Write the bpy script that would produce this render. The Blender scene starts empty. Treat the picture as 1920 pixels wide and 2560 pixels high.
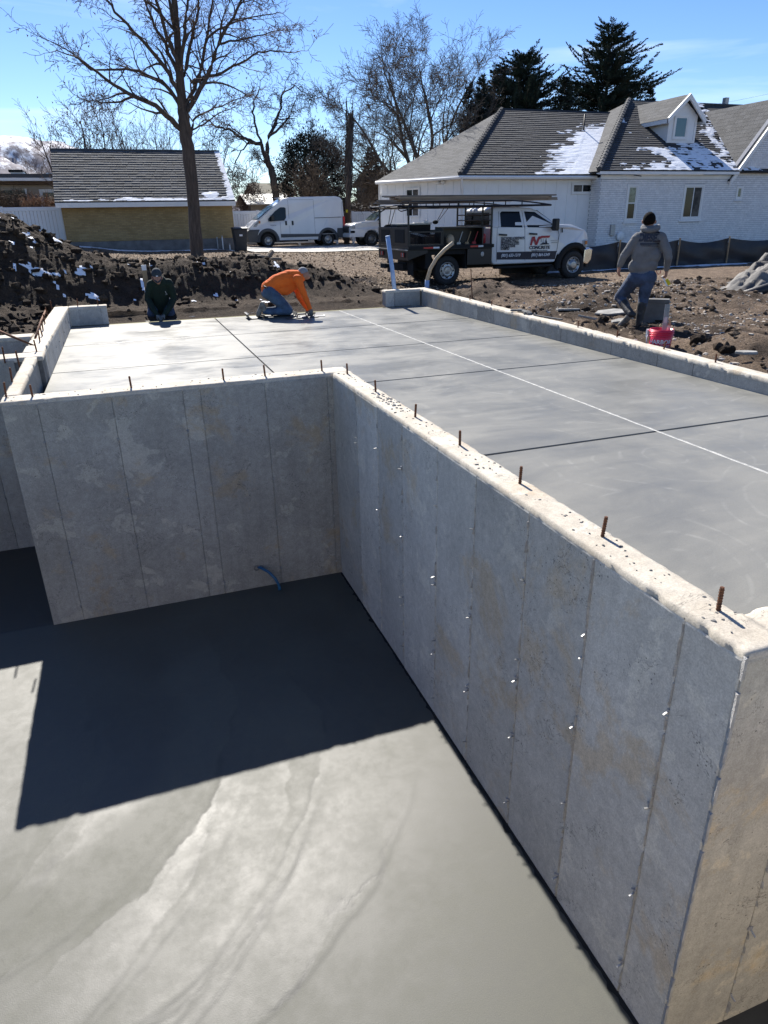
import bpy, bmesh, math, random
import numpy as np
from mathutils import Vector, Matrix, Quaternion
from mathutils.bvhtree import BVHTree

# ------------------------------------------------------------------ camera, sky, sun, exposure
SC = bpy.context.scene
COL = SC.collection
R = math.radians
EYE = 1.476                                   # eye height above the top of the foundation wall (z = 0)
FPX = 1712.0                                  # focal length in photo pixels (1920 x 2560)
ROT = np.array([[0.93962889, -0.15004649, 0.30754446],
                [-0.34170311, -0.36323725, 0.8667743],
                [-0.01834484, -0.91953507, -0.39257956]])
cam = bpy.data.cameras.new('camera')
cam.sensor_fit = 'VERTICAL'; cam.sensor_height = 36.0; cam.lens = 36.0 * FPX / 2560.0
cam.clip_start = 0.05; cam.clip_end = 12000
camo = bpy.data.objects.new('camera', cam); COL.objects.link(camo)
cx, cy, cz = ROT[:, 0], -ROT[:, 1], -ROT[:, 2]
camo.matrix_world = Matrix(((cx[0], cy[0], cz[0], 0), (cx[1], cy[1], cz[1], 0), (cx[2], cy[2], cz[2], EYE), (0, 0, 0, 1)))
SC.camera = camo

SUN = Vector((0.032, 1.92, 1.609)).normalized()      # towards the sun
w = bpy.data.worlds.new('World'); SC.world = w; w.use_nodes = True
nt = w.node_tree; bg = nt.nodes['Background']
sky = nt.nodes.new('ShaderNodeTexSky'); sky.sky_type = 'NISHITA'; sky.sun_disc = False
sky.sun_elevation = math.asin(SUN.z); sky.sun_rotation = math.atan2(SUN.x, SUN.y)
sky.altitude = 1400; sky.air_density = 1.0; sky.dust_density = 0.25; sky.ozone_density = 3.0
# thin cirrus wisps
tc = nt.nodes.new('ShaderNodeTexCoord'); mp = nt.nodes.new('ShaderNodeMapping')
mp.inputs['Scale'].default_value = (2.2, 2.2, 16.0); mp.inputs['Rotation'].default_value = (0.10, -0.13, 0.3)
cn = nt.nodes.new('ShaderNodeTexNoise'); cn.inputs['Scale'].default_value = 1.25; cn.inputs['Detail'].default_value = 7; cn.inputs['Distortion'].default_value = 0.55
cr = nt.nodes.new('ShaderNodeValToRGB'); cr.color_ramp.elements[0].position = 0.53; cr.color_ramp.elements[1].position = 0.86
cm = nt.nodes.new('ShaderNodeMath'); cm.operation = 'MULTIPLY'; cm.inputs[1].default_value = 0.55
mx = nt.nodes.new('ShaderNodeMixRGB'); mx.inputs['Color2'].default_value = (7.5, 8.4, 9.6, 1)
nt.links.new(tc.outputs['Generated'], mp.inputs['Vector']); nt.links.new(mp.outputs['Vector'], cn.inputs['Vector'])
nt.links.new(cn.outputs['Fac'], cr.inputs['Fac']); nt.links.new(cr.outputs['Color'], cm.inputs[0]); nt.links.new(cm.outputs[0], mx.inputs['Fac'])
hsv = nt.nodes.new('ShaderNodeHueSaturation'); hsv.inputs['Hue'].default_value = 0.510; hsv.inputs['Saturation'].default_value = 1.2; hsv.inputs['Value'].default_value = 0.92
nt.links.new(sky.outputs['Color'], hsv.inputs['Color']); nt.links.new(hsv.outputs['Color'], mx.inputs['Color1']); nt.links.new(mx.outputs['Color'], bg.inputs['Color'])
bg.inputs['Strength'].default_value = 0.080
sun = bpy.data.lights.new('sun', 'SUN'); sun.energy = 4.6; sun.angle = R(0.5); sun.color = (1.0, 0.95, 0.87)
suno = bpy.data.objects.new('sun', sun); COL.objects.link(suno)
suno.rotation_euler = SUN.to_track_quat('Z', 'Y').to_euler(); suno.location = SUN * 60
vs = SC.view_settings; vs.view_transform = 'Standard'; vs.look = 'None'; vs.gamma = 1; vs.exposure = 1.08; vs.use_curve_mapping = False
SC.cycles.use_denoising = True
SC.cycles.max_bounces = 6; SC.cycles.diffuse_bounces = 3; SC.cycles.glossy_bounces = 3; SC.cycles.transmission_bounces = 4; SC.cycles.transparent_max_bounces = 6
SC.cycles.caustics_reflective = False; SC.cycles.caustics_refractive = False

# ------------------------------------------------------------------ survey helpers: sight lines measured on the photograph meet a known plane
def ray(px, py): return ROT @ np.array([px - 960.0, py - 1280.0, FPX])
def at_z(px, py, z):
    d = ray(px, py); t = (z - EYE) / d[2]; return Vector((d[0] * t, d[1] * t, z))
def at_y(px, py, y):
    d = ray(px, py); t = y / d[1]; return Vector((d[0] * t, y, EYE + d[2] * t))
def plane_at(x, y):
    """sight lines met with the upright plane through (x, y) that faces the viewpoint"""
    s0 = math.hypot(x, y); u = (x / s0, y / s0)
    def f(px, py, off=0.0):
        d = ray(px, py); t = (s0 + off) / (d[0] * u[0] + d[1] * u[1])
        return Vector((d[0] * t, d[1] * t, EYE + d[2] * t))
    return f
def V(*a): return Vector(a)

# ------------------------------------------------------------------ numpy noise
def _h(ix, iy, s):
    n = (ix.astype(np.int64) * 374761393 + iy.astype(np.int64) * 668265263 + s * 982451653) & 0x7fffffff
    n = ((n ^ (n >> 13)) * 1274126177) & 0x7fffffff
    return ((n ^ (n >> 16)) & 0xffff) / 65535.0
def vnoise(x, y, s=0):
    x = np.asarray(x, float); y = np.asarray(y, float)
    x0 = np.floor(x); y0 = np.floor(y); fx = x - x0; fy = y - y0
    fx = fx * fx * (3 - 2 * fx); fy = fy * fy * (3 - 2 * fy)
    a = _h(x0, y0, s); b = _h(x0 + 1, y0, s); c = _h(x0, y0 + 1, s); d = _h(x0 + 1, y0 + 1, s)
    return (a * (1 - fx) + b * fx) * (1 - fy) + (c * (1 - fx) + d * fx) * fy
def fbm(x, y, o=4, s=0, g=0.5):
    t = 0; a = 1; n = 0
    for k in range(o):
        t = t + a * vnoise(x * 2 ** k + 13.7 * k, y * 2 ** k - 7.1 * k, s + k); n += a; a *= g
    return t / n
def clod(x, y, s=0):
    """rounded lumps with sharp gaps between them"""
    x = np.asarray(x, float); y = np.asarray(y, float)
    x0 = np.floor(x); y0 = np.floor(y); best = np.full(np.broadcast(x, y).shape, 9.0)
    for i in (-1, 0, 1):
        for j in (-1, 0, 1):
            cx = x0 + i + _h(x0 + i, y0 + j, s); cyy = y0 + j + _h(x0 + i, y0 + j, s + 5); q = 0.6 + 0.8 * _h(x0 + i, y0 + j, s + 9)
            best = np.minimum(best, ((x - cx) ** 2 + (y - cyy) ** 2) * q)
    return np.sqrt(np.clip(1 - best, 0, 1))
def sstep(a, b, x):
    t = np.clip((np.asarray(x, float) - a) / (b - a), 0, 1); return t * t * (3 - 2 * t)

# ------------------------------------------------------------------ mesh builder
class MB:
    def __init__(s): s.v = []; s.f = []; s.m = []; s.cur = 0
    def mat(s, i): s.cur = i; return s
    def add(s, vs, fs):
        o = len(s.v); s.v += [tuple(v) for v in vs]; s.f += [tuple(i + o for i in f) for f in fs]; s.m += [s.cur] * len(fs); return s
    def box(s, x0, x1, y0, y1, z0, z1, M=None):
        p = [V(x0, y0, z0), V(x1, y0, z0), V(x1, y1, z0), V(x0, y1, z0), V(x0, y0, z1), V(x1, y0, z1), V(x1, y1, z1), V(x0, y1, z1)]
        if M is not None: p = [M @ q for q in p]
        return s.add(p, [(0, 3, 2, 1), (4, 5, 6, 7), (0, 1, 5, 4), (1, 2, 6, 5), (2, 3, 7, 6), (3, 0, 4, 7)])
    def prism(s, poly, axis, a, b, ta=None, tb=None):
        """poly: 2-D outline; axis 'x','y','z' extruded from a to b; ta, tb: functions that move the outline at either end"""
        def mk(p, c):
            return {'x': V(c, p[0], p[1]), 'y': V(p[0], c, p[1]), 'z': V(p[0], p[1], c)}[axis]
        A = [mk(ta(p) if ta else p, a) for p in poly]; B = [mk(tb(p) if tb else p, b) for p in poly]; n = len(poly)
        return s.add(A + B, [tuple(range(n))[::-1], tuple(range(n, 2 * n))] + [(i, (i + 1) % n, n + (i + 1) % n, n + i) for i in range(n)])
    def tube(s, pts, r, k=8, caps=True):
        pts = [Vector(p) for p in pts]; n = len(pts)
        rs = r if isinstance(r, (list, tuple)) else [r] * n
        vs = []; u = None
        for i in range(n):
            t = (pts[min(i + 1, n - 1)] - pts[max(i - 1, 0)]).normalized()
            if u is None: u = t.orthogonal().normalized()
            else: u = (u - t * u.dot(t)); u = u.normalized() if u.length > 1e-6 else t.orthogonal().normalized()
            b = t.cross(u)
            vs += [pts[i] + (u * math.cos(2 * math.pi * j / k) + b * math.sin(2 * math.pi * j / k)) * rs[i] for j in range(k)]
        fs = [(i * k + j, i * k + (j + 1) % k, (i + 1) * k + (j + 1) % k, (i + 1) * k + j) for i in range(n - 1) for j in range(k)]
        if caps: fs += [tuple(range(k))[::-1], tuple(range((n - 1) * k, n * k))]
        return s.add(vs, fs)
    def lathe(s, prof, k=24, M=None, closed=False):
        """prof: (radius, height) pairs turned about local z"""
        n = len(prof); vs = []
        for r_, z in prof:
            for j in range(k):
                a = 2 * math.pi * j / k; p = V(r_ * math.cos(a), r_ * math.sin(a), z); vs.append(M @ p if M is not None else p)
        fs = []
        for i in range(n - 1 + (1 if closed else 0)):
            i2 = (i + 1) % n
            for j in range(k): fs.append((i * k + j, i * k + (j + 1) % k, i2 * k + (j + 1) % k, i2 * k + j))
        if not closed: fs += [tuple(range(k))[::-1], tuple(range((n - 1) * k, n * k))]
        return s.add(vs, fs)
    def ball(s, c, r, k=12, h=8, M=None):
        rr = r if isinstance(r, (tuple, list)) else (r, r, r); vs = []; fs = []
        for i in range(h + 1):
            th = math.pi * i / h
            for j in range(k):
                a = 2 * math.pi * j / k; p = V(rr[0] * math.sin(th) * math.cos(a), rr[1] * math.sin(th) * math.sin(a), rr[2] * math.cos(th))
                if M is not None: p = M @ p
                vs.append(Vector(c) + p)
        for i in range(h):
            for j in range(k): fs.append((i * k + j, (i + 1) * k + j, (i + 1) * k + (j + 1) % k, i * k + (j + 1) % k))
        return s.add(vs, fs)
    def mesh(s, name, mats=(), smooth=False):
        me = bpy.data.meshes.new(name); me.from_pydata([tuple(v) for v in s.v], [], s.f)
        for m_ in (mats if isinstance(mats, (list, tuple)) else [mats]): me.materials.append(m_)
        if any(s.m): me.polygons.foreach_set('material_index', s.m)
        if smooth: me.polygons.foreach_set('use_smooth', [True] * len(me.polygons))
        me.update(); return me
    def build(s, name, mats, parent=None, smooth=False, bevel=0, seg=2, fix=True):
        me = s.mesh(name, mats, smooth)
        if fix:
            b = bmesh.new(); b.from_mesh(me); bmesh.ops.recalc_face_normals(b, faces=b.faces); b.to_mesh(me); b.free()
        return link(name, me, parent, bevel, seg)
def link(name, me, parent=None, bevel=0, seg=2):
    o = bpy.data.objects.new(name, me); COL.objects.link(o)
    if parent is not None: o.parent = parent
    if bevel:
        b = o.modifiers.new('bevel', 'BEVEL'); b.width = bevel; b.segments = seg; b.limit_method = 'ANGLE'; b.angle_limit = R(35)
    return o
def npmesh(name, v, f, mats, parent=None, smooth=False, attrs=None):
    """fast mesh from arrays: v (n,3), f (m,k) all faces of k corners"""
    me = bpy.data.meshes.new(name); v = np.asarray(v, np.float32); f = np.asarray(f, np.int32); m, k = f.shape
    me.vertices.add(len(v)); me.vertices.foreach_set('co', v.ravel())
    me.loops.add(m * k); me.loops.foreach_set('vertex_index', f.ravel())
    me.polygons.add(m); me.polygons.foreach_set('loop_start', np.arange(0, m * k, k, dtype=np.int32))
    me.update(calc_edges=True); me.validate()
    me.polygons.foreach_set('use_smooth', np.full(len(me.polygons), bool(smooth)))
    for m_ in (mats if isinstance(mats, (list, tuple)) else [mats]): me.materials.append(m_)
    for kx, a in (attrs or {}).items():
        at = me.attributes.new(kx, 'FLOAT', 'POINT'); at.data.foreach_set('value', np.asarray(a, np.float32).ravel())
    return link(name, me, parent)
def thing(name, label, cat, loc=(0, 0, 0), rz=0, group=None):
    o = bpy.data.objects.new(name, None); COL.objects.link(o); o.empty_display_size = 0.2
    o.location = loc; o.rotation_euler = (0, 0, rz); tag(o, label, cat, group); return o
def tag(o, label, cat, group=None, kind=None):
    o['label'] = label; o['category'] = cat
    if group: o['group'] = group
    if kind: o['kind'] = kind
    return o
def struct(o, label=None, cat=None):
    o['kind'] = 'structure'
    if label: o['label'] = label; o['category'] = cat
    return o
def dup_tree(o, parent=None):
    c = o.copy(); COL.objects.link(c); c.parent = parent
    for ch in o.children: dup_tree(ch, c)
    return c
def gridmesh(xs, ys, zfun):
    X, Y = np.meshgrid(xs, ys); Z = zfun(X, Y); v = np.stack([X, Y, Z], -1).reshape(-1, 3)
    nx, ny = len(xs), len(ys); i = np.arange(nx - 1); j = np.arange(ny - 1); I, J = np.meshgrid(i, j)
    a = (J * nx + I).ravel(); return v, np.stack([a, a + 1, a + 1 + nx, a + nx], 1)
_PV = {}
def sized(proto, sc):
    """the piece's mesh at one of a few true sizes, shared between all pieces of that size"""
    q = (round(sc[0] / .04) * .04 or .04, round(sc[1], 3), round(sc[2], 4)); key = (proto.name,) + q
    if key not in _PV:
        m = proto.copy(); m.name = proto.name; m.transform(Matrix.Diagonal((q[0], q[1], q[2], 1))); _PV[key] = m
    return _PV[key]
def pieces(name, proto, places, parent, mats, near=None, limit=300, stuff_name=None):
    """alike pieces: the `limit` nearest as objects that share meshes, the rest joined into one part"""
    if near is not None: places = sorted(places, key=near)
    for Mx in places[:limit]:
        loc, rot, sc = Mx.decompose()
        o = bpy.data.objects.new(name, sized(proto, sc)); COL.objects.link(o); o.parent = parent; o.matrix_local = Matrix.Translation(loc) @ rot.to_matrix().to_4x4()
    rest = places[limit:]
    if rest:
        pv = np.array([v.co[:] for v in proto.vertices]); pv = np.c_[pv, np.ones(len(pv))]; pf = np.array([p.vertices[:] for p in proto.polygons])
        vs = []; fs = []
        for q, Mx in enumerate(rest): vs.append((pv @ np.array(Mx).T)[:, :3]); fs.append(pf + q * len(pv))
        o = npmesh(stuff_name or name, np.concatenate(vs), np.concatenate(fs), mats, parent); o['kind'] = 'stuff'
LAST = {}
def text(body, size, mat, parent, M, name='lettering', extrude=0.002, align='CENTER', sx=1.0, shear=0.0, bold=0.0, spacing=1.0):
    c = bpy.data.curves.new(name, 'FONT'); c.body = body; c.size = size; c.extrude = extrude; c.align_x = align; c.align_y = 'CENTER'
    c.shear = shear; c.offset = bold; c.space_character = spacing; c.resolution_u = 3
    c.materials.append(mat)
    t_ = bpy.data.objects.new(name, c); COL.objects.link(t_); dg = bpy.context.evaluated_depsgraph_get(); me = bpy.data.meshes.new_from_object(t_.evaluated_get(dg))
    bpy.data.objects.remove(t_); bpy.data.curves.remove(c); me.name = name; me.materials.clear(); me.materials.append(mat)
    return_o = link(name, me, parent); return_o.matrix_local = M @ Matrix.Diagonal((sx, 1, 1, 1)); LAST[return_o.name] = M @ Matrix.Diagonal((sx, 1, 1, 1)); return return_o
def face_matrix(o, right, up):
    r_ = Vector(right).normalized(); u = Vector(up); u = (u - r_ * u.dot(r_)).normalized(); n = r_.cross(u)
    return Matrix(((r_.x, u.x, n.x, o[0]), (r_.y, u.y, n.y, o[1]), (r_.z, u.z, n.z, o[2]), (0, 0, 0, 1)))
# ------------------------------------------------------------------ materials
def new_mat(name):
    m = bpy.data.materials.new(name); m.use_nodes = True; n = m.node_tree.nodes; l = m.node_tree.links
    return m, n, l, n['Principled BSDF']
def nd(n, t, **kw):
    x = n.new(t)
    for k, v_ in kw.items():
        if k in x.inputs: x.inputs[k].default_value = v_
        else: setattr(x, k, v_)
    return x
def rgba(c): return (c[0], c[1], c[2], 1)
def ramp(n, l, src, p0, p1, c0=(0, 0, 0), c1=(1, 1, 1)):
    r_ = n.new('ShaderNodeValToRGB'); e = r_.color_ramp.elements; e[0].position = p0; e[1].position = p1; e[0].color = rgba(c0); e[1].color = rgba(c1)
    l.new(src, r_.inputs['Fac']); return r_.outputs['Color']
def mixc(n, l, fac, a, b, mode='MIX'):
    x = n.new('ShaderNodeMixRGB'); x.blend_type = mode
    for sock, val in (('Fac', fac), ('Color1', a), ('Color2', b)):
        if hasattr(val, 'links') or hasattr(val, 'is_linked'): l.new(val, x.inputs[sock])
        elif sock == 'Fac': x.inputs[sock].default_value = val
        else: x.inputs[sock].default_value = rgba(val)
    return x.outputs['Color']
def mul(n, l, a, b, op='MULTIPLY'):
    x = n.new('ShaderNodeMath'); x.operation = op
    for i, val in enumerate((a, b)):
        if hasattr(val, 'is_linked'): l.new(val, x.inputs[i])
        else: x.inputs[i].default_value = val
    return x.outputs[0]
def absn(n, l, a):
    x = n.new('ShaderNodeMath'); x.operation = 'ABSOLUTE'; l.new(mul(n, l, a, 0.5, 'SUBTRACT'), x.inputs[0]); return x.outputs[0]
def frac(n, l, a, b):
    x = n.new('ShaderNodeMath'); x.operation = 'FRACT'; l.new(mul(n, l, a, b, 'ADD'), x.inputs[0]); return x.outputs[0]
def bumpn(n, l, h, strength, dist, normal=None):
    b = nd(n, 'ShaderNodeBump', Strength=strength, Distance=dist); l.new(h, b.inputs['Height'])
    if normal is not None: l.new(normal, b.inputs['Normal'])
    return b.outputs['Normal']
def mat(name, c, c2=None, rough=0.75, scale=6.0, bump=0.0, bscale=None, metal=0.0, spec=0.5, rand=0.0, detail=5, coat=0.0, contrast=(0.35, 0.65), stretch=None, trans=0.0):
    m, n, l, b = new_mat(name)
    tc_ = nd(n, 'ShaderNodeTexCoord'); vec = tc_.outputs['Object']
    if stretch:
        mp_ = nd(n, 'ShaderNodeMapping'); mp_.inputs['Scale'].default_value = stretch; l.new(vec, mp_.inputs['Vector']); vec = mp_.outputs['Vector']
    if rand:
        oi = nd(n, 'ShaderNodeObjectInfo'); ge = nd(n, 'ShaderNodeNewGeometry'); src = ge.outputs['Position']
        if stretch: l.new(src, mp_.inputs['Vector'])
        else: vec = src
    no = nd(n, 'ShaderNodeTexNoise', Scale=scale, Detail=detail, Roughness=0.6); l.new(vec, no.inputs['Vector'])
    c2 = c2 or tuple(x * 0.72 for x in c)
    col = ramp(n, l, no.outputs['Fac'], contrast[0], contrast[1], c2, c)
    if rand:
        hv = nd(n, 'ShaderNodeHueSaturation'); l.new(col, hv.inputs['Color'])
        mr = nd(n, 'ShaderNodeMapRange'); mr.inputs['To Min'].default_value = 1 - rand; mr.inputs['To Max'].default_value = 1 + rand
        l.new(frac(n, l, oi.outputs['Random'], ge.outputs['Random Per Island']), mr.inputs['Value']); l.new(mr.outputs[0], hv.inputs['Value']); col = hv.outputs['Color']
    l.new(col, b.inputs['Base Color'])
    b.inputs['Roughness'].default_value = rough; b.inputs['Metallic'].default_value = metal; b.inputs['Specular IOR Level'].default_value = spec
    if coat: b.inputs['Coat Weight'].default_value = coat; b.inputs['Coat Roughness'].default_value = 0.08
    if trans: b.inputs['Transmission Weight'].default_value = trans
    if bump:
        n2 = nd(n, 'ShaderNodeTexNoise', Scale=bscale or scale * 5, Detail=6); l.new(vec, n2.inputs['Vector'])
        l.new(bumpn(n, l, n2.outputs['Fac'], bump, 0.02), b.inputs['Normal'])
    return m

def concrete_wall(name, base=(0.28, 0.29, 0.295), dark=(0.17, 0.175, 0.18), patch=(0.40, 0.39, 0.36), tan=(0.36, 0.29, 0.19), seed=0.0):
    m, n, l, b = new_mat(name)
    g = nd(n, 'ShaderNodeNewGeometry'); ad = nd(n, 'ShaderNodeVectorMath', operation='ADD'); ad.inputs[1].default_value = (seed, seed * 2, seed * 3); l.new(g.outputs['Position'], ad.inputs[0]); vec = ad.outputs[0]
    big = nd(n, 'ShaderNodeTexNoise', Scale=1.6, Detail=8, Roughness=0.68); l.new(vec, big.inputs['Vector'])
    col = ramp(n, l, big.outputs['Fac'], 0.3, 0.68, dark, base)
    # downward drips
    st = nd(n, 'ShaderNodeMapping'); st.inputs['Scale'].default_value = (7, 7, 0.55); l.new(vec, st.inputs['Vector'])
    dr = nd(n, 'ShaderNodeTexNoise', Scale=1.3, Detail=7, Roughness=0.7); l.new(st.outputs[0], dr.inputs['Vector'])
    col = mixc(n, l, mul(n, l, ramp(n, l, dr.outputs['Fac'], 0.48, 0.68), 0.6), col, dark)
    # paste skin patches: hard-edged lighter islands
    pn = nd(n, 'ShaderNodeTexNoise', Scale=2.6, Detail=9, Roughness=0.62, Distortion=0.35); l.new(vec, pn.inputs['Vector'])
    col = mixc(n, l, mul(n, l, ramp(n, l, pn.outputs['Fac'], 0.585, 0.60), 0.6), col, patch)
    ad2 = nd(n, 'ShaderNodeVectorMath', operation='ADD'); ad2.inputs[1].default_value = (11, 5, 3); l.new(vec, ad2.inputs[0])
    tn = nd(n, 'ShaderNodeTexNoise', Scale=1.5, Detail=10, Roughness=0.7, Distortion=0.3); l.new(ad2.outputs[0], tn.inputs['Vector'])
    col = mixc(n, l, mul(n, l, ramp(n, l, tn.outputs['Fac'], 0.55, 0.63), 0.6), col, tan)
    # bug holes and grit
    vo = nd(n, 'ShaderNodeTexVoronoi', Scale=26.0); l.new(vec, vo.inputs['Vector'])
    hole = ramp(n, l, vo.outputs['Distance'], 0.09, 0.14, (1, 1, 1), (0, 0, 0))
    gate = nd(n, 'ShaderNodeTexNoise', Scale=3.0, Detail=2); l.new(vec, gate.inputs['Vector'])
    hole = mul(n, l, hole, ramp(n, l, gate.outputs['Fac'], 0.5, 0.6))
    col = mixc(n, l, mul(n, l, hole, 0.75), col, (0.05, 0.05, 0.05))
    md = nd(n, 'ShaderNodeTexNoise', Scale=17.0, Detail=12, Roughness=0.85, Distortion=0.4); l.new(vec, md.inputs['Vector'])
    col = mixc(n, l, 0.75, col, ramp(n, l, md.outputs['Fac'], 0.3, 0.7, (0.62, 0.62, 0.62), (1.3, 1.3, 1.28)), 'MULTIPLY')
    wr_ = nd(n, 'ShaderNodeTexNoise', Scale=4.2, Detail=6, Roughness=0.6, Distortion=0.8); l.new(vec, wr_.inputs['Vector'])
    line = ramp(n, l, absn(n, l, wr_.outputs['Fac']), 0.002, 0.006, (1, 1, 1), (0, 0, 0)); line = mul(n, l, line, ramp(n, l, gate.outputs['Fac'], 0.52, 0.6))
    col = mixc(n, l, mul(n, l, line, 0.6), col, (0.07, 0.07, 0.07))
    fi = nd(n, 'ShaderNodeTexNoise', Scale=110.0, Detail=5, Roughness=0.75); l.new(vec, fi.inputs['Vector'])
    col = mixc(n, l, 0.55, col, ramp(n, l, fi.outputs['Fac'], 0.25, 0.75, (0.35, 0.35, 0.35), (1.25, 1.25, 1.25)), 'MULTIPLY')
    oi = nd(n, 'ShaderNodeObjectInfo'); hv = nd(n, 'ShaderNodeHueSaturation'); mr = nd(n, 'ShaderNodeMapRange'); mr.inputs['To Min'].default_value = 0.86; mr.inputs['To Max'].default_value = 1.08; l.new(oi.outputs['Random'], mr.inputs['Value']); l.new(mr.outputs[0], hv.inputs['Value']); l.new(col, hv.inputs['Color']); col = hv.outputs['Color']
    l.new(col, b.inputs['Base Color']); b.inputs['Roughness'].default_value = 0.86; b.inputs['Specular IOR Level'].default_value = 0.3
    h = mixc(n, l, 0.5, fi.outputs['Fac'], pn.outputs['Fac']); h = mixc(n, l, hole, h, (0, 0, 0))
    l.new(bumpn(n, l, h, 0.4, 0.012), b.inputs['Normal'])
    return m

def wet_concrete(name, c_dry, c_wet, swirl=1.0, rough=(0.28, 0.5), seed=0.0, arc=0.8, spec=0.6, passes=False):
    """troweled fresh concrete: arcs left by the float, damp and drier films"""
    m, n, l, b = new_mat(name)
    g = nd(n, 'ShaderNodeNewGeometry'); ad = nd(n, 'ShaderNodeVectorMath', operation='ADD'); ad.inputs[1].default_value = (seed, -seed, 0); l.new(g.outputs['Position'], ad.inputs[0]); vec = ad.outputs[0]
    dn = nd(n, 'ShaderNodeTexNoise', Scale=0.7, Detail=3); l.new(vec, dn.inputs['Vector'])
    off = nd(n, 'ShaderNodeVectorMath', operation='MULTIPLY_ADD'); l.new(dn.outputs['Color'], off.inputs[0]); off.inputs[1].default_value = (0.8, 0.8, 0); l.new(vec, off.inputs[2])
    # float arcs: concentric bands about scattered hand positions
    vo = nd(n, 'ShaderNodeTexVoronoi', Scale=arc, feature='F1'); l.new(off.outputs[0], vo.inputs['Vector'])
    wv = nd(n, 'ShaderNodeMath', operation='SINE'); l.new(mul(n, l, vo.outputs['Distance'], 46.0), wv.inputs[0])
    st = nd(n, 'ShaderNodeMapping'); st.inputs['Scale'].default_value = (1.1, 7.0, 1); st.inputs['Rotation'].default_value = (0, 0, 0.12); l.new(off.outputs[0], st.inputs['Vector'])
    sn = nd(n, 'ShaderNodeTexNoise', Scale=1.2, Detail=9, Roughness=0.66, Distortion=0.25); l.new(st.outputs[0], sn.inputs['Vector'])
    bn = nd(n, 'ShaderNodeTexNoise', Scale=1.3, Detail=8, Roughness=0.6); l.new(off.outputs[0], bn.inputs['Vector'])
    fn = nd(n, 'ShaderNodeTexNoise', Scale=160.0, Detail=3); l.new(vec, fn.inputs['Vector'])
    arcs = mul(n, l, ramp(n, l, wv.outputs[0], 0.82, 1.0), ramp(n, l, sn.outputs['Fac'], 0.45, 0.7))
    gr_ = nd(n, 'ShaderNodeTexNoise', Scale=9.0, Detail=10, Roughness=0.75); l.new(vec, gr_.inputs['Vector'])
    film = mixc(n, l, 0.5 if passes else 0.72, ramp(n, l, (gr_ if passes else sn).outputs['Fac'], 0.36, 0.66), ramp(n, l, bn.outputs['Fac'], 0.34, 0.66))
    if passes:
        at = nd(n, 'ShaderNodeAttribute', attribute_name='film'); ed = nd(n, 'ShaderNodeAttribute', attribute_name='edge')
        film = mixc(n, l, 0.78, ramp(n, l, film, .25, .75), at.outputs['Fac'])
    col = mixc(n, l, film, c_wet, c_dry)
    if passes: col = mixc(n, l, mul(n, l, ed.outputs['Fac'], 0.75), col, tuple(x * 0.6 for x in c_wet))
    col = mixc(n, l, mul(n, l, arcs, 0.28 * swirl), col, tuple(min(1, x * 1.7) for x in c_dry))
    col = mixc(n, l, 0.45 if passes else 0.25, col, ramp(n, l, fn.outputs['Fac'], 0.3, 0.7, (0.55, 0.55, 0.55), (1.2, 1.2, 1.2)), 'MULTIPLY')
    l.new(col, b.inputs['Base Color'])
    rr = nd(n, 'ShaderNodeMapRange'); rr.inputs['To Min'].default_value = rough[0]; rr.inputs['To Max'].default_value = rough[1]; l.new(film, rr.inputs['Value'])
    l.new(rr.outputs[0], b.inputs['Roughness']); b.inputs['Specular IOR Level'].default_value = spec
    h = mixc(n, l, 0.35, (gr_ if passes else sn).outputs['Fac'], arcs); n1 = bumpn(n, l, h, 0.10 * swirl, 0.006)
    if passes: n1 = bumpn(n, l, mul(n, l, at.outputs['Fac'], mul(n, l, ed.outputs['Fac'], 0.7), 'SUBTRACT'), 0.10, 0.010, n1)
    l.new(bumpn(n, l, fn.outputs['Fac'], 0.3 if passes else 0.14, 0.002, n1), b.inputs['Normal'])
    return m

def dirt_mat(name):
    m, n, l, b = new_mat(name)
    g = nd(n, 'ShaderNodeNewGeometry'); vec = g.outputs['Position']
    at = nd(n, 'ShaderNodeAttribute', attribute_name='dry')
    a = nd(n, 'ShaderNodeTexNoise', Scale=3.5, Detail=10, Roughness=0.72); l.new(vec, a.inputs['Vector'])
    f = nd(n, 'ShaderNodeTexNoise', Scale=38.0, Detail=6, Roughness=0.7); l.new(vec, f.inputs['Vector'])
    wet = ramp(n, l, a.outputs['Fac'], 0.3, 0.7, (0.022, 0.014, 0.009), (0.075, 0.050, 0.033))
    dry = ramp(n, l, a.outputs['Fac'], 0.28, 0.72, (0.13, 0.088, 0.060), (0.40, 0.30, 0.215))
    fac = mul(n, l, at.outputs['Fac'], mul(n, l, ramp(n, l, f.outputs['Fac'], 0.3, 0.55, (0.55, 0.55, 0.55), (1.1, 1.1, 1.1)), 1.0))
    col = mixc(n, l, fac, wet, dry)
    col = mixc(n, l, 0.7, col, ramp(n, l, f.outputs['Fac'], 0.3, 0.75, (0.45, 0.45, 0.45), (1.35, 1.35, 1.35)), 'MULTIPLY')
    l.new(col, b.inputs['Base Color']); b.inputs['Roughness'].default_value = 0.93; b.inputs['Specular IOR Level'].default_value = 0.2
    f2 = nd(n, 'ShaderNodeTexNoise', Scale=10.0, Detail=8, Roughness=0.75); l.new(vec, f2.inputs['Vector'])
    l.new(bumpn(n, l, f.outputs['Fac'], 0.9, 0.05, bumpn(n, l, f2.outputs['Fac'], 0.9, 0.16)), b.inputs['Normal'])
    return m

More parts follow.
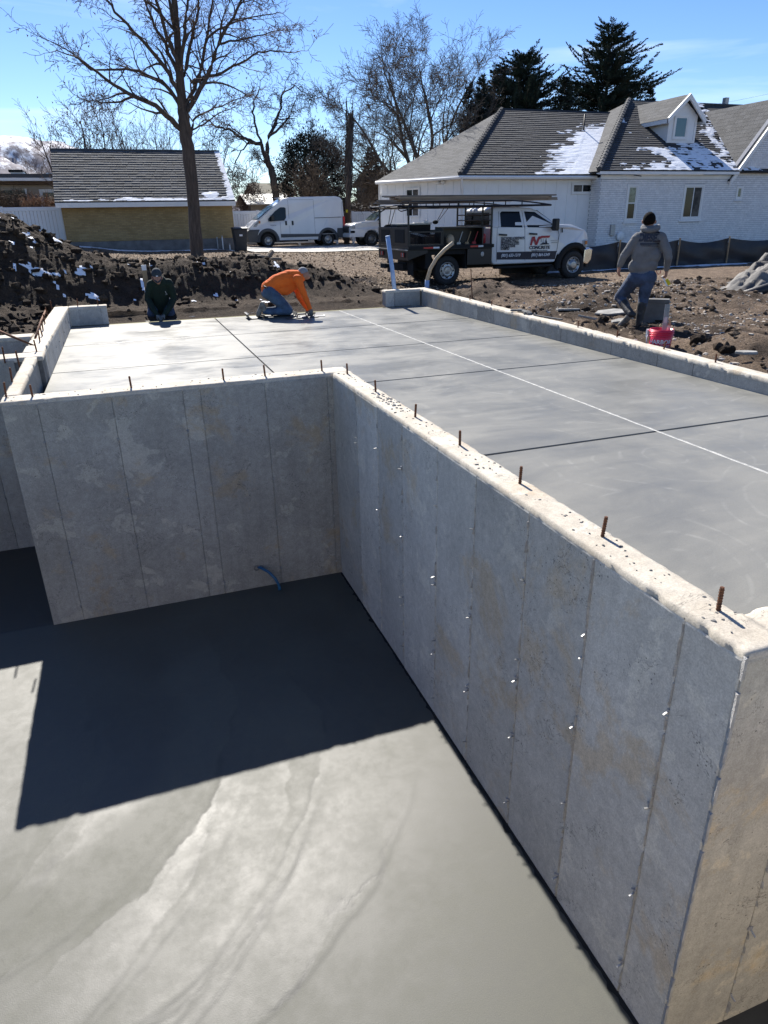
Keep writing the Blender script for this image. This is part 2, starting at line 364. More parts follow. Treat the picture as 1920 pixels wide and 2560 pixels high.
def brick_mat(name, c1, c2, mortar, sx=0.21, sz=0.07):
    """courses too far off to be told apart one by one"""
    m, n, l, b = new_mat(name)
    tc_ = nd(n, 'ShaderNodeTexCoord'); sp = nd(n, 'ShaderNodeSeparateXYZ'); l.new(tc_.outputs['Object'], sp.inputs[0])
    cb = nd(n, 'ShaderNodeCombineXYZ'); l.new(mul(n, l, sp.outputs['X'], sp.outputs['Y'], 'ADD'), cb.inputs[0]); l.new(sp.outputs['Z'], cb.inputs[1])
    br = nd(n, 'ShaderNodeTexBrick', Scale=1.0); br.inputs['Brick Width'].default_value = sx; br.inputs['Row Height'].default_value = sz; br.inputs['Mortar Size'].default_value = 0.008; br.inputs['Mortar Smooth'].default_value = 0.3
    br.inputs['Color1'].default_value = rgba(c1); br.inputs['Color2'].default_value = rgba(c2); br.inputs['Mortar'].default_value = rgba(mortar); l.new(cb.outputs[0], br.inputs['Vector'])
    no = nd(n, 'ShaderNodeTexNoise', Scale=2.0, Detail=8); l.new(tc_.outputs['Object'], no.inputs['Vector'])
    col = mixc(n, l, 0.6, br.outputs['Color'], ramp(n, l, no.outputs['Fac'], 0.3, 0.7, (0.7, 0.68, 0.62), (1.1, 1.1, 1.1)), 'MULTIPLY')
    l.new(col, b.inputs['Base Color']); b.inputs['Roughness'].default_value = 0.9
    l.new(bumpn(n, l, br.outputs['Fac'], -0.5, 0.01), b.inputs['Normal'])
    return m

MT = {}
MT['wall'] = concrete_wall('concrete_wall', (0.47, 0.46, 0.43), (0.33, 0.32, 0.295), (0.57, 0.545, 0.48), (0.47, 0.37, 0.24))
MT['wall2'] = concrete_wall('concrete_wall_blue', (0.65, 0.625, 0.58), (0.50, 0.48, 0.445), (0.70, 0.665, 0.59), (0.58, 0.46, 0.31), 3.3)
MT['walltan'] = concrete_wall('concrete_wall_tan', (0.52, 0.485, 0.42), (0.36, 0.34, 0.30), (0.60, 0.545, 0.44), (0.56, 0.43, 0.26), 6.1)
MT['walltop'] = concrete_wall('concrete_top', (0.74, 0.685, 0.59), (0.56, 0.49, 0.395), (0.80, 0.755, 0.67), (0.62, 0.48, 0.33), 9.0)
MT['fin'] = mat('concrete_fin', (0.5, 0.49, 0.47), (0.34, 0.33, 0.32), 0.9, 20, 0.8, 150)
MT['seam'] = mat('concrete_seam', (0.21, 0.205, 0.195), (0.13, 0.13, 0.125), 0.95, 20)
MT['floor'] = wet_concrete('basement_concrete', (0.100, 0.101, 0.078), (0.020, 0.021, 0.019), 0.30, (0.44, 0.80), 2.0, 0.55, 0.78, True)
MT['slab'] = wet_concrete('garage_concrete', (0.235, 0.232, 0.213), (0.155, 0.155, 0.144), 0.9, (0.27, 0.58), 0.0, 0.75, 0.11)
MT['cream'] = mat('pale_concrete', (0.62, 0.61, 0.57), (0.42, 0.42, 0.40), 0.8, 14, 0.3, 90)
MT['dirt'] = dirt_mat('dirt')
MT['rust'] = mat('rusty_steel', (0.20, 0.085, 0.04), (0.09, 0.04, 0.025), 0.85, 40, 0.5, 200, metal=0.3)
MT['galv'] = mat('galvanised', (0.46, 0.46, 0.45), (0.32, 0.32, 0.31), 0.5, 40, metal=0.5)
MT['snow'] = mat('snow', (0.86, 0.88, 0.91), (0.74, 0.78, 0.84), 0.75, 6, 0.5, 40)
MT['leaf'] = mat('dead_leaf', (0.34, 0.255, 0.165), (0.19, 0.135, 0.085), 0.85, 3, detail=2, contrast=(0.3, 0.7))
MT['stone'] = mat('pebble', (0.52, 0.47, 0.41), (0.26, 0.225, 0.19), 0.85, 5, contrast=(0.3, 0.7))
MT['bark'] = mat('bark', (0.115, 0.088, 0.068), (0.055, 0.042, 0.034), 0.95, 5, 0.9, 16, stretch=(3, 3, 0.5))
MT['bark2'] = mat('bark_grey', (0.17, 0.14, 0.115), (0.09, 0.073, 0.062), 0.95, 6, 0.6, 20)
MT['bark3'] = mat('bark_dark', (0.075, 0.06, 0.05), (0.04, 0.032, 0.028), 0.95, 6, 0.6, 20)
MT['twig'] = mat('twig', (0.15, 0.105, 0.08), (0.09, 0.064, 0.052), 0.95, 4)
MT['brush'] = mat('brush_twig', (0.19, 0.135, 0.085), (0.11, 0.08, 0.055), 0.95, 4)
MT['seed'] = mat('dry_seed', (0.34, 0.21, 0.12), (0.20, 0.12, 0.075), 0.9, 3)
MT['needle'] = mat('needle', (0.042, 0.066, 0.042), (0.016, 0.026, 0.019), 0.75, 1.3, contrast=(0.35, 0.65))
MT['needle2'] = mat('needle_blue', (0.042, 0.058, 0.048), (0.02, 0.028, 0.024), 0.75, 1.3, contrast=(0.35, 0.65))
MT['juniper'] = mat('juniper', (0.026, 0.034, 0.024), (0.012, 0.015, 0.012), 0.85, 1.5)
MT['white_paint'] = mat('white_paint', (0.82, 0.82, 0.81), (0.76, 0.76, 0.76), 0.55, 1.5)
MT['white_brick'] = mat('white_brick', (0.83, 0.82, 0.81), (0.72, 0.715, 0.715), 0.75, 6, 0.4, 60, rand=0.06)
MT['white_mortar'] = mat('white_mortar', (0.30, 0.31, 0.34), (0.22, 0.23, 0.26), 0.95, 12)
MT['vinyl'] = mat('white_vinyl', (0.82, 0.82, 0.82), (0.77, 0.77, 0.78), 0.45, 1.0)
MT['trim'] = mat('white_trim', (0.82, 0.81, 0.79), (0.75, 0.74, 0.72), 0.5, 2)
MT['shingle'] = mat('shingle', (0.054, 0.058, 0.066), (0.028, 0.030, 0.034), 0.9, 30, 0.5, 200, rand=0.28)
MT['shingle_grey_lit'] = mat('shingle_grey_lit', (0.098, 0.100, 0.104), (0.062, 0.064, 0.067), 0.92, 30, 0.5, 200, rand=0.2)  # lighter copy, sunlit tone put into the side roof planes; also plain grey roofs
MT['garage_shingle'] = mat('garage_shingle', (0.108, 0.115, 0.122), (0.050, 0.054, 0.059), 0.9, 14, 0.5, 150, rand=0.3)
MT['underlay'] = mat('roof_underlay', (0.035, 0.035, 0.035), None, 0.95)
MT['yellow_brick'] = brick_mat('yellow_brick', (0.37, 0.27, 0.125), (0.28, 0.20, 0.085), (0.24, 0.18, 0.11))
MT['grey_found'] = mat('grey_foundation', (0.17, 0.165, 0.16), (0.11, 0.105, 0.10), 0.9, 3, 0.3)
MT['beige'] = mat('beige_siding', (0.40, 0.34, 0.27), (0.33, 0.28, 0.225), 0.8, 1.5)
MT['tan_wood'] = mat('tan_shed', (0.33, 0.27, 0.20), (0.24, 0.19, 0.14), 0.85, 3)
MT['glass'] = mat('dark_glass', (0.012, 0.014, 0.016), (0.008, 0.009, 0.01), 0.08, 1, spec=0.3)
MT['glass_blue'] = mat('sky_glass', (0.06, 0.13, 0.16), (0.045, 0.10, 0.13), 0.08, 1.5, spec=0.8)
MT['glass_green'] = mat('green_glass', (0.13, 0.17, 0.145), (0.06, 0.085, 0.07), 0.12, 7, spec=0.6, contrast=(0.4, 0.6))
MT['curtain'] = mat('curtain', (0.13, 0.12, 0.105), (0.045, 0.042, 0.038), 0.9, 2.5, contrast=(0.4, 0.6))
MT['black'] = mat('black_paint', (0.008, 0.008, 0.009), (0.004, 0.004, 0.005), 0.4, 5, spec=0.5)
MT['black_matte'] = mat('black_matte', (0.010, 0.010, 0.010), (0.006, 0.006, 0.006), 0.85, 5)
MT['rubber'] = mat('tyre_rubber', (0.022, 0.021, 0.020), (0.035, 0.032, 0.029), 0.85, 9, 0.3, 30)
MT['car_white'] = mat('car_white', (0.78, 0.785, 0.79), (0.72, 0.725, 0.73), 0.32, 1.2, coat=0.6)
MT['truck_white'] = mat('truck_white', (0.74, 0.74, 0.74), (0.62, 0.615, 0.60), 0.34, 1.4, coat=0.5)
MT['clad'] = mat('grey_cladding', (0.085, 0.09, 0.095), (0.065, 0.068, 0.072), 0.6, 3)
MT['steel'] = mat('steel', (0.42, 0.42, 0.42), (0.28, 0.28, 0.28), 0.35, 8, metal=0.8)
MT['chrome'] = mat('chrome', (0.75, 0.75, 0.75), (0.62, 0.62, 0.62), 0.15, 3, metal=1.0)
MT['red'] = mat('red_lens', (0.55, 0.02, 0.02), (0.40, 0.015, 0.015), 0.3, 4)
MT['amber'] = mat('amber_lens', (0.6, 0.2, 0.04), None, 0.3, 4)
MT['lens'] = mat('lamp_lens', (0.55, 0.57, 0.58), (0.25, 0.26, 0.27), 0.12, 12)
MT['navy'] = mat('navy_print', (0.012, 0.014, 0.03), (0.010, 0.012, 0.024), 0.5, 3)
MT['redprint'] = mat('red_print', (0.42, 0.03, 0.04), (0.34, 0.025, 0.03), 0.5, 3)
MT['white_print'] = mat('white_print', (0.78, 0.78, 0.80), None, 0.5, 3)
MT['lumber'] = mat('lumber', (0.36, 0.26, 0.17), (0.20, 0.145, 0.10), 0.88, 3, 0.4, 30, stretch=(0.4, 6, 6), rand=0.25)
MT['lumber_grey'] = mat('grey_lumber', (0.27, 0.23, 0.185), (0.15, 0.125, 0.10), 0.9, 3, 0.4, 30, stretch=(0.4, 6, 6), rand=0.25)
MT['wood'] = mat('bare_wood', (0.38, 0.28, 0.17), (0.24, 0.17, 0.10), 0.88, 4, 0.3, 30)
MT['pole'] = mat('pole_wood', (0.15, 0.105, 0.075), (0.085, 0.06, 0.045), 0.95, 5, 0.6, 30, stretch=(4, 4, 0.4))
MT['fabric_black'] = mat('silt_fabric', (0.014, 0.016, 0.022), (0.008, 0.009, 0.012), 0.55, 3, 0.3, 60)
MT['tarp'] = mat('tarp', (0.17, 0.16, 0.148), (0.07, 0.066, 0.062), 0.8, 2.0, 0.4, 25, contrast=(0.4, 0.6))
MT['bluepipe'] = mat('blue_pipe', (0.27, 0.42, 0.68), (0.20, 0.32, 0.55), 0.5, 5)
MT['tanpipe'] = mat('tan_pipe', (0.50, 0.40, 0.27), (0.38, 0.30, 0.20), 0.6, 6)
MT['bluehose'] = mat('blue_hose', (0.02, 0.13, 0.28), (0.012, 0.08, 0.19), 0.45, 5)
MT['bucket'] = mat('red_bucket', (0.74, 0.03, 0.085), (0.60, 0.022, 0.06), 0.4, 3)
MT['bin'] = mat('bin_plastic', (0.02, 0.022, 0.027), (0.014, 0.015, 0.018), 0.5, 4)
MT['hoodie'] = mat('grey_hoodie', (0.165, 0.168, 0.175), (0.12, 0.122, 0.128), 0.95, 6, 0.5, 90)
MT['orange'] = mat('orange_shirt', (0.85, 0.16, 0.015), (0.70, 0.12, 0.012), 0.9, 5, 0.4, 80)
MT['green'] = mat('green_shirt', (0.005, 0.019, 0.012), (0.003, 0.012, 0.008), 0.9, 5, 0.4, 80)
MT['jeans'] = mat('jeans', (0.055, 0.085, 0.15), (0.025, 0.036, 0.065), 0.9, 7, 0.4, 90)
MT['jeans_light'] = mat('jeans_worn', (0.075, 0.13, 0.21), (0.04, 0.065, 0.11), 0.9, 6, 0.4, 90)
MT['skin'] = mat('skin', (0.36, 0.19, 0.125), (0.30, 0.15, 0.10), 0.6, 12)
MT['hair'] = mat('dark_hair', (0.007, 0.006, 0.0055), (0.004, 0.0035, 0.0035), 0.9, 40, 0.6, 120, spec=0.1)
MT['boot'] = mat('rubber_boot', (0.022, 0.021, 0.021), (0.10, 0.093, 0.082), 0.65, 9, 0.3, 60, contrast=(0.36, 0.5))
MT['boot_mud'] = mat('muddy_boot', (0.30, 0.285, 0.25), (0.10, 0.09, 0.078), 0.85, 9, 0.4, 60)
MT['cap'] = mat('grey_cap', (0.26, 0.265, 0.28), (0.20, 0.205, 0.22), 0.9, 9)
MT['cap_dark'] = mat('dark_cap', (0.035, 0.05, 0.065), (0.022, 0.032, 0.042), 0.9, 9)
MT['glove'] = mat('grey_glove', (0.16, 0.165, 0.16), (0.09, 0.09, 0.09), 0.9, 20)
MT['tool'] = mat('magnesium', (0.25, 0.255, 0.26), (0.15, 0.155, 0.16), 0.4, 8, metal=0.6)
MT['board_dark'] = mat('knee_board', (0.06, 0.065, 0.07), (0.035, 0.037, 0.04), 0.6, 6)
MT['rock'] = mat('broken_concrete', (0.36, 0.35, 0.325), (0.20, 0.195, 0.18), 0.9, 5, 0.5, 60)
MT['drive'] = mat('driveway', (0.50, 0.48, 0.44), (0.42, 0.40, 0.37), 0.9, 1.5, 0.2, 60)
MT['yellow'] = mat('yellow_bristle', (0.75, 0.62, 0.03), (0.6, 0.48, 0.02), 0.8, 30)
MT['log'] = mat('firewood', (0.24, 0.185, 0.13), (0.13, 0.10, 0.07), 0.9, 6, 0.4, 40)
MT['dark_room'] = mat('dark_room', (0.02, 0.019, 0.018), None, 0.9)
# ------------------------------------------------------------------ foundation, slabs
rng = random.Random(7)
SLAB_Z = -0.28; FLOOR_Z = -2.375
def far_rise(y): return 0.07 * float(sstep(7.2, 10.5, y))          # the rear walls were poured a little higher
fnd = thing('foundation_wall', 'grey poured concrete basement walls with rusty dowels around the deep pit', 'foundation wall')

def rough_top(name, x0, x1, y0, y1, zf, parent, m=None, drop=0.045, res=0.022, seed=1, joint=None):
    nx = max(3, int((x1 - x0) / res)); ny = max(3, int((y1 - y0) / res))
    xs = np.linspace(x0, x1, nx + 1); ys = np.linspace(y0, y1, ny + 1); X, Y = np.meshgrid(xs, ys)
    e = np.minimum(np.minimum(X - x0, x1 - X), np.minimum(Y - y0, y1 - Y))
    if joint is not None: e = np.where(joint(X, Y), 1.0, e)
    Z = np.vectorize(zf)(X, Y) + 0.007 * (fbm(X * 5, Y * 5, 4, seed) - 0.5) + 0.002 * (vnoise(X * 40, Y * 40, seed + 3) - 0.5)
    bite = sstep(0.62, 0.85, fbm(X * 7 + 3, Y * 7, 3, seed + 8))
    Z = Z - np.where(e < 0.012, 0.006 + 0.016 * bite, np.where(e < 0.04, 0.010 * bite, 0))
    jx = 0.007 * (vnoise(X * 22, Y * 22, seed + 5) - 0.2); jx = jx + 0.014 * bite
    if joint is not None: jx = np.where(joint(X, Y), 0.0, jx)
    X2 = np.where(X == x0, X + jx, np.where(X == x1, X - jx, X)); Y2 = np.where(Y == y0, Y + jx, np.where(Y == y1, Y - jx, Y))
    v = np.stack([X2, Y2, Z], -1).reshape(-1, 3); n1 = nx + 1
    I, J = np.meshgrid(np.arange(nx), np.arange(ny)); a = (J * n1 + I).ravel(); f = np.stack([a, a + 1, a + 1 + n1, a + n1], 1)
    ring = list(range(0, n1)) + [k * n1 + nx for k in range(1, ny + 1)] + [ny * n1 + k for k in range(nx - 1, -1, -1)] + [k * n1 for k in range(ny - 1, 0, -1)]
    low = v[ring].copy(); low[:, 2] -= drop; b = len(v); q = len(ring)
    low[:, 0] = np.clip(low[:, 0], x0 + 0.004, x1 - 0.004); low[:, 1] = np.clip(low[:, 1], y0 + 0.004, y1 - 0.004)
    sk = [(ring[(i + 1) % q], ring[i], b + i, b + (i + 1) % q) for i in range(q)]
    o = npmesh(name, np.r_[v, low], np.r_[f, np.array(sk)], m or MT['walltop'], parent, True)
    return o

def tie_mesh(seed, big):
    r_ = random.Random(seed); b = MB()
    b.box(-0.0035, 0.0035, 0, 0.024 + 0.014 * r_.random(), -0.004, 0.0)
    b.mat(1)
    if big:
        for k in range(4): b.ball((r_.uniform(-.012, .012), r_.uniform(0.0, .010), r_.uniform(-.014, .016)), (r_.uniform(.004, .009), .007, r_.uniform(.004, .009)), 6, 4)
    else: b.ball((0, 0, 0), (.010, .004, .010), 6, 4)
    return b.mesh('form_tie', [MT['galv'], MT['fin']])
TIES = [tie_mesh(k, k % 2 == 0) for k in range(6)]

def poured_face(parent, p0, p1, nrm, zb, zt, cuts, m, ties=True, finny=0.3, seed=0, tie_z=(-0.45, -1.05, -1.62, -2.18)):
    """panels between form seams on one wall face; cuts are distances along p0 to p1"""
    r_ = random.Random(seed); p0 = Vector((p0[0], p0[1], 0)); p1 = Vector((p1[0], p1[1], 0)); u = (p1 - p0).normalized(); n_ = Vector((nrm[0], nrm[1], 0))
    for a, b_ in zip(cuts[:-1], cuts[1:]):
        off = r_.uniform(-0.0015, 0.002); g = 0.0016
        q = [p0 + u * (a + g), p0 + u * (b_ - g)]; mb = MB(); vs = []
        nz = 10; W_ = b_ - a - 2 * g; inner = max(1, int(W_ / 0.15)); ts = [0.0] + [(.007 + (W_ - .014) * i / inner) / W_ for i in range(inner + 1)] + [1.0]; nxx = len(ts) - 1; zs = [k / (nz - 1) * (1 - .010 / (zt - zb)) for k in range(nz)] + [1.0]
        nv_ = [[0.0006 * (r_.random() - .5) for _ in range(nxx + 1)] for _ in range(nz + 1)]
        for k in range(nz + 1):
            for i in range(nxx + 1):
                z = zb + (zt - zb) * zs[k]; t = ts[i]
                edge = 0.003 if (i in (0, nxx) or k == nz) else 0.0
                vs.append(q[0].lerp(q[1], t) + n_ * (0.012 + off - edge + nv_[k][i]) + Vector((0, 0, z)))
        fs = [(k * (nxx + 1) + i, k * (nxx + 1) + i + 1, (k + 1) * (nxx + 1) + i + 1, (k + 1) * (nxx + 1) + i) for k in range(nz) for i in range(nxx)]
        mb.add(vs, fs)
        # side returns into the seam
        for i in (0, nxx):
            col_ = [k * (nxx + 1) + i for k in range(nz + 1)]; bk = [vs[c] - n_ * 0.02 for c in col_]; o_ = len(mb.v); mb.v += [tuple(x) for x in bk]
            for k in range(nz): mb.f.append((col_[k], col_[k + 1], o_ + k + 1, o_ + k)); mb.m.append(0)
        mb.build('panel', m, parent)
    for ci, c in enumerate(cuts[1:-1]):
        base = p0 + u * c
        mb = MB(); z = zb + 0.05; amt = finny if not callable(finny) else finny(c)
        while z < zt - 0.02:
            h = r_.uniform(0.015, 0.06)
            if r_.random() < amt:
                wd = r_.uniform(0.002, 0.0055); pr_ = r_.uniform(0.004, 0.013); z1 = min(zt - 0.01, z + h)
                A = base + n_ * 0.008; tip0 = base + n_ * (0.014 + pr_) + u * r_.uniform(-.004, .004); tip1 = base + n_ * (0.014 + pr_ * r_.uniform(.4, 1)) + u * r_.uniform(-.004, .004)
                L0, R0 = A - u * wd, A + u * wd
                Z0, Z1 = Vector((0, 0, z)), Vector((0, 0, z1))
                mb.add([L0 + Z0, R0 + Z0, tip0 + Z0, L0 + Z1, R0 + Z1, tip1 + Z1], [(0, 1, 2), (5, 4, 3), (0, 3, 4, 1), (1, 4, 5, 2), (2, 5, 3, 0)])
            z += h
        if mb.f: mb.build('seam_fin', MT['fin'], parent)['kind'] = 'stuff'
        if ties:
            for zt_ in tie_z:
                for dz in (0,) if r_.random() < 0.8 else (0, -0.11):
                    o = bpy.data.objects.new('form_tie', r_.choice(TIES)); COL.objects.link(o); o.parent = parent
                    o.matrix_local = face_matrix(base + n_ * 0.010 + Vector((0, 0, zt_ + dz + r_.uniform(-.05, .05))), n_.cross(Vector((0, 0, 1))), n_) @ Matrix.Rotation(r_.uniform(-.5, .5), 4, 'X') @ Matrix.Scale(1.2, 4)

# wall facing the viewer
WY = 7.0; RX = 1.94
part_front = MB().box(-1.225, 2.126, WY + 0.004, WY + 0.262, -2.6, -0.03).build('basement_wall', MT['seam'], fnd)
cx_ = [at_y(p, q, WY).x for p, q in ((89.7, 998), (275, 975), (454, 964), (498, 961), (660, 949), (816, 938))]
cuts = [0] + [c + 1.225 for c in cx_] + [RX + 1.225]
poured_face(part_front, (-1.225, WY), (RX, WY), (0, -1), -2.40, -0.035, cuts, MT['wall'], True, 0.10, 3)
rough_top('wall_top', -1.237, 2.13, WY - 0.012, WY + 0.27, lambda x, y: 0.0, part_front, seed=9, joint=lambda X, Y: (Y < WY + .03) & (X > RX + .03) & (X < 2.10))
# wall running towards the viewer on the right
part_right = MB().box(RX + 0.004, 2.126, 1.55, WY, -2.6, -0.03).build('basement_wall', MT['seam'], fnd)
yc = [1.53, 1.826, 2.425, 3.02, 3.66, 4.263, 4.957, 5.57, 6.17, 6.985]
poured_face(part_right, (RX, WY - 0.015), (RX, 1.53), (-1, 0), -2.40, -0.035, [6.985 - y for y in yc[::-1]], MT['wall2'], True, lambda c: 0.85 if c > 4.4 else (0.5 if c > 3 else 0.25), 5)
rough_top('wall_top', RX - 0.012, 2.13, 1.518, WY - 0.012, lambda x, y: 0.0, part_right, seed=9, joint=lambda X, Y: ((X > 2.09) & (Y < 1.75) & (Y > 1.56)) | ((Y > WY - .06) & (X > RX + .03)))
# near wall that turns off to the right
part_near = MB().box(RX + 0.004, 8.0, 1.534, 1.746, -2.6, -0.03).build('basement_wall', MT['seam'], fnd)
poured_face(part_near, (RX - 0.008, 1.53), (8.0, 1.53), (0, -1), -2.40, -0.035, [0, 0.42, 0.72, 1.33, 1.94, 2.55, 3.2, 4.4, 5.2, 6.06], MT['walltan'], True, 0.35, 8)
rough_top('wall_top', 2.13, 8.0, 1.518, 1.755, lambda x, y: 0.0, part_near, seed=9, joint=lambda X, Y: (X < 2.17) & (Y > 1.56) & (Y < 1.73))
# corner fin where the two pours meet
mb = MB(); z = -2.36
while z < -0.03:
    h = rng.uniform(0.012, 0.05); z1 = z + h; e_ = rng.uniform(0.006, 0.018); c0 = Vector((RX - 0.012, 1.518, 0))
    if rng.random() < 0.92:
        t0 = c0 + Vector((-e_, -e_ * 0.7, z)); t1 = c0 + Vector((-e_ * rng.uniform(.3, 1), -e_ * 0.5, z1))
        mb.add([c0 + Vector((0.0, 0.014, z)), c0 + Vector((0.014, 0, z)), t0, c0 + Vector((0, 0.014, z1)), c0 + Vector((0.014, 0, z1)), t1], [(0, 1, 2), (5, 4, 3), (0, 3, 4, 1), (1, 4, 5, 2), (2, 5, 3, 0)])
    z = z1
mb.build('seam_fin', MT['fin'], part_near)['kind'] = 'stuff'
# left return, the recessed wall, partition walls, long strip and rear stub
part_l = MB().box(-1.225, -1.108, WY + 0.27, 9.19, -2.6, -0.02).build('basement_wall', MT['wall'], fnd)
rough_top('wall_top', -1.237, -1.10, WY + 0.275, 9.2, lambda x, y: far_rise(y), part_l, seed=15)
part_b = MB().box(-7.0, -1.06, 9.21, 9.51, -2.6, 0.03).build('basement_wall', MT['seam'], fnd)
poured_face(part_b, (-7.0, 9.205), (-1.36, 9.205), (0, -1), -2.40, 0.02, [0, 1.2, 1.8, 2.4, 3.0, 3.6, 4.2, 4.8, 5.2, 5.64], MT['wall'], True, 0.12, 21)
rough_top('wall_top', -7.0, -1.04, 9.195, 9.52, lambda x, y: far_rise(y), part_b, seed=17)
part_s = MB().box(-1.292, -1.068, 9.52, 14.80, -1.2, 0.04).build('foundation_strip', MT['wall2'], fnd)
poured_face(part_s, (-1.06, 9.53), (-1.06, 14.56), (1, 0), -0.45, 0.03, [0, 0.55, 1.1, 1.5, 2.1, 2.7, 3.2, 3.9, 4.5, 5.03], MT['wall2'], False, 0.1, 22)
rough_top('wall_top', -1.30, -1.05, 9.525, 14.82, lambda x, y: far_rise(y), part_s, seed=18)
part_a = MB().box(-7.0, -1.30, 10.86, 11.17, -1.6, 0.04).build('foundation_strip', MT['wall'], fnd)
rough_top('wall_top', -7.0, -1.31, 10.85, 11.18, lambda x, y: far_rise(y), part_a, seed=19)
part_t = MB().box(-1.05, -0.375, 14.57, 14.80, -1.2, 0.04).build('foundation_strip', MT['wall2'], fnd)
poured_face(part_t, (-1.05, 14.575), (-0.37, 14.575), (0, -1), -0.45, 0.04, [0, 0.17, 0.57, 0.68], MT['wall2'], False, 0.1, 23)
rough_top('wall_top', -1.049, -0.365, 14.555, 14.82, lambda x, y: 0.07, part_t, seed=20)
# wall behind the viewpoint that the picture is taken from
part_back = MB().box(-7.0, 8.0, -1.1, -0.85, -2.6, -0.12).build('basement_wall', MT['walltop'], fnd)
crawl = struct(MB().box(-7.0, -1.3, 9.5, 10.87, -1.2, -0.8).build('crawl_space_floor', MT['dirt']))

# rusty dowels
rb = MB(); prof = [(0.0085, -0.03)]
for k in range(8): prof += [(0.0085, k * 0.013), (0.0105, k * 0.013 + 0.004), (0.0105, k * 0.013 + 0.007), (0.0085, k * 0.013 + 0.010)]
prof += [(0.009, 0.108), (0.005, 0.110)]
REBAR = rb.lathe(prof, 8).mesh('rebar_dowel', MT['rust'])
def dowel(parent, x, y, z, h=1.0, lean=0.06):
    o = bpy.data.objects.new('rebar_dowel', REBAR); COL.objects.link(o); o.parent = parent
    o.matrix_local = Matrix.Translation((x, y, z)) @ Matrix.Rotation(rng.uniform(-lean, lean), 4, 'X') @ Matrix.Rotation(rng.uniform(-lean, lean), 4, 'Y') @ Matrix.Diagonal((1, 1, h, 1))
for p in ((1798, 1525), (1511, 1340), (1308, 1208), (1155, 1113), (1043, 1042), (954, 978), (885, 933)):
    q = at_z(*p, 0); dowel(part_right, 2.06, q.y, 0)
for p in ((802, 925), (657, 934), (556, 945), (328, 967), (87, 980)):
    q = at_z(*p, 0); dowel(part_front, q.x, 7.13, 0, 1.05)
def c6(x, y): return (x / 5.53, 740 + y / 5.53)
for p, par in (((70, 1330), part_l), ((155, 1125), part_l), ((255, 915), part_l), ((60, 870), part_b), ((510, 775), part_s), ((555, 650), part_s), ((590, 575), part_s), ((600, 495), part_s), ((625, 400), part_s), ((660, 290), part_s), ((690, 190), part_s)):
    q = at_z(*c6(*p), 0.05); dowel(par, min(max(q.x, -1.32 if par is not part_b else -9), -1.1), q.y, far_rise(q.y) - 0.005, 1.35)
for xx in (-0.88, -0.52): dowel(part_t, xx, 14.7, 0.065, 1.3)

# curb wall on the far side of the garage slab
CX = 6.13
def curb_z(x, y): return -0.115 + (y - 5.0) / 9.4 * 0.175
curb = thing('garage_curb_wall', 'low grey concrete curb wall running along the far right side of the slab', 'curb wall')
mb = MB(); mb.add([V(CX + .006, 1.76, -1), V(CX + .19, 1.76, -1), V(CX + .19, 14.76, -1), V(CX + .006, 14.76, -1), V(CX + .006, 1.76, curb_z(0, 1.76) - .03), V(CX + .19, 1.76, curb_z(0, 1.76) - .03), V(CX + .19, 14.76, curb_z(0, 14.76) - .03), V(CX + .006, 14.76, curb_z(0, 14.76) - .03)],
   [(0, 3, 2, 1), (4, 5, 6, 7), (0, 1, 5, 4), (1, 2, 6, 5), (2, 3, 7, 6), (3, 0, 4, 7)])
cpart = mb.build('curb_core', MT['seam'], curb)
cy_ = [1.76]; 
while cy_[-1] < 14.2: cy_.append(cy_[-1] + rng.choice((0.61, 0.61, 0.915, 1.22)))
cy_ = [c for c in cy_ if c < 14.2] + [14.5]
for a, b_ in zip(cy_[:-1], cy_[1:]):
    off = rng.uniform(0, 0.004); mb = MB(); ya, yb = a + 0.003, b_ - 0.003; zA, zB = curb_z(0, ya) - 0.03, curb_z(0, yb) - 0.03
    mb.add([V(CX - off, ya, -.4), V(CX - off, yb, -.4), V(CX - off, yb, zB), V(CX - off, ya, zA), V(CX + .02, ya, -.4), V(CX + .02, yb, -.4), V(CX + .02, yb, zB), V(CX + .02, ya, zA)], [(0, 3, 2, 1), (4, 5, 6, 7), (0, 1, 5, 4), (1, 2, 6, 5), (2, 3, 7, 6), (3, 0, 4, 7)])
    mb.build('panel', MT['wall'], cpart, bevel=0.004, seg=1)
rough_top('wall_top', CX - 0.01, CX + 0.20, 1.76, 14.8, curb_z, curb, seed=31)
rpart = MB().box(5.30, CX - .012, 14.57, 14.76, -1, curb_z(0, 14.6) - .03).build('curb_core', MT['wall'], curb)
MB().box(5.31, 5.5, 14.555, 14.58, -.4, curb_z(0, 14.6) - .035).build('panel', MT['wall2'], rpart, bevel=.003, seg=1)
MB().box(5.505, CX - .016, 14.553, 14.58, -.4, curb_z(0, 14.6) - .035).build('panel', MT['wall'], rpart, bevel=.003, seg=1)
rough_top('wall_top', 5.29, CX - .011, 14.545, 14.78, lambda x, y: curb_z(0, 14.66), curb, seed=33)
for p in ((1445.6, 809), (1543.6, 832), (1661, 862), (1790.7, 893.6), (1175, 744), (1229, 762)):
    d = ray(*p); t = (CX + 0.1) / d[0]; q = (d[1] * t); dowel(curb, CX + 0.1, q, curb_z(0, q) - 0.004, 0.9)

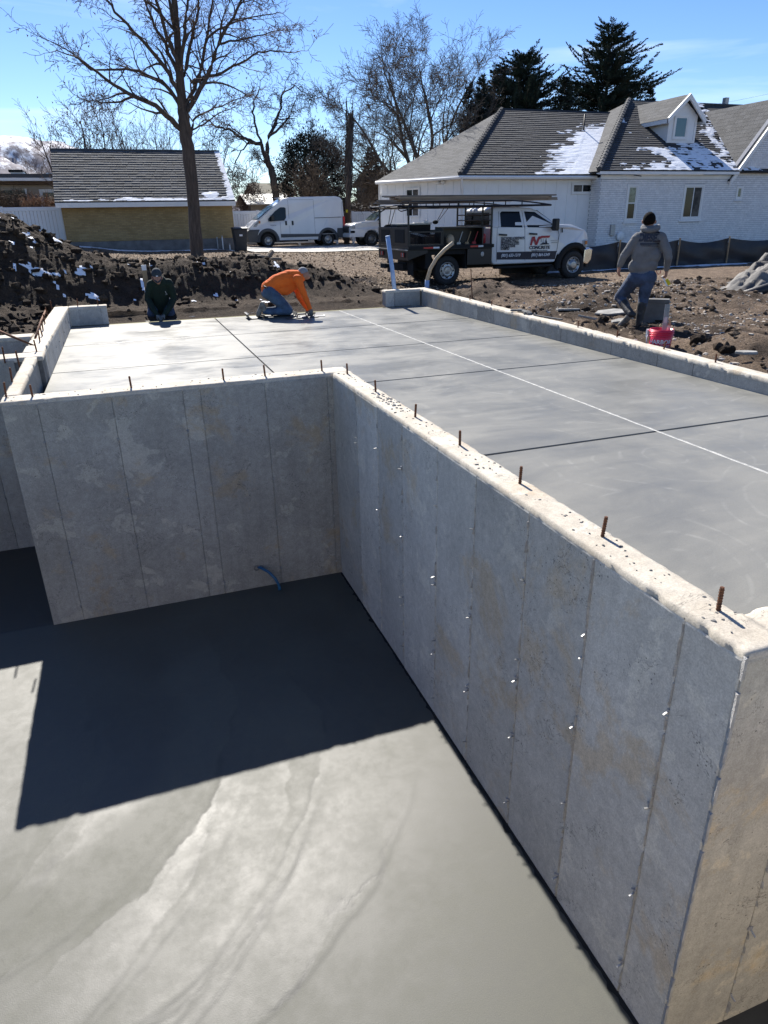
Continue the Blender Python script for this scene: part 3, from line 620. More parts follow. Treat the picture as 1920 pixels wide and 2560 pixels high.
# garage slab: panels between tooled joints
slab = struct(MB().box(-1.05, CX - 0.002, 7.29, 14.50, -0.45, SLAB_Z - 0.022).box(2.13, CX - 0.002, 1.76, 7.29, -0.45, SLAB_Z - 0.022).build('garage_slab', MT['seam']), 'wet grey troweled garage slab cut into panels by straight joints', 'slab')
g = 0.005
def slab_panel(x0, x1, y0, y1):
    MB().box(x0 + (.011 if x0 == 1.62 else g), x1 - (.011 if x1 == 1.62 else g), y0 + .015, y1 - .015, SLAB_Z - 0.10, SLAB_Z).build('slab_panel', MT['slab'], slab, bevel=0.007, seg=3)
for ya, yb in ((1.76, 4.66), (4.66, 7.60)):
    slab_panel(2.13, 4.22, ya, yb); slab_panel(4.22, CX - .004, ya, yb)
slab_panel(-1.05, 1.62, 7.29, 9.83); slab_panel(1.62, 2.125, 7.29, 7.60); slab_panel(1.62, 4.22, 7.60, 9.83); slab_panel(4.22, CX - .004, 7.60, 9.83)
for ya, yb in ((9.83, 12.1), (12.1, 14.5)):
    for xa, xb in ((-1.05, 1.62), (1.62, 4.22), (4.22, CX - .004)): slab_panel(xa, xb, ya, yb)
for jx, y0 in ((4.22, 1.76),):
    for s_ in (-1, 1):
        mb = MB(); y = y0; prev = None; pts = []
        while y < 14.49:
            wdt = 0.003 + 0.005 * rng.random(); pts.append((y, wdt, 0.0012 + 0.0025 * rng.random())); y += 0.05
        vs = []; 
        for y, wdt, h in pts: vs += [V(jx + s_ * 0.003, y, SLAB_Z - 0.004), V(jx + s_ * 0.007, y, SLAB_Z + h), V(jx + s_ * (0.008 + wdt), y, SLAB_Z + 0.0008)]
        mb.add(vs, [(i * 3 + k, i * 3 + k + 1, i * 3 + k + 4, i * 3 + k + 3) for i in range(len(pts) - 1) for k in (0, 1)])
        mb.build('joint_lip', MT['cream'], slab)  # pale raised strips along both sides of the long joint
# broken crust of concrete by the dowel near the inner corner
mb = MB()
for k in range(45):
    c = V(rng.uniform(2.0, 2.118), rng.gauss(5.62, .2), 0.002); s_ = rng.uniform(.004, .016)
    mb.ball(c, (s_, s_ * rng.uniform(.6, 1.4), s_ * .5), 6, 4)
o = mb.build('crumbled_concrete', MT['rock']); tag(o, 'crumbs of broken concrete on the wall top near the inner corner', 'rubble', kind='stuff')

mb = MB(); gr2 = random.Random(77)
for k in range(170):
    x_, y_ = (gr2.uniform(1.96, 2.11), gr2.uniform(1.6, 6.95)) if k % 3 else (gr2.uniform(-1.2, 1.9), gr2.uniform(7.03, 7.24)); s_ = gr2.uniform(.002, .009)
    mb.ball((x_, y_, .001), (s_ * gr2.uniform(.7, 2.0), s_ * gr2.uniform(.7, 1.6), s_ * .6), 6, 4)
tag(mb.build('grit', MT['seam']), 'dark grit and crumbs strewn along the sunlit wall tops', 'grit', kind='stuff')
# basement floor with scalloped trowel passes
ar = random.Random(19); ARCS = []
for k in range(26):
    s_ = ar.uniform(-1.6, 2.4); bx_, by_ = -2.6 + s_ * .8 + ar.uniform(-.4, .4), 5.0 + s_ * .1 + ar.uniform(-.5, .5); ARCS.append(((bx_, by_), ar.uniform(2.1, 3.3), ar.uniform(.001, .0028), ar.uniform(.3, .8), ar.uniform(-1.5, -.35), ar.uniform(.4, .9)))
def floor_z(X, Y):
    Z = np.full(X.shape, FLOOR_Z); wx = X + 0.16 * (fbm(X * 1.1, Y * 1.1, 3, 41) - .5) + 0.035 * fbm(X * 8, Y * 8, 4, 45); wy = Y + 0.16 * (fbm(X * 1.1, Y * 1.1, 3, 42) - .5) + 0.035 * fbm(X * 8, Y * 8, 4, 46)
    for (ax, ay), rr, h, wd, an, sp_ in ARCS:
        d = np.hypot(wx - ax, wy - ay) - rr; th = np.arctan2(wy - ay, wx - ax); gate = np.exp(-((th - an) / sp_) ** 2 * 1.2)
        Z = Z + gate * h * np.where(d < 0, np.clip(1 + d / wd, 0, 1), np.clip(1 - d / 0.03, 0, 1)) 
    return Z + 0.0012 * (fbm(X * 1.6, Y * 1.6, 4, 44) - .5)
def floor_film(X, Y):
    """each float pass leaves its own film; later passes lie over earlier ones"""
    F = 0.45 + 0.5 * (fbm(X * 1.2, Y * 1.2, 4, 47) - .5); E = np.zeros(X.shape); wx = X + 0.30 * (fbm(X * 1.1, Y * 1.1, 3, 41) - .5) + 0.09 * (fbm(X * 9, Y * 9, 4, 45) - .5); wy = Y + 0.30 * (fbm(X * 1.1, Y * 1.1, 3, 42) - .5) + 0.09 * (fbm(X * 9, Y * 9, 4, 46) - .5); r_ = random.Random(8)
    for (ax, ay), rr, h, wd, an, sp_ in ARCS:
        d = np.hypot(wx - ax, wy - ay) - rr; th = np.arctan2(wy - ay, wx - ax); gate = np.exp(-((th - an) / sp_) ** 2 * 1.2); ins = sstep(-wd, -wd + .25, d) * sstep(.012, -.004, d) * sstep(.15, .6, gate); val = r_.uniform(.1, .95)
        F = F * (1 - ins * .75) + val * ins * .75; E = np.maximum(E * (1 - ins * .6), np.exp(-(d / .014) ** 2) * sstep(.3, .8, gate) * sstep(.40, .62, fbm(X * 4 + ax, Y * 4, 3, 48)) * r_.uniform(.3, 1))
        if r_.random() < .5: E = np.maximum(E, .9 * np.exp(-((d + .05) / .05) ** 2) * sstep(.5, .9, gate) * sstep(.56, .66, fbm(X * 6 + ax, Y * 6, 4, 49)))
    return np.clip(F, 0, 1), E
fxs, fys = np.arange(-2.6, 2.35, 0.015), np.arange(0.2, 7.02, 0.015)
v, f = gridmesh(fxs, fys, floor_z); FX, FY = np.meshgrid(fxs, fys); ff, fe = floor_film(FX, FY)
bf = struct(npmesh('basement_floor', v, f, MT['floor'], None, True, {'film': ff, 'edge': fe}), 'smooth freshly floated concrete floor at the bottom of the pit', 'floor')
# dark strip for the gap at the right wall; wider bits paint tie shadows
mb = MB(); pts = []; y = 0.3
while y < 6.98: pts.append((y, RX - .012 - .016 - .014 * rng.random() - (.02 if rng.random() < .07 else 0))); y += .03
mb.add([q for y, x in pts for q in (V(x, y, FLOOR_Z + .006), V(RX + .01, y, FLOOR_Z + .008))], [(2 * i, 2 * i + 1, 2 * i + 3, 2 * i + 2) for i in range(len(pts) - 1)]); mb.build('edge_gap_tie_shadow', MT['black_matte'], bf)
MB().add([V(-7, -1, FLOOR_Z - .004), V(8, -1, FLOOR_Z - .004), V(8, 9.3, FLOOR_Z - .004), V(-7, 9.3, FLOOR_Z - .004)], [(0, 1, 2, 3)]).build('floor_margin', MT['floor'], bf)

# blue hose stub out of the wall
hp = [at_y(642, 1420, 6.985) + V(0, 0.05, 0)]
for px, py, yy in ((655, 1421, 6.93), (672, 1430, 6.88), (688, 1446, 6.85), (697, 1462, 6.84), (699, 1473, 6.84)): hp.append(at_y(px, py, yy))
hose = thing('water_line', 'blue water line curving out of the shaded wall above the floor', 'hose')
MB().tube(hp, 0.016, 10).build('hose', MT['bluehose'], hose, True)
MB().tube([hp[-1] + V(0, 0, .03), hp[-1] - V(0, 0, .005)], 0.019, 10).build('end_cap', MT['bluehose'], hose, True)
MB().lathe([(0.02, -.004), (0.034, -.004), (0.034, .006), (0.02, .006)], 14, face_matrix(at_y(642, 1420, 6.985), (1, 0, 0), (0, 0, 1)), True).build('collar', MT['seam'], hose)

# ------------------------------------------------------------------ ground
def base_g(X, Y):
    left = 0.46 * sstep(19.5, 28.0, Y) + sstep(29, 35.5, Y) * (0.10 * sstep(5.6, 4.4, X) + 0.42 * sstep(1.5, -3.2, X))
    right = 0.05 * sstep(20, 23, Y) + 0.30 * sstep(23, 30, Y)
    k = sstep(9.0, 15.0, X - 0.12 * (Y - 20)); return -0.26 - 0.08 * sstep(15, 19, Y) * sstep(6, 9, X) + left * (1 - k) + right * k
def berm(X, Y):
    # spoil ridge behind the slab and the big heap at the left
    cr = 16.9 + 0.22 * (X - 0.2) + 0.5 * (fbm(X * .5, X * 0 + 3, 2, 71) - .5)
    h = 0.74 * sstep(6.6, 2.4, X) * (0.75 + 0.45 * fbm(X * .8, Y * 0 + 1, 3, 72)) * sstep(-8, -5, X)
    d = Y - cr; prof = np.where(d < 0, np.exp(-(d / 1.05) ** 2), np.exp(-(d / 1.6) ** 2)); a = h * prof
    heap = 1.95 * np.exp(-(((X + 4.0) / 2.55) ** 2 + ((Y - 19.4) / 2.4) ** 2)) + 0.75 * np.exp(-(((X + 2.1) / 1.3) ** 2 + ((Y - 17.6) / 1.5) ** 2)) + 0.5 * np.exp(-(((X + 3.6) / 1.8) ** 2 + ((Y - 15.3) / 1.3) ** 2))
    lump = 0.40 * np.exp(-(((X - 2.55) / 0.7) ** 2 + ((Y - 19.6) / 0.8) ** 2)) + 0.25 * np.exp(-(((X - 5.0) / 0.9) ** 2 + ((Y - 16.9) / 0.9) ** 2))
    r2 = 0.28 * np.exp(-(((X - 7.6) / 1.0) ** 2 + ((Y - 14.3) / 0.9) ** 2)) + 0.34 * np.exp(-(((X - 8.6) / 1.1) ** 2 + ((Y - 11.6) / 0.8) ** 2)) + 0.22 * np.exp(-(((X - 10.5) / 1.6) ** 2 + ((Y - 10.6) / 0.9) ** 2)) + .16 * np.exp(-(((X - 7.6) / .6) ** 2 + ((Y - 7.0) / .5) ** 2))
    return a + heap + lump + r2
def rough_mask(X, Y):
    spoil = np.clip(berm(X, Y) * 2.2, 0, 1); site = (0.30 + 0.45 * sstep(.42, .62, fbm(X * .55, Y * .55, 2, 28))) * sstep(18.5, 15.0, Y + .25 * (X - 8)) + 0.05
    strip = np.where(X < -1.0, 0.7 * sstep(15.5, 14.5, Y), 0)
    return np.clip(np.maximum(np.maximum(spoil, site * sstep(5.5, 6.6, X)), np.maximum(strip, 0.6 * sstep(16.4, 15, Y))), 0.05, 1)
def ground_z(X, Y):
    r_ = rough_mask(X, Y); wx = X + 0.22 * (fbm(X * 2, Y * 2, 3, 11) - .5); wy = Y + 0.22 * (fbm(X * 2, Y * 2, 3, 12) - .5)
    n = 0.20 * (clod(wx * 1.9, wy * 1.9, 21) - .35) + 0.12 * (clod(wx * 4.3, wy * 4.3, 22) - .35) + 0.06 * (clod(wx * 9.1, wy * 9.1, 23) - .4) + 0.09 * (fbm(X * 6, Y * 6, 4, 24) - .5)
    flat = 0.03 * (fbm(X * .8, Y * .8, 3, 25) - .5) + 0.022 * (fbm(X * 8, Y * 8, 3, 26) - .5)
    tr = sstep(20.4, 19.2, Y) * sstep(16.4, 17.6, Y) * sstep(7.2, 8.2, X) * 0.75      # driven over, flatter by the truck
    return base_g(X, Y) + berm(X, Y) + n * r_ * (1 - tr) + flat
def dry_f(X, Y):
    d = 0.15 + 0.75 * sstep(18.0, 22.5, Y + 0.6 * (fbm(X, Y, 3, 51) - .5)) * (1 - np.clip(berm(X, Y) * 1.6, 0, 1))
    road = sstep(15.6, 18.2, Y + 0.35 * (X - 12)) * sstep(10, 12.5, X); site = 0.85 * sstep(6.0, 7.0, X) * sstep(17, 14, Y) * sstep(.32, .6, fbm(X * 1.1, Y * 1.1, 4, 52))
    return np.clip(np.maximum(np.maximum(d, 1.15 * road), site + 0.08), 0, 1.15)
gx = np.r_[np.arange(-30, -9, 0.6), np.arange(-9, 13.0, 0.062), np.arange(13.0, 26, 0.14), np.arange(26, 48, 0.7)]
gy = np.r_[np.arange(1.5, 20.5, 0.062), np.arange(20.5, 30, 0.12), np.arange(30, 58, 0.5)]
X, Y = np.meshgrid(gx, gy); Z = ground_z(X, Y)
Z = np.where((X > -1.5) & (X < -1.25) & (Y < 14.9), np.minimum(Z, -0.10), Z)
Z = np.where((X > 5.9) & (X < 6.75) & (Y < 14.9), np.minimum(Z, -0.30 + 0.14 * sstep(6.35, 6.75, X)), Z)
Z = np.where((X > -1.3) & (X < 6.3) & (Y < 14.9), np.minimum(Z, np.where(Y < 14.52, -0.34, -0.275 + 0.35 * np.clip(Y - 14.6, 0, 1))), Z)
Z = np.where((X < -1.2) & (Y < 11.5), np.minimum(Z, -0.06), Z)
v = np.stack([X, Y, Z], -1).reshape(-1, 3); nx = len(gx)
I, J = np.meshgrid(np.arange(nx - 1), np.arange(len(gy) - 1)); a = (J * nx + I).ravel(); f = np.stack([a, a + 1, a + 1 + nx, a + nx], 1)
fc = v[f].mean(1); keep = ~(((fc[:, 0] > -1.22) & (fc[:, 0] < CX + 0.13) & (fc[:, 1] < 14.53)) | ((fc[:, 0] < -1.2) & (fc[:, 1] < 11.05)))
ground = struct(npmesh('ground', v, f[keep], MT['dirt'], None, True, {'dry': dry_f(X, Y)}), 'rutted brown dirt lot strewn with clods and pebbles', 'ground')
# the wider land out to the foot of the mountains
mb = MB(); 
xs = [-4000, -400, -60, -30, 47.5, 120, 500, 4000]; ys = [57.4, 120, 500, 1500, 4000]
for i in range(len(xs) - 1):
    for j in range(len(ys) - 1): mb.add([V(xs[i], ys[j], 0.2), V(xs[i + 1], ys[j], 0.2), V(xs[i + 1], ys[j + 1], 0.2), V(xs[i], ys[j + 1], 0.2)], [(0, 1, 2, 3)])
mb.add([V(-4000, -3000, -.5), V(-29.9, -3000, -.5), V(-29.9, 57.5, -.1), V(-4000, 57.5, -.1)], [(0, 1, 2, 3)])
mb.add([V(47, -3000, -.5), V(4000, -3000, -.5), V(4000, 57.5, -.1), V(47, 57.5, -.1)], [(0, 1, 2, 3)])
mb.add([V(-29.9, -3000, -.5), V(47, -3000, -.5), V(47, -1.15, -.5), V(-29.9, -1.15, -.5)], [(0, 1, 2, 3)])
mb.add([V(-29.9, -1.15, -.5), V(-7.1, -1.15, -.5), V(-7.1, 11.1, -.3), V(-29.9, 11.1, -.3)], [(0, 1, 2, 3)])
mb.add([V(8.0, -1.15, -.5), V(47, -1.15, -.5), V(47, 1.52, -.4), V(8.0, 1.52, -.4)], [(0, 1, 2, 3)])
MT['land'] = mat('dry_grass_land', (0.19, 0.165, 0.11), (0.11, 0.10, 0.07), 0.95, 0.6)
struct(mb.build('far_land', MT['land']), 'dry winter grass land around the lots', 'land')

def gz(x, y): return float(ground_z(np.array([x]), np.array([y]))[0])
def gzs(x, y): return float(base_g(np.array([x], float), np.array([y], float))[0])

# loose clods: the ones one can pick out are still an uncountable litter
ico = bmesh.new(); bmesh.ops.create_icosphere(ico, subdivisions=1, radius=1); IV = np.array([v_.co[:] for v_ in ico.verts]); IF = np.array([[v_.index for v_ in f_.verts] for f_ in ico.faces]); ico.free()
nr = np.random.RandomState(5)
def scatter(name, n, xr, yr, size, m, label, cat, dens=None, squash=(0.5, 1.0), sink=0.3, dry=None, rough_=0.27):
    x = nr.uniform(*xr, n); y = nr.uniform(*yr, n)
    if dens is not None: k = nr.rand(n) < dens(x, y); x, y = x[k], y[k]
    k = ~(((x > -1.35) & (x < CX + 0.26) & (y < 14.85)) | ((x < -1.2) & (y < 11.3))); x, y = x[k], y[k]; n = len(x)
    s = size[0] * (size[1] / size[0]) ** (nr.rand(n) ** 2.2); z = ground_z(x, y)
    jit = 1 + rough_ * nr.randn(n, len(IV), 1); a = nr.uniform(0, 6.28, n); ca, sa = np.cos(a), np.sin(a)
    el = np.stack([nr.uniform(.7, 1.2, n), nr.uniform(.7, 1.2, n), nr.uniform(*squash, n)], 1)
    P = IV[None] * jit * el[:, None, :] * s[:, None, None]
    Q = np.stack([P[..., 0] * ca[:, None] - P[..., 1] * sa[:, None], P[..., 0] * sa[:, None] + P[..., 1] * ca[:, None], P[..., 2]], -1)
    Q += np.stack([x, y, z + s * el[:, 2] * (0.5 - sink)], 1)[:, None, :]
    F = (IF[None] + (np.arange(n) * len(IV))[:, None, None]).reshape(-1, 3)
    at = {'dry': np.repeat(dry(x, y) if dry else np.zeros(n), len(IV))}
    o = npmesh(name, Q.reshape(-1, 3), F, m, None, False, at); return tag(o, label, cat, kind='stuff')
scatter('dirt_clods', 9000, (-8, 7), (14.6, 22), (0.014, 0.105), MT['dirt'], 'loose dark clods over the spoil heaps behind the slab', 'clods', lambda x, y: np.clip(berm(x, y) * 1.6, 0.05, 1), dry=lambda x, y: nr.rand(len(x)) ** 3 * 0.6)
scatter('site_clods', 5200, (6.3, 15), (3, 16.5), (0.012, 0.095), MT['dirt'], 'loose brown clods on the trampled ground beyond the curb', 'clods', lambda x, y: 0.25 + 0.75 * sstep(.45, .65, fbm(x * .9, y * .9, 3, 61)), dry=lambda x, y: 0.15 + 0.9 * nr.rand(len(x)) ** 1.3)
scatter('pebbles', 14000, (6.3, 15), (3, 17), (0.008, 0.04), MT['stone'], 'pale pebbles and gravel among the clods beyond the curb', 'gravel', lambda x, y: sstep(.35, .65, fbm(x * .7 + 9, y * .7, 3, 62)), squash=(.35, .8))
scatter('strip_clods', 1100, (-7, -1.3), (11.3, 15.2), (0.02, 0.13), MT['dirt'], 'lumps of soil left of the long foundation strip', 'clods', dry=lambda x, y: nr.rand(len(x)) ** 2 * 0.5)

# dead leaves over the middle of the lot
def leaf_litter(name, n, xr, yr, label, dens, size=(0.04, 0.09)):
    x = nr.uniform(*xr, n); y = nr.uniform(*yr, n); k = nr.rand(n) < dens(x, y); x, y = x[k], y[k]; n = len(x); z = ground_z(x, y) + 0.012
    s = nr.uniform(*size, n); a = nr.uniform(0, 6.28, n); t = nr.normal(0, .38, (n, 2))
    base = np.array([[-.5, 0], [0, -.36], [.62, 0], [0, .36]]); ca, sa = np.cos(a), np.sin(a)
    bx = (base[None, :, 0] * ca[:, None] - base[None, :, 1] * sa[:, None]) * s[:, None]; by = (base[None, :, 0] * sa[:, None] + base[None, :, 1] * ca[:, None]) * s[:, None]
    bz = bx * t[:, :1] + by * t[:, 1:] + nr.uniform(0, .012, (n, 4)); Q = np.stack([bx + x[:, None], by + y[:, None], bz + z[:, None]], -1).reshape(-1, 3)
    o = npmesh(name, Q, np.arange(4 * n).reshape(-1, 4), MT['leaf']); return tag(o, label, 'leaves', kind='stuff')
leaf_litter('leaf_litter', 26000, (-3, 16), (17.5, 34), 'dry tan leaves carpeting the middle of the lot', lambda x, y: np.clip(1 - berm(x, y) * 1.8, 0.03, 1) * sstep(17.2, 20.5, y + 0.8 * (x < 6)) * (0.35 + 0.65 * fbm(x * .5, y * .5, 2, 66)) * np.where(x > 10.5, .25, 1))
leaf_litter('leaf_scatter', 3500, (6.4, 14), (8, 18), 'a few dry leaves caught among the clods by the truck', lambda x, y: 0.25 + .5 * sstep(13, 17, y), (0.03, 0.07))

# snow left in the lee of the heaps and along the garage
def snow(name, xs, ys, mask, label, lift=0.03):
    X, Y = np.meshgrid(xs, ys); M_ = mask(X, Y) + 0.16 * (fbm(X * 6, Y * 6, 3, 83) - .5); Z = ground_z(X, Y) + lift * np.clip(M_ * 3, 0, 1) + 0.004
    nx = len(xs); I, J = np.meshgrid(np.arange(nx - 1), np.arange(len(ys) - 1)); a = (J * nx + I).ravel(); f = np.stack([a, a + 1, a + 1 + nx, a + nx], 1)
    k = M_.reshape(-1)[f].min(1) > 0; f = f[k]; us, inv = np.unique(f, return_inverse=True); v = np.stack([X, Y, Z], -1).reshape(-1, 3)[us]
    o = npmesh(name, v, inv.reshape(-1, 4), MT['snow'], None, True); return tag(o, label, 'snow', kind='stuff')
snow('heap_snow', np.arange(-8, 3.6, 0.05), np.arange(14.9, 21, 0.05), lambda X, Y: fbm(X * 5.2, Y * 5.2, 3, 81) - 0.70 + 0.10 * sstep(1.0, -3.5, X) + 0.02 * sstep(15.5, 18, Y) - 0.2 * sstep(15.4, 14.9, Y), 'patches of old snow lying between the dark clods at left')
snow('garage_snow', np.arange(-1.6, 5.3, 0.06), np.arange(34.2, 35.98, 0.06), lambda X, Y: fbm(X * 1.2, Y * 2.0, 3, 84) - 0.72 + 0.42 * sstep(34.6, 35.4, Y), 'strip of snow along the foot of the yellow brick garage')
snow('berm_snow', np.arange(3.4, 6.2, 0.05), np.arange(20.0, 22.6, 0.05), lambda X, Y: fbm(X * 2.2, Y * 2.2, 3, 85) - 0.66, 'small snow crumbs behind the kneeling worker in orange')
snow('van_snow', np.arange(9, 15, 0.08), np.arange(42.0, 43.3, 0.08), lambda X, Y: fbm(X * 1.0, Y * 1.5, 3, 86) - 0.48, 'snow bank along the white fence behind the van')
snow('silt_snow', np.arange(13.5, 26, 0.08), np.arange(21.1, 21.8, 0.06), lambda X, Y: fbm(X * .8, Y * 2, 3, 87) - 0.42, 'thin line of snow at the foot of the black silt fence')

# mountain ridge
def mtn(az, el_pts): pass
ridge_px = [(-700, 330), (-420, 300), (-200, 322), (-60, 333), (0, 337), (40, 340), (70, 345), (100, 352), (130, 350), (160, 356), (200, 372), (260, 400), (330, 440), (420, 480), (560, 520), (700, 545)]
mv = []; nP = 220; nd_ = 46
pxs = np.linspace(-700, 700, nP); pys = np.interp(pxs, [p[0] for p in ridge_px], [p[1] for p in ridge_px])
for j in range(nd_):
    t = j / (nd_ - 1)
    for i in range(nP):
        top = at_y(pxs[i], pys[i], 3200.0); bx = top.x * (0.62 + 0.38 * t); yy = 2000 + 1200 * t
        nz = 150 * (float(fbm(bx / 260.0, yy / 260.0, 5, 91)) - .5) * min(1, (1 - t) * 4) * min(1, t * 3)
        rid = 95 * (abs(float(fbm(bx / 150.0 + 7, yy / 600.0, 4, 92)) - .5) * 2 - .3) * min(1, (1 - t) * 5) * min(1, t * 3)
        mv.append((bx, yy, max(0.0, top.z * t ** 1.25 + nz + rid + (18 * (float(fbm(bx / 60.0, yy / 60., 3, 93)) - .5) if 0.03 < t else 0))))
I, J = np.meshgrid(np.arange(nP - 1), np.arange(nd_ - 1)); a = (J * nP + I).ravel()
m, n, l, b = new_mat('mountain'); g_ = nd(n, 'ShaderNodeNewGeometry'); sc_ = nd(n, 'ShaderNodeMapping'); sc_.inputs['Scale'].default_value = (.012, .004, .012); l.new(g_.outputs['Position'], sc_.inputs['Vector'])
no = nd(n, 'ShaderNodeTexNoise', Scale=2.2, Detail=10, Roughness=.75); l.new(sc_.outputs[0], no.inputs['Vector'])
sp = nd(n, 'ShaderNodeSeparateXYZ'); l.new(g_.outputs['Position'], sp.inputs[0]); hh = nd(n, 'ShaderNodeMapRange'); hh.inputs['From Min'].default_value = 60; hh.inputs['From Max'].default_value = 330; hh.inputs['To Min'].default_value = -.17; hh.inputs['To Max'].default_value = .08; l.new(sp.outputs['Z'], hh.inputs['Value'])
fac = ramp(n, l, mul(n, l, no.outputs['Fac'], hh.outputs[0], 'ADD'), .47, .57); l.new(mixc(n, l, fac, (.19, .17, .19), (.82, .84, .88)), b.inputs['Base Color']); b.inputs['Roughness'].default_value = .95
struct(npmesh('mountain', np.array(mv), np.stack([a, a + 1, a + 1 + nP, a + nP], 1), m, None, True), 'brown mountain side streaked with snow on the left horizon', 'mountain')
# ------------------------------------------------------------------ buildings
def bxm(): return MB().box(-.5, .5, 0, 1, 0, 1)
SH_MESH = {}
def shingle_mesh(key):
    if key not in SH_MESH:
        b = MB(); b.add([V(-.5, 0, .35), V(.5, 0, .35), V(.5, 1, 0), V(-.5, 1, 0), V(-.5, 0, 1), V(.5, 0, 1), V(.5, 1, .5), V(-.5, 1, .5)], [(0, 3, 2, 1), (4, 5, 6, 7), (0, 1, 5, 4), (1, 2, 6, 5), (2, 3, 7, 6), (3, 0, 4, 7)])
        SH_MESH[key] = b.mesh('shingle', MT[key])
    return SH_MESH[key]
def shingles(p00, p10, p11, p01, expo, wid, thick=0.03, seed=0, hole=None):
    """matrices of shingles over a roof plane given by eave left/right and top right/left"""
    r_ = random.Random(seed); L = max((p01 - p00).length, (p11 - p10).length); rows = max(1, int(L / expo)); out = []
    up = ((p01 + p11) / 2 - (p00 + p10) / 2); n_ = (p10 - p00).cross(p01 - p00 if (p01 - p00).length > .1 else p11 - p10).normalized()
    if n_.z < 0: n_ = -n_
    for i in range(rows):
        a = p00.lerp(p01, i / rows); b_ = p10.lerp(p11, i / rows); d = b_ - a; W = d.length
        if W < 0.1: continue
        u = d / W; s_ = n_.cross(u); x = -r_.random() * wid
        while x < W:
            w_ = wid * r_.uniform(.75, 1.25); x0, x1 = max(0, x), min(W, x + w_ - 0.006)
            if x1 - x0 > 0.04:
                c = a + u * ((x0 + x1) / 2) + n_ * r_.uniform(0.0, min(0.006, thick * .15)) - s_ * r_.uniform(0, .012)
                if hole is None or not hole(c):
                    out.append(Matrix(((u.x * (x1 - x0), s_.x * expo * 1.12, n_.x * thick, c.x), (u.y * (x1 - x0), s_.y * expo * 1.12, n_.y * thick, c.y), (u.z * (x1 - x0), s_.z * expo * 1.12, n_.z * thick, c.z), (0, 0, 0, 1))))
            x += w_
    return out
def near_cam(Mx): return Mx.translation.length
def roof_poly(name, pts, parent, thick=0.06, m=None):
    b = MB(); n_ = (pts[1] - pts[0]).cross(pts[2] - pts[0]).normalized(); n_ = n_ if n_.z > 0 else -n_; k = len(pts)
    b.add(list(pts) + [p - n_ * thick for p in pts], [tuple(range(k)), tuple(range(k, 2 * k))[::-1]] + [(i, (i + 1) % k, k + (i + 1) % k, k + i) for i in range(k)])
    return b.build(name, m or MT['underlay'], parent)
def snow_on_roof(parent, p00, p10, p11, p01, mask, res=0.07, lift=0.05, name='snow_patch'):
    W = (p10 - p00).length; L = (p01 - p00).length; nu, nv = int(W / res), int(L / res); n_ = (p10 - p00).cross(p01 - p00).normalized(); n_ = n_ if n_.z > 0 else -n_
    U, T = np.meshgrid(np.linspace(0, 1, nu), np.linspace(0, 1, nv)); mk = mask(U, T) + 0.10 * (fbm(U * W * 3, T * L * 6, 3, 95) - .5)
    a, b_, c, d = (np.array(p) for p in (p00, p10, p11, p01))
    P = (a * (1 - U[..., None]) + b_ * U[..., None]) * (1 - T[..., None]) + (d * (1 - U[..., None]) + c * U[..., None]) * T[..., None] + np.array(n_) * (lift + .04 * np.clip(mk * 4, 0, 1)[..., None])
    I, J = np.meshgrid(np.arange(nu - 1), np.arange(nv - 1)); q = (J * nu + I).ravel(); f = np.stack([q, q + 1, q + 1 + nu, q + nu], 1); f = f[mk.reshape(-1)[f].min(1) > 0]
    if len(f) == 0: return
    us, inv = np.unique(f, return_inverse=True); o = npmesh(name, P.reshape(-1, 3)[us], inv.reshape(-1, 4), MT['snow'], parent, True); o['kind'] = 'stuff'; return o
def window(parent, x0, x1, z0, z1, y, split='v', m=None, m2=None, fw=0.05, casing=0.09, sill=False, name='window'):
    fr = MB(); c = casing
    fr.box(x0 - c, x1 + c, y - .035, y + .01, z1, z1 + c).box(x0 - c, x1 + c, y - .035, y + .01, z0 - c, z0).box(x0 - c, x0, y - .035, y + .01, z0, z1).box(x1, x1 + c, y - .035, y + .01, z0, z1)
    wn = fr.build(name, MT['trim'], parent, bevel=.006, seg=1)
    MB().box(x0, x1, y + .02, y + .04, z0, z1).build('backing', MT['dark_room'], wn)
    s_ = MB(); s_.box(x0 + .002, x1 - .002, y - .012, y + .012, z1 - fw, z1 - .002).box(x0 + .002, x1 - .002, y - .012, y + .012, z0 + .002, z0 + fw).box(x0 + .002, x0 + fw, y - .012, y + .012, z0 + fw, z1 - fw).box(x1 - fw, x1 - .002, y - .012, y + .012, z0 + fw, z1 - fw)
    s_.build('sash', MT['trim'], wn); i0, i1, j0, j1 = x0 + fw, x1 - fw, z0 + fw, z1 - fw
    if split == 'v':
        mx_ = (i0 + i1) / 2; MB().box(mx_ - .022, mx_ + .022, y - .014, y + .012, j0, j1).build('mullion', MT['trim'], wn)
        MB().box(i0, mx_ - .022, y, y + .006, j0, j1).build('pane', m or MT['glass'], wn); MB().box(mx_ + .022, i1, y + .004, y + .010, j0, j1).build('pane', m2 or m or MT['glass'], wn)
    elif split == 'h':
        mz = (j0 + j1) / 2; MB().box(i0, i1, y - .014, y + .012, mz - .025, mz + .025).build('mullion', MT['trim'], wn)
        MB().box(i0, i1, y, y + .006, j0, mz - .025).build('pane', m2 or MT['glass'], wn); MB().box(i0, i1, y + .004, y + .01, mz + .025, j1).build('pane', m or MT['glass'], wn)
    else: MB().box(i0, i1, y, y + .006, j0, j1).build('pane', m or MT['glass'], wn)
    if sill: MB().box(x0 - c - .06, x1 + c + .06, y - .07, y + .01, z0 - c - .09, z0 - c - .004).build('sill', MT['white_brick'], wn, bevel=.006, seg=1)
    return wn

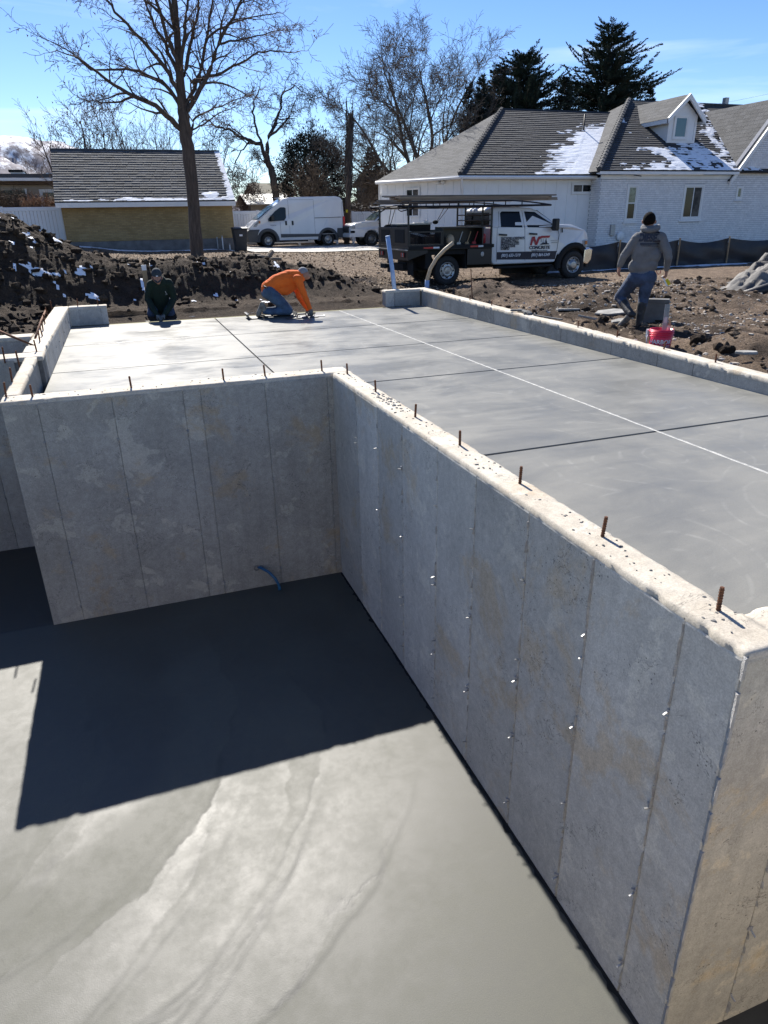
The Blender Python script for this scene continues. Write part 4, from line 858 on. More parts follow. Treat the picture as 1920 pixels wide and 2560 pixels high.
# --- yellow brick garage
GY = 36.0
ga = thing('brick_garage', 'low yellow brick garage with a grey shingle roof behind the big tree', 'garage', (0, 0, 0))
gl, gr = at_y(160, 560, GY).x, at_y(584, 555, GY).x
MB().box(gl, gr, GY, GY + 6.6, 0.80, 2.34).build('wall', MT['yellow_brick'], ga)
MB().box(gl - .03, gr + .03, GY - .04, GY + 6.6, -.2, 0.795).build('foundation', MT['grey_found'], ga, bevel=.01, seg=1)
re0, re1 = at_y(137, 506, GY - .45), at_y(588, 502.5, GY - .45); ze = (re0.z + re1.z) / 2
rr0, rr1 = at_y(126, 376, GY + 3.25), at_y(552, 380.5, GY + 3.25); zr = (rr0.z + rr1.z) / 2
E0, E1, R0_, R1_ = V(re0.x, GY - .45, ze), V(re1.x, GY - .45, ze), V(re0.x, GY + 3.25, zr), V(re1.x, GY + 3.25, zr)
B0, B1 = V(re0.x, GY + 7.0, ze), V(re1.x, GY + 7.0, ze)
grf = roof_poly('roof', [E0, E1, R1_, R0_], ga); roof_poly('roof', [B1, B0, R0_, R1_], ga, m=MT['garage_shingle'])
for xx in (gl, gr):
    MB().prism([(GY, 2.34), (GY + 6.5, 2.34), (GY + 3.25, zr - .12)], 'x', xx - .06 if xx > 0 else xx, xx if xx > 0 else xx + .06).build('gable', MT['yellow_brick'], ga)
MB().box(E0.x, E1.x, GY - .50, GY - .43, ze - .21, ze - .015).build('fascia', MT['trim'], ga)
MB().box(E0.x + .02, E1.x - .02, GY - .43, GY - .002, ze - .20, ze - .17).build('soffit', MT['trim'], ga)
pl = shingles(E0, E1, R1_, R0_, 0.205, 0.36, 0.048, 5)
pieces('shingle', shingle_mesh('garage_shingle'), pl, grf, MT['garage_shingle'], lambda M_: M_.translation.x ** 2 * 0 + (M_.translation - V(3.0, 36, 2.2)).length, 300, 'shingle_field')
snow_on_roof(ga, E0, E1, R1_, R0_, lambda U, T: np.maximum.reduce([0.06 - np.abs(T - .015) + 0.0 * U - .02 * (U < .35), (U - 0.965) * 2.2 + 0.035 - .02 * T, 0.10 - np.hypot((U - .865) * 2.2, (T - .10) * 1.3) + .03]) - .02, 0.05, 0.045)
MB().tube([R0_ + V(0, 0, .03), R1_ + V(0, 0, .03)], .06, 6).build('ridge_cap', MT['garage_shingle'], ga)
for px in (543, 556, 573):                       # pipes standing at the wall
    q = at_y(px, 600, GY - .25); h = {543: .55, 556: .62, 573: .3}[px]
    pp = thing('pipe_stub', {543: 'thin grey conduit stub left of two others by the garage corner', 556: 'tallest white pipe stub at the garage corner', 573: 'short pipe stub beside the black bin'}[px], 'pipe', (q.x, GY - .25, gzs(q.x, GY - .25)))
    MB().tube([V(0, 0, -.2), V(0, 0, h)], .028, 8).build('pipe', MT['trim'] if px != 543 else MT['galv'], pp, True); MB().lathe([(.034, h - .05), (.034, h + .01), (.02, h + .015)], 8).build('cap', MT['galv'], pp)

# --- white house
ho = thing('white_house', 'white painted house with dark hip roof, dormer and patches of roof snow', 'house')
LY = 31.2; BY = 30.4; HB = -0.15
zg = 3.10                                                # gutter underside
A = V(14.85, 30.82, zg + .12); C2 = V(12.45, 35.2, zg + .12); B_ = V(22.05, 30.82, zg + .12)
RG = 37.5; r1 = at_y(1253.5, 279, RG); r2 = at_y(1533, 283, RG); rz_ = (r1.z + r2.z) / 2; r1.z = r2.z = rz_
ln = (C2 - A).normalized(); nn = V(ln.y, -ln.x, 0)       # end wall direction; outward normal towards -x
if nn.x > 0: nn = -nn
wc = V(15.12, LY, 0); we = wc + ln * 5.0
# siding of the wing
wing = MB().add([wc + V(0, .02, HB), V(22.1, LY + .02, HB), V(22.1, LY + .02, zg + .1), wc + V(0, .02, zg + .1)], [(0, 1, 2, 3)]).build('wall', MT['white_paint'], ho)
bw = 0.62; x = wc.x + .08; dsk = (at_y(1432, 461, LY).x, at_y(1480, 461, LY).x, at_y(1440, 482, LY).z, at_y(1440, 460, LY).z)
k = 0
while x < 22.05:
    x1 = min(x + bw, 22.08); MB().box(x + .03, x1 - .03, LY - .002, LY + .018, HB, zg + .02).build('siding_board', MT['white_paint'], wing)
    MB().box(x1 - .03, min(x1 + .03, 22.08), LY - .026, LY + .018, HB, zg + .02).build('batten', MT['white_paint'], wing, bevel=.006, seg=1); x = x1
MB().box(wc.x - .02, wc.x + .11, LY - .035, LY + .03, HB, zg + .02).build('corner_board', MT['trim'], wing)
window(ho, *dsk, LY - .03, 'v', MT['curtain'], MT['glass'], .05, .07)
wing2 = MB().add([wc + V(0, 0, HB), we + V(0, 0, HB), we + V(0, 0, zg + .1), wc + V(0, 0, zg + .1)], [(0, 1, 2, 3)]).build('wall', MT['white_paint'], ho)
Mw = face_matrix(we, -ln, V(0, 0, 1))                    # local x runs from the far end to the corner
def wl(b, x0, x1, d0, d1, z0, z1): return b.box(x0, x1, z0, z1, d0, d1, Mw)
kx = 0.05
while kx < 4.95:
    k1 = min(kx + .5, 4.95); wl(MB(), kx + .03, k1 - .03, .004, .02, HB, zg).build('siding_board', MT['white_paint'], wing2); wl(MB(), k1 - .03, k1 + .03, .004, .045, HB, zg).build('batten', MT['white_paint'], wing2, bevel=.006, seg=1); kx = k1
sw = window(ho, 0, 1.02, 0, 1.9, 0, 'v', MT['glass'], MT['curtain'])
def hit_wall(px, py):
    d = ray(px, py); n2 = nn; t = (wc.x * n2.x + wc.y * n2.y) / (d[0] * n2.x + d[1] * n2.y); return V(d[0] * t, d[1] * t, EYE + d[2] * t)
w0, w1 = hit_wall(1018, 541), hit_wall(1049, 472); wid = (w0 - w1).xy.length
sw.matrix_local = Matrix.Translation(V(w0.x, w0.y, w0.z) + nn * .06) @ Matrix(((-ln.x, -nn.x, 0, 0), (-ln.y, -nn.y, 0, 0), (0, 0, 1, 0), (0, 0, 0, 1))) @ Matrix.Diagonal((wid / 1.02, 1, (w1.z - w0.z) / 1.9, 1))
# floodlight under the eave
fl = hit_wall(1112, 456); flo = MB().ball(fl + nn * .14, (.10, .10, .08), 10, 6).ball(fl + nn * .14 + ln * .3, (.10, .10, .08), 10, 6).tube([fl + nn * .06, fl + nn * .12 + ln * .15], .03, 6).build('floodlight', MT['trim'], ho, True)
# roof of the wing
rf = roof_poly('roof', [A, B_ + V(1.5, 0, 0), r2 + V(1.5, 0, 0), r1], ho); rfe = roof_poly('roof', [C2, A, r1], ho)
back = r1 + (C2 - A).normalized() * 0 ; roof_poly('roof', [V(20, 44, zg + .12), C2, r1], ho, m=MT['shingle_grey_lit'])
pl = shingles(A, B_ + V(.6, 0, 0), r2 + V(.6, 0, 0), r1, 0.30, 0.5, 0.07, 11)
pieces('shingle', shingle_mesh('shingle'), pl, rf, MT['shingle'], lambda M_: (M_.translation - V(18.5, 31, 3)).length, 150, 'shingle_field')
pl = shingles(C2, A, r1, r1, 0.22, 0.42, 0.008, 12)
pieces('shingle', shingle_mesh('shingle_grey_lit'), pl, rfe, MT['shingle_grey_lit'], lambda M_: (M_.translation - V(14.5, 31, 3)).length, 60, 'shingle_field')
hipn = MB()
for i in range(26): 
    c = A.lerp(r1, i / 26); c1 = A.lerp(r1, (i + 1.25) / 26); hipn.tube([c + V(0, 0, .075), c1 + V(0, 0, .045)], .11, 6)
hipn.build('hip_cap', MT['shingle'], ho); MB().tube([r1 + V(0, 0, .02), r2 + V(0, 0, .02)], .09, 6).build('ridge_cap', MT['shingle'], ho)
snow_on_roof(ho, A, B_, r2 - V(0, 0, 0), r1, lambda U, T: np.where(U < .99, np.minimum(0.5 * (U - 0.54 - 0.10 * T + .12 * (fbm(T * 6, T * 0 + 2, 3, 96) - .5)), 0.5 * (0.80 - T + 0.35 * (U - .8))) - 0.02 + 0.16 * (fbm(U * 10, T * 18, 3, 97) - .5) * (U < .80), -1), 0.06, 0.062)
# gutters
def gutter(pts, parent): 
    b = MB(); b.tube(pts, .075, 6); return b.build('gutter', MT['trim'], parent)
gutter([C2 + V(-.05, -.02, -.07), A + V(-.03, -.06, -.07), B_ + V(0, -.06, -.07)], ho)
MB().add([C2 + V(0, 0, -.02), A + V(0, 0, -.02), wc + V(0, 0, zg - .03), we + V(0, 0, zg - .03)], [(0, 1, 2, 3)]).build('soffit', MT['trim'], ho)
MB().add([A + V(0, 0, -.02), B_ + V(0, 0, -.02), V(22.05, LY, zg - .03), wc + V(0, 0, zg - .03)], [(0, 1, 2, 3)]).build('soffit', MT['trim'], ho)
for p, tgt in ((C2 + V(.1, -.1, -.12), we + ln * -.05 + nn * .06), (A + V(.1, .0, -.12), wc + V(.05, -.06, 0))):
    MB().tube([p, p + V(0, 0, -.08), V(tgt.x, tgt.y, zg - .5), V(tgt.x, tgt.y, HB)], .045, 8).build('downspout', MT['trim'], ho, True)
# brick block
bx0, bx1 = 22.08, 37.0
Pg = at_y(1838, 432, BY - .15); Pr = at_y(1920, 318, BY - .15); sl = (Pr.z - Pg.z) / (Pr.x - Pg.x); dr_ = ray(1920, 251); apx = (Pg.z - sl * Pg.x - EYE) / (dr_[2] / dr_[0] - sl); apz = Pg.z + sl * (apx - Pg.x)
zf = at_y(1650, 436, BY - .3).z; zf2 = at_y(1650, 447.5, BY - .05).z
bwall = MB().box(bx0, bx1, BY, BY + .25, HB, zf2 + .05).prism([(Pg.x - .3, zf2), (apx + 4.9, zf2), (apx, apz)], 'y', BY, BY + .25).build('wall', MT['white_mortar'], ho)
def wr(px0, py0, px1, py1): a_ = at_y(px0, py1, BY); b_ = at_y(px1, py0, BY); return (a_.x, b_.x, a_.z, b_.z)
W1 = wr(1563, 466, 1593, 549); W2 = wr(1703.5, 466, 1757, 544.5); W3 = wr(1841, 470, 1854, 493.5)
holes = [(w_[0] - .09, w_[1] + .09, w_[2] - .19, w_[3] + .09) for w_ in (W1, W2, W3)]
window(ho, *W1, BY - .02, 'h', MT['glass_green'], MT['glass'], .05, .10, True); window(ho, *W2, BY - .02, 'v', MT['glass'], MT['curtain'], .05, .10, True); window(ho, *W3, BY - .02, 'n', MT['glass_green'], None, .03, .10, True)
BRK = MB().box(-.096, .096, -.012, .012, 0, .083).mesh('brick', MT['white_brick']); pl = []; z = HB; row = 0
while z < apz - .1:
    x = bx0 + (0.1015 if row % 2 else 0.0)
    while x < 36.5:
        ok = (z < zf2 - .09) or (z > zf2 - .4 and x > Pg.x + .15 + (z + .09 - Pg.z) / sl and x > Pg.x - .1)
        iv = [(max(x - .096, bx0 - .03), x + .096)] if ok else []
        for h0, h1, h2, h3 in holes:
            if h2 - .04 < z < h3 - .04: iv = [q for a_, b_ in iv for q in ((a_, min(b_, h0)), (max(a_, h1), b_))]
        for a_, b_ in iv:
            if b_ - a_ > .03: pl.append(Matrix.Translation(((a_ + b_) / 2, BY - .002 + rng.uniform(-.003, .002), z)) @ Matrix.Diagonal(((b_ - a_) / .192, 1, 1, 1)))
        x += 0.203
    z += 0.094; row += 1
pieces('brick', BRK, pl, bwall, MT['white_brick'], lambda M_: (M_.translation - V(23.2, BY, 1.9)).length, 300, 'brick_field')
ret = MB().box(bx0 - .02, bx0 + .05, BY + .0, LY + .02, HB, zf2 + .05).build('wall', MT['white_mortar'], ho)
pl = []; z = HB; row = 0
while z < zf2:
    for q in range(4):
        yy = BY + .10 + q * .203 - (.1 if row % 2 else 0)
        if yy < BY + .05: pl.append(Matrix.Translation((bx0 - .026, BY + .05, z)) @ Matrix.Rotation(R(90), 4, 'Z') @ Matrix.Diagonal((.5, 1, 1, 1)))
        elif yy < LY + .05: pl.append(Matrix.Translation((bx0 - .026, yy, z)) @ Matrix.Rotation(R(90), 4, 'Z'))
    z += .094; row += 1
pieces('brick', BRK, pl, ret, MT['white_brick'], None, 0, 'brick_field')
MB().box(bx0 - .05, Pg.x + .1, BY - .05, BY + .02, zf2, zf - .01).build('frieze_board', MT['trim'], ho, bevel=.006, seg=1)
MB().prism([(BY - .32, zf), (BY - .32, zf + .13), (BY - .05, zf + .13), (BY - .05, zf + .04), (BY - .24, zf)], 'x', bx0 - .35, Pg.x + .12).build('gutter', MT['trim'], ho)
vent_ = at_y(1592, 437.5, BY - .33); MB().tube([V(vent_.x - .15, BY - .3, vent_.z), V(vent_.x + .25, BY - .36, vent_.z - .05)], .02, 5).build('gutter_bracket', MT['black'], ho)
mz0 = zf + .13; MR = 37.0; t1 = at_y(1572, 254, MR); m0 = V(bx0 - .4, BY - .30, mz0); m1 = V(37.2, BY - .30, mz0); mrz = t1.z; m3 = V(t1.x, MR, mrz); m2 = V(37.2, MR, mrz); pit = (mrz - mz0) / (MR - BY + .30)
mrf = roof_poly('roof', [m0, m1, m2, m3], ho); mle = roof_poly('roof', [V(bx0 - .4, 46, mz0), m0, m3], ho)
def under_gable(c): return c.x > Pg.x and c.z < Pg.z + sl * (c.x - Pg.x) - .15
pl = shingles(m0, m1, m2, m3, 0.30, 0.5, 0.07, 13, under_gable)
pieces('shingle', shingle_mesh('shingle'), pl, mrf, MT['shingle'], lambda M_: (M_.translation - V(25, 31, 3)).length, 60, 'shingle_field')
pl = shingles(V(bx0 - .4, 42, mz0), m0, m3, m3, 0.22, 0.42, 0.008, 14)
pieces('shingle', shingle_mesh('shingle_grey_lit'), pl, mle, MT['shingle_grey_lit'], None, 0, 'shingle_field')
hc = MB()
for i in range(26):
    c = m0.lerp(m3, i / 26); c1 = m0.lerp(m3, (i + 1.25) / 26); hc.tube([c + V(0, 0, .09), c1 + V(0, 0, .06)], .13, 6)
hc.build('hip_cap', MT['shingle_grey_lit'], ho); MB().tube([m3, m2], .09, 6).build('ridge_cap', MT['shingle'], ho)
# gable roof on the right
gA, gB = V(Pg.x - .28, BY - .22, Pg.z - .28 * sl), V(apx, BY - .22, apz); gC, gD = V(apx, 43, apz), V(Pg.x - .28, 43, Pg.z - .28 * sl)
grf2 = roof_poly('roof', [gA, gD, gC, gB], ho); roof_poly('roof', [gB, gC, V(apx + 4.9, 43, Pg.z), V(apx + 4.9, BY - .22, Pg.z)], ho, m=MT['shingle_grey_lit'])
pl = shingles(gD, gA, gB, gC, 0.24, 0.42, 0.009, 15)
pieces('shingle', shingle_mesh('shingle_grey_lit'), pl, grf2, MT['shingle_grey_lit'], near_cam, 30, 'shingle_field')
rk = MB(); d_ = (gB - gA).normalized(); rk.add([gA + V(0, -.03, .02), gB + V(0, -.03, .02), gB + V(0, -.03, -.25), gA + V(0.0, -.03, -.25), gA + V(0, .05, .02), gB + V(0, .05, .02), gB + V(0, .05, -.25), gA + V(0, .05, -.25)], [(0, 1, 2, 3), (7, 6, 5, 4), (0, 4, 5, 1), (3, 2, 6, 7), (0, 3, 7, 4), (1, 5, 6, 2)]); rk.build('rake_board', MT['trim'], ho)
ch = at_y(1813, 255, 38.0); MB().box(ch.x - .13, ch.x + .13, 37.85, 38.1, ch.z - 1.4, at_y(1813, 244.5, 38).z).build('chimney_pipe', MT['galv'], ho)
stk = at_y(1428, 280, 36.6); MB().tube([V(stk.x, 35.3, mz0 + 0.6), V(stk.x, 35.3, at_y(1429, 284, 35.3).z)], .04, 8).build('vent_pipe', MT['black'], ho, True)
st2 = at_y(1426, 331, 35.0)
# dormer
kk = (at_y(1700, 361, 30.0).z - EYE) / 30.0; DY = (mz0 - pit * (BY - .30) - EYE) / (kk - pit)
dl, dr = at_y(1668, 350, DY), at_y(1734, 350, DY); dzb = EYE + kk * DY; dze = at_y(1700, 284, DY).z; pk = at_y(1721, 243, DY); dcx = (dl.x + dr.x) / 2; dh = (dr.x - dl.x) / 2
dm = MB().prism([(dl.x, dzb - .25), (dr.x, dzb - .25), (dr.x, dze), (dcx, pk.z - .15), (dl.x, dze)], 'y', DY, DY + 4.0).build('dormer', MT['white_paint'], ho)
dw = [at_y(1684, 344, DY - .02), at_y(1720, 293, DY - .02)]; window(dm, dw[0].x, dw[1].x, dw[0].z, dw[1].z, DY - .02, 'n', MT['glass_blue'], None, .05, .10, name='dormer_window')
for i in range(8):
    zz = dzb + i * (dze - dzb) / 8; MB().box(dl.x - .02, dl.x - .001, DY + .05, DY + 3.6, zz, zz + .16).build('siding_board', MT['white_paint'], dm)
MB().box(dl.x - .06, dl.x + .10, DY - .04, DY + .02, dzb - .1, dze).build('corner_board', MT['trim'], dm); MB().box(dr.x - .10, dr.x + .03, DY - .04, DY + .02, dzb - .1, dze).build('corner_board', MT['trim'], dm); MB().box(dl.x + .1, dr.x - .1, DY - .035, DY + .02, dzb - .05, dzb + .18).build('apron_board', MT['trim'], dm)
ov = .35; zsl = (pk.z - dze) / dh
for s_ in (-1, 1):
    e0 = V(dcx + s_ * (dh + ov), DY - .3, dze - ov * zsl * .9); e1 = V(dcx + s_ * (dh + ov), DY + 4.2, dze - ov * zsl * .9); p0 = V(dcx, DY - .3, pk.z + .1); p1 = V(dcx, DY + 4.2, pk.z + .1)
    rp = roof_poly('dormer_roof', [e0, e1, p1, p0], ho, .08)
    pieces('shingle', shingle_mesh('shingle_grey_lit'), shingles(e1, e0, p0, p1, .22, .4, .008, 16), rp, MT['shingle_grey_lit'], None, 0, 'shingle_field')
    MB().add([e0 + V(0, -.03, .03), p0 + V(0, -.03, .03), p0 + V(0, -.03, -.22), e0 + V(0, -.03, -.22), e0 + V(0, .06, .03), p0 + V(0, .06, .03), p0 + V(0, .06, -.22), e0 + V(0, .06, -.22)], [(0, 1, 2, 3), (7, 6, 5, 4), (0, 4, 5, 1), (3, 2, 6, 7), (0, 3, 7, 4), (1, 5, 6, 2)]).build('rake_board', MT['trim'], rp)
    MB().box(min(e0.x, e0.x - s_ * .05), max(e0.x, e0.x - s_ * .05), e0.y, e1.y - 1.2, e0.z - .2, e0.z - .01).build('fascia', MT['trim'], rp)
def Um(px, py):                                    # photo point -> (u, t) on the brick block's front roof
    d = ray(px, py); kz = d[2] / d[1]; yy = (mz0 - pit * (BY - .30) - EYE) / (kz - pit); q = V(d[0] / d[1] * yy, yy, 0); t = (yy - BY + .30) / (MR - BY + .30); xl = m0.x + (m3.x - m0.x) * t; return (q.x - xl) / (37.2 - xl), t
ua = [Um(*p) for p in ((1535, 422), (1600, 424), (1660, 395), (1700, 390), (1745, 350), (1770, 380), (1800, 400), (1830, 425), (1590, 300), (1775, 290))]
def main_snow(U, T):
    X_ = m0.x + (m3.x - m0.x) * T; X_ = X_ + U * (37.2 - X_); s1 = 0.055 - T + .03 * np.sin(X_ * 2); s1 = np.where((X_ > 23.0) & (X_ < 31), s1, -1)
    band = 0.07 - np.abs((X_ - (dcx + .55)) / 14 - 0.24 * (0.36 - T)); band = np.where(T < .37, band, -1)
    shade = np.where((np.abs(X_ - dcx) < .9) & (T < .30), 0.06, -1)
    left = 0.10 - np.hypot((X_ - (dl.x - 1.5)) / 5, (T - .80) / 2.2) - .0; left = np.where(X_ < dl.x - .7, left, -1)
    tri = np.where((X_ < dcx) & (T < .30), .09 - np.abs((X_ - (dcx - 1.6 - 0 * T)) / 10 + 0.30 * (T - .10)), -1)
    val = np.where((X_ > dr.x + .2), 0.05 - np.abs(X_ - (Pg.x + (mz0 + pit * T * (MR - BY + .3) - Pg.z) / sl - .35)) / 8, -1)
    return np.maximum.reduce([s1, band, shade, left, tri, val]) + 0.26 * (fbm(X_ * 2.6, T * 24, 3, 98) - .56) + .022
snow_on_roof(ho, m0, m1, m2, m3, main_snow, 0.06, 0.062)
MB().box(bx0 + .75, bx0 + 1.0, BY - .11, BY - .01, .55, 1.05).build('meter_box', MT['galv'], ho, bevel=.01, seg=1)
MB().ball((bx0 + 1.35, BY - .1, .50), (.22, .08, .22), 14, 8).build('meter', MT['trim'], ho, True)

# --- neighbour's beige house at far left, shed and houses further back
nh = thing('beige_house', 'flat-roofed beige house with white fascia behind the fence at far left', 'house')
NY = 52.0
def nb(px0, py0, px1, py1, y=NY): a_ = at_y(px0, py1, y); b_ = at_y(px1, py0, y); return a_.x, b_.x, a_.z, b_.z
x0, x1, z0, z1 = nb(-120, 462, 150, 462); MB().box(x0, 6.0, NY, NY + 9, 0, z1).build('wall', MT['beige'], nh)
x0, x1, z0, z1 = nb(-130, 449, 150, 454.5); MB().box(x0 - .4, 6.4, NY - 1.0, NY + 10, z0, z1 + .05).build('roof_edge', MT['trim'], nh); MB().box(x0 - .3, 6.3, NY - .9, NY + 9.9, z1 + .05, z1 + .28).build('roof', MT['shingle_grey_lit'], nh)
x0, x1, z0, z1 = nb(-130, 454.6, 150, 462.5); MB().box(x0, 6.0, NY - .5, NY + .0, z0, z1).build('beam', MT['pole'], nh)
x0, x1, z0, z1 = nb(-110, 476, 62, 520); MB().box(x0, x1, NY - .03, NY + .02, z0, z1).build('window', MT['glass'], nh); MB().box(x1, x1 + .12, NY - .06, NY + .02, z0, z1 + .1).build('post', MT['trim'], nh)
window(nh, *nb(112, 479, 140, 522), NY - .02, 'n', None, None, .05, .14)
for i in range(9):
    z = nb(0, 516 - i * 5.5, 1, 516 - i * 5.5)[2]; a_, b_, _, _ = nb(70, 1, 107, 1); MB().box(a_, b_, NY - .025, NY + .01, z, z + .14).build('siding_board', MT['beige'], nh, bevel=.01, seg=1)
x0, x1, z0, z1 = nb(30, 430, 59, 449, NY + 2); cm_ = MB().box(x0, x1, NY + 2, NY + 3, z0 - .5, z1).build('chimney', MT['trim'], nh); MB().box(x0 - .1, x1 - .05, NY + 1.9, NY + 3.1, z1, z1 + .13).build('cap', MT['black_matte'], cm_)
x0, x1, z0, z1 = nb(118, 432, 135, 449, NY + 2); MB().box(x0, x1, NY + 2, NY + 3, z0 - .5, z1).build('chimney', MT['trim'], nh)
x0, x1, z0, z1 = nb(58, 429, 65, 446, NY + 3); MB().tube([V((x0 + x1) / 2, NY + 3.2, z0 - .5), V((x0 + x1) / 2, NY + 3.2, z1)], .11, 8).build('vent_pipe', MT['black_matte'], nh)
snow_on_roof(nh, *(V(-13, NY - .9, 5), V(3, NY - .9, 5), V(3, NY + .5, 5), V(-13, NY + .5, 5)), lambda U, T: -1 + 0 * U)
sh = thing('shed', 'small tan shed with a pale metal roof behind the white van', 'shed')
a_, b_ = at_y(600, 485, 50.6), at_y(716, 487, 50.6); e_ = at_y(612, 509, 48.4).z
MB().prism([(48.6, 0), (53, 0), (53, e_ - .05), (50.8, a_.z - .1), (48.6, e_ - .05)], 'x', a_.x + .3, b_.x - .2).build('wall', MT['tan_wood'], sh)
for pts in ([V(a_.x, 48.3, e_ - .03), V(b_.x, 48.3, e_ - .03), V(b_.x, 50.8, a_.z), V(a_.x, 50.8, a_.z)], [V(b_.x, 53.3, e_ - .03), V(a_.x, 53.3, e_ - .03), V(a_.x, 50.8, a_.z), V(b_.x, 50.8, a_.z)]): roof_poly('roof', pts, sh, .07, MT['galv'])
MB().box(a_.x + 1.2, a_.x + 2.1, 48.55, 48.62, .2, 2.2).build('door', MT['wood'], sh)
def far_house(label, px0, px1, pyr, pye, y, wallm, roofm, over=0.5, face='gable'):
    t = thing('far_house', label, 'house'); a_, b_ = at_y(px0, pyr, y + 3), at_y(px1, pyr, y + 3); ze_ = at_y(px0, pye, y).z; zr_ = a_.z
    MB().prism([(y, 0), (y + 7, 0), (y + 7, ze_), (y + 3.5, zr_ - .15), (y, ze_)], 'x', a_.x + .4, b_.x - .4).build('wall', wallm, t)
    for pts in ([V(a_.x, y - over, ze_ - .1), V(b_.x, y - over, ze_ - .1), V(b_.x, y + 3.5, zr_), V(a_.x, y + 3.5, zr_)], [V(b_.x, y + 7 + over, ze_ - .1), V(a_.x, y + 7 + over, ze_ - .1), V(a_.x, y + 3.5, zr_), V(b_.x, y + 3.5, zr_)]): roof_poly('roof', pts, t, .15, roofm)
    MB().box(a_.x, b_.x, y - over - .03, y - over, ze_ - .3, ze_ - .06).build('fascia', MT['trim'], t)
    for k in range(2): xx = a_.x + (b_.x - a_.x) * (.3 + .4 * k); MB().box(xx - .5, xx + .5, y - .04, y - .01, ze_ - 1.7, ze_ - .7).build('window', MT['glass'], t)
    return t
far_house('distant house with a sunlit brown roof left of the leaning trunk', 622, 720, 457, 483, 72, MT['beige'], MT['land'])
far_house('grey-roofed house half hidden between the utility pole and white house', 914, 1010, 424, 452, 60, MT['clad'], MT['shingle_grey_lit'])
far_house('low outbuilding roof above the fence just right of the utility pole', 868, 985, 507, 521, 51, MT['beige'], MT['shingle'])

# --- white vinyl fences
def vinyl(name, label, x0, x1, y, zt, zb, pw=2.4):
    t = thing(name, label, 'fence', (0, 0, 0)); n_ = max(1, round((x1 - x0) / pw)); w_ = (x1 - x0) / n_
    for i in range(n_ + 1): MB().box(x0 + i * w_ - .065, x0 + i * w_ + .065, y - .065, y + .065, zb - .3, zt + .03).build('post', MT['vinyl'], t, bevel=.01, seg=1)
    for i in range(n_):
        a_, b_ = x0 + i * w_ + .066, x0 + (i + 1) * w_ - .066; MB().box(a_, b_, y - .04, y + .04, zt - .16, zt).box(a_, b_, y - .04, y + .04, zb, zb + .16).build('rail', MT['vinyl'], t, bevel=.008, seg=1)
        nb_ = int((b_ - a_) / .15); s_ = (b_ - a_) / nb_; bm = MB()
        for q in range(nb_): bm.prism([(a_ + q * s_ + .006, y - .012), (a_ + q * s_ + .014, y - .022), (a_ + (q + 1) * s_ - .014, y - .022), (a_ + (q + 1) * s_ - .006, y - .012), (a_ + (q + 1) * s_ - .006, y + .02), (a_ + q * s_ + .006, y + .02)], 'z', zb + .161, zt - .161)
        bm.build('board_run', MT['vinyl'], t)['kind'] = 'stuff'
    return t
zt = at_y(60, 518, 37.2).z; vinyl('vinyl_fence', 'white vinyl fence left of the yellow garage behind the dirt heap', -14.2, at_y(150, 560, 37.2).x + .1, 37.2, zt, .75)
zt = at_y(600, 527.5, 43.4).z; vinyl('vinyl_fence', 'white vinyl fence between the garage and the utility pole, behind the van', 5.6, 12.7, 43.4, zt, .28)
zt = at_y(900, 529, 43.4).z; vinyl('vinyl_fence', 'white vinyl fence right of the utility pole, behind the white car', 13.75, 19.5, 43.4, zt, .28)

# --- driveway
xs = np.arange(5.75, 22.1, .25); ys = np.linspace(0, 1, 24)
X, T_ = np.meshgrid(xs, ys); near = 32.6 + 0.12 * np.maximum(0, 7 - X) ** 2 + 0.02 * (X - 8) + 2.0 * sstep(12, 20, X); Yd = near + (42.6 - near) * T_; Zd = base_g(X, Yd) + 0.05
v = np.stack([X, Yd, Zd], -1).reshape(-1, 3); nx = len(xs); I, J = np.meshgrid(np.arange(nx - 1), np.arange(23)); a = (J * nx + I).ravel()
dv = struct(npmesh('driveway', v, np.stack([a, a + 1, a + 1 + nx, a + nx], 1), MT['drive'], None, True), 'sunlit pale concrete driveway under the van', 'driveway')
def drive_z(x, y): return gzs(x, y) + .05

# --- utility pole with dead vine
q = at_y(866, 602, 42.2); tp = at_y(877, 284, 42.2); up_ = thing('utility_pole', 'tall brown wooden utility pole wrapped in dead vine behind the van', 'pole', (q.x, 42.2, 0))
MB().tube([V(0, 0, 0), V((tp.x - q.x) * .5, 0, tp.z * .5), V(tp.x - q.x, 0, tp.z)], [.17, .155, .14], 12).build('shaft', MT['pole'], up_, True)
vb = MB(); r_ = random.Random(4)
for k in range(90):
    z = r_.uniform(2.6, tp.z - .2); a = r_.uniform(0, 6.28); pts = []; L = r_.uniform(.4, 1.5)
    for j in range(5): pts.append(V((tp.x - q.x) * z / tp.z + math.cos(a + j * .35) * (.17 + .06 * r_.random()), math.sin(a + j * .35) * (.17 + .06 * r_.random()), z + L * j / 4))
    vb.tube(pts, r_.uniform(.012, .03), 4)
o = vb.build('vine', MT['bark3'], up_); o['kind'] = 'stuff'
MB().box(-.02, .10, -.2, -.15, 1.9, 2.05).build('marker_tag', MT['yellow'], up_)
pw = MB()
for k in range(3):
    a_, b_ = at_y(1560, 320 - 14 * k, 70), at_y(2100, 222 - 16 * k, 70); pw = MB(); pw.tube([a_.lerp(b_, t / 8) + V(0, 0, -0.5 * math.sin(math.pi * t / 8)) for t in range(9)], .012, 4)
    tag(pw.build('power_line', MT['black_matte']), ['lowest thin power line crossing the sky above the gable', 'middle thin power line crossing the sky above the gable', 'topmost thin power line crossing the sky above the gable'][k], 'wire', 'power lines')

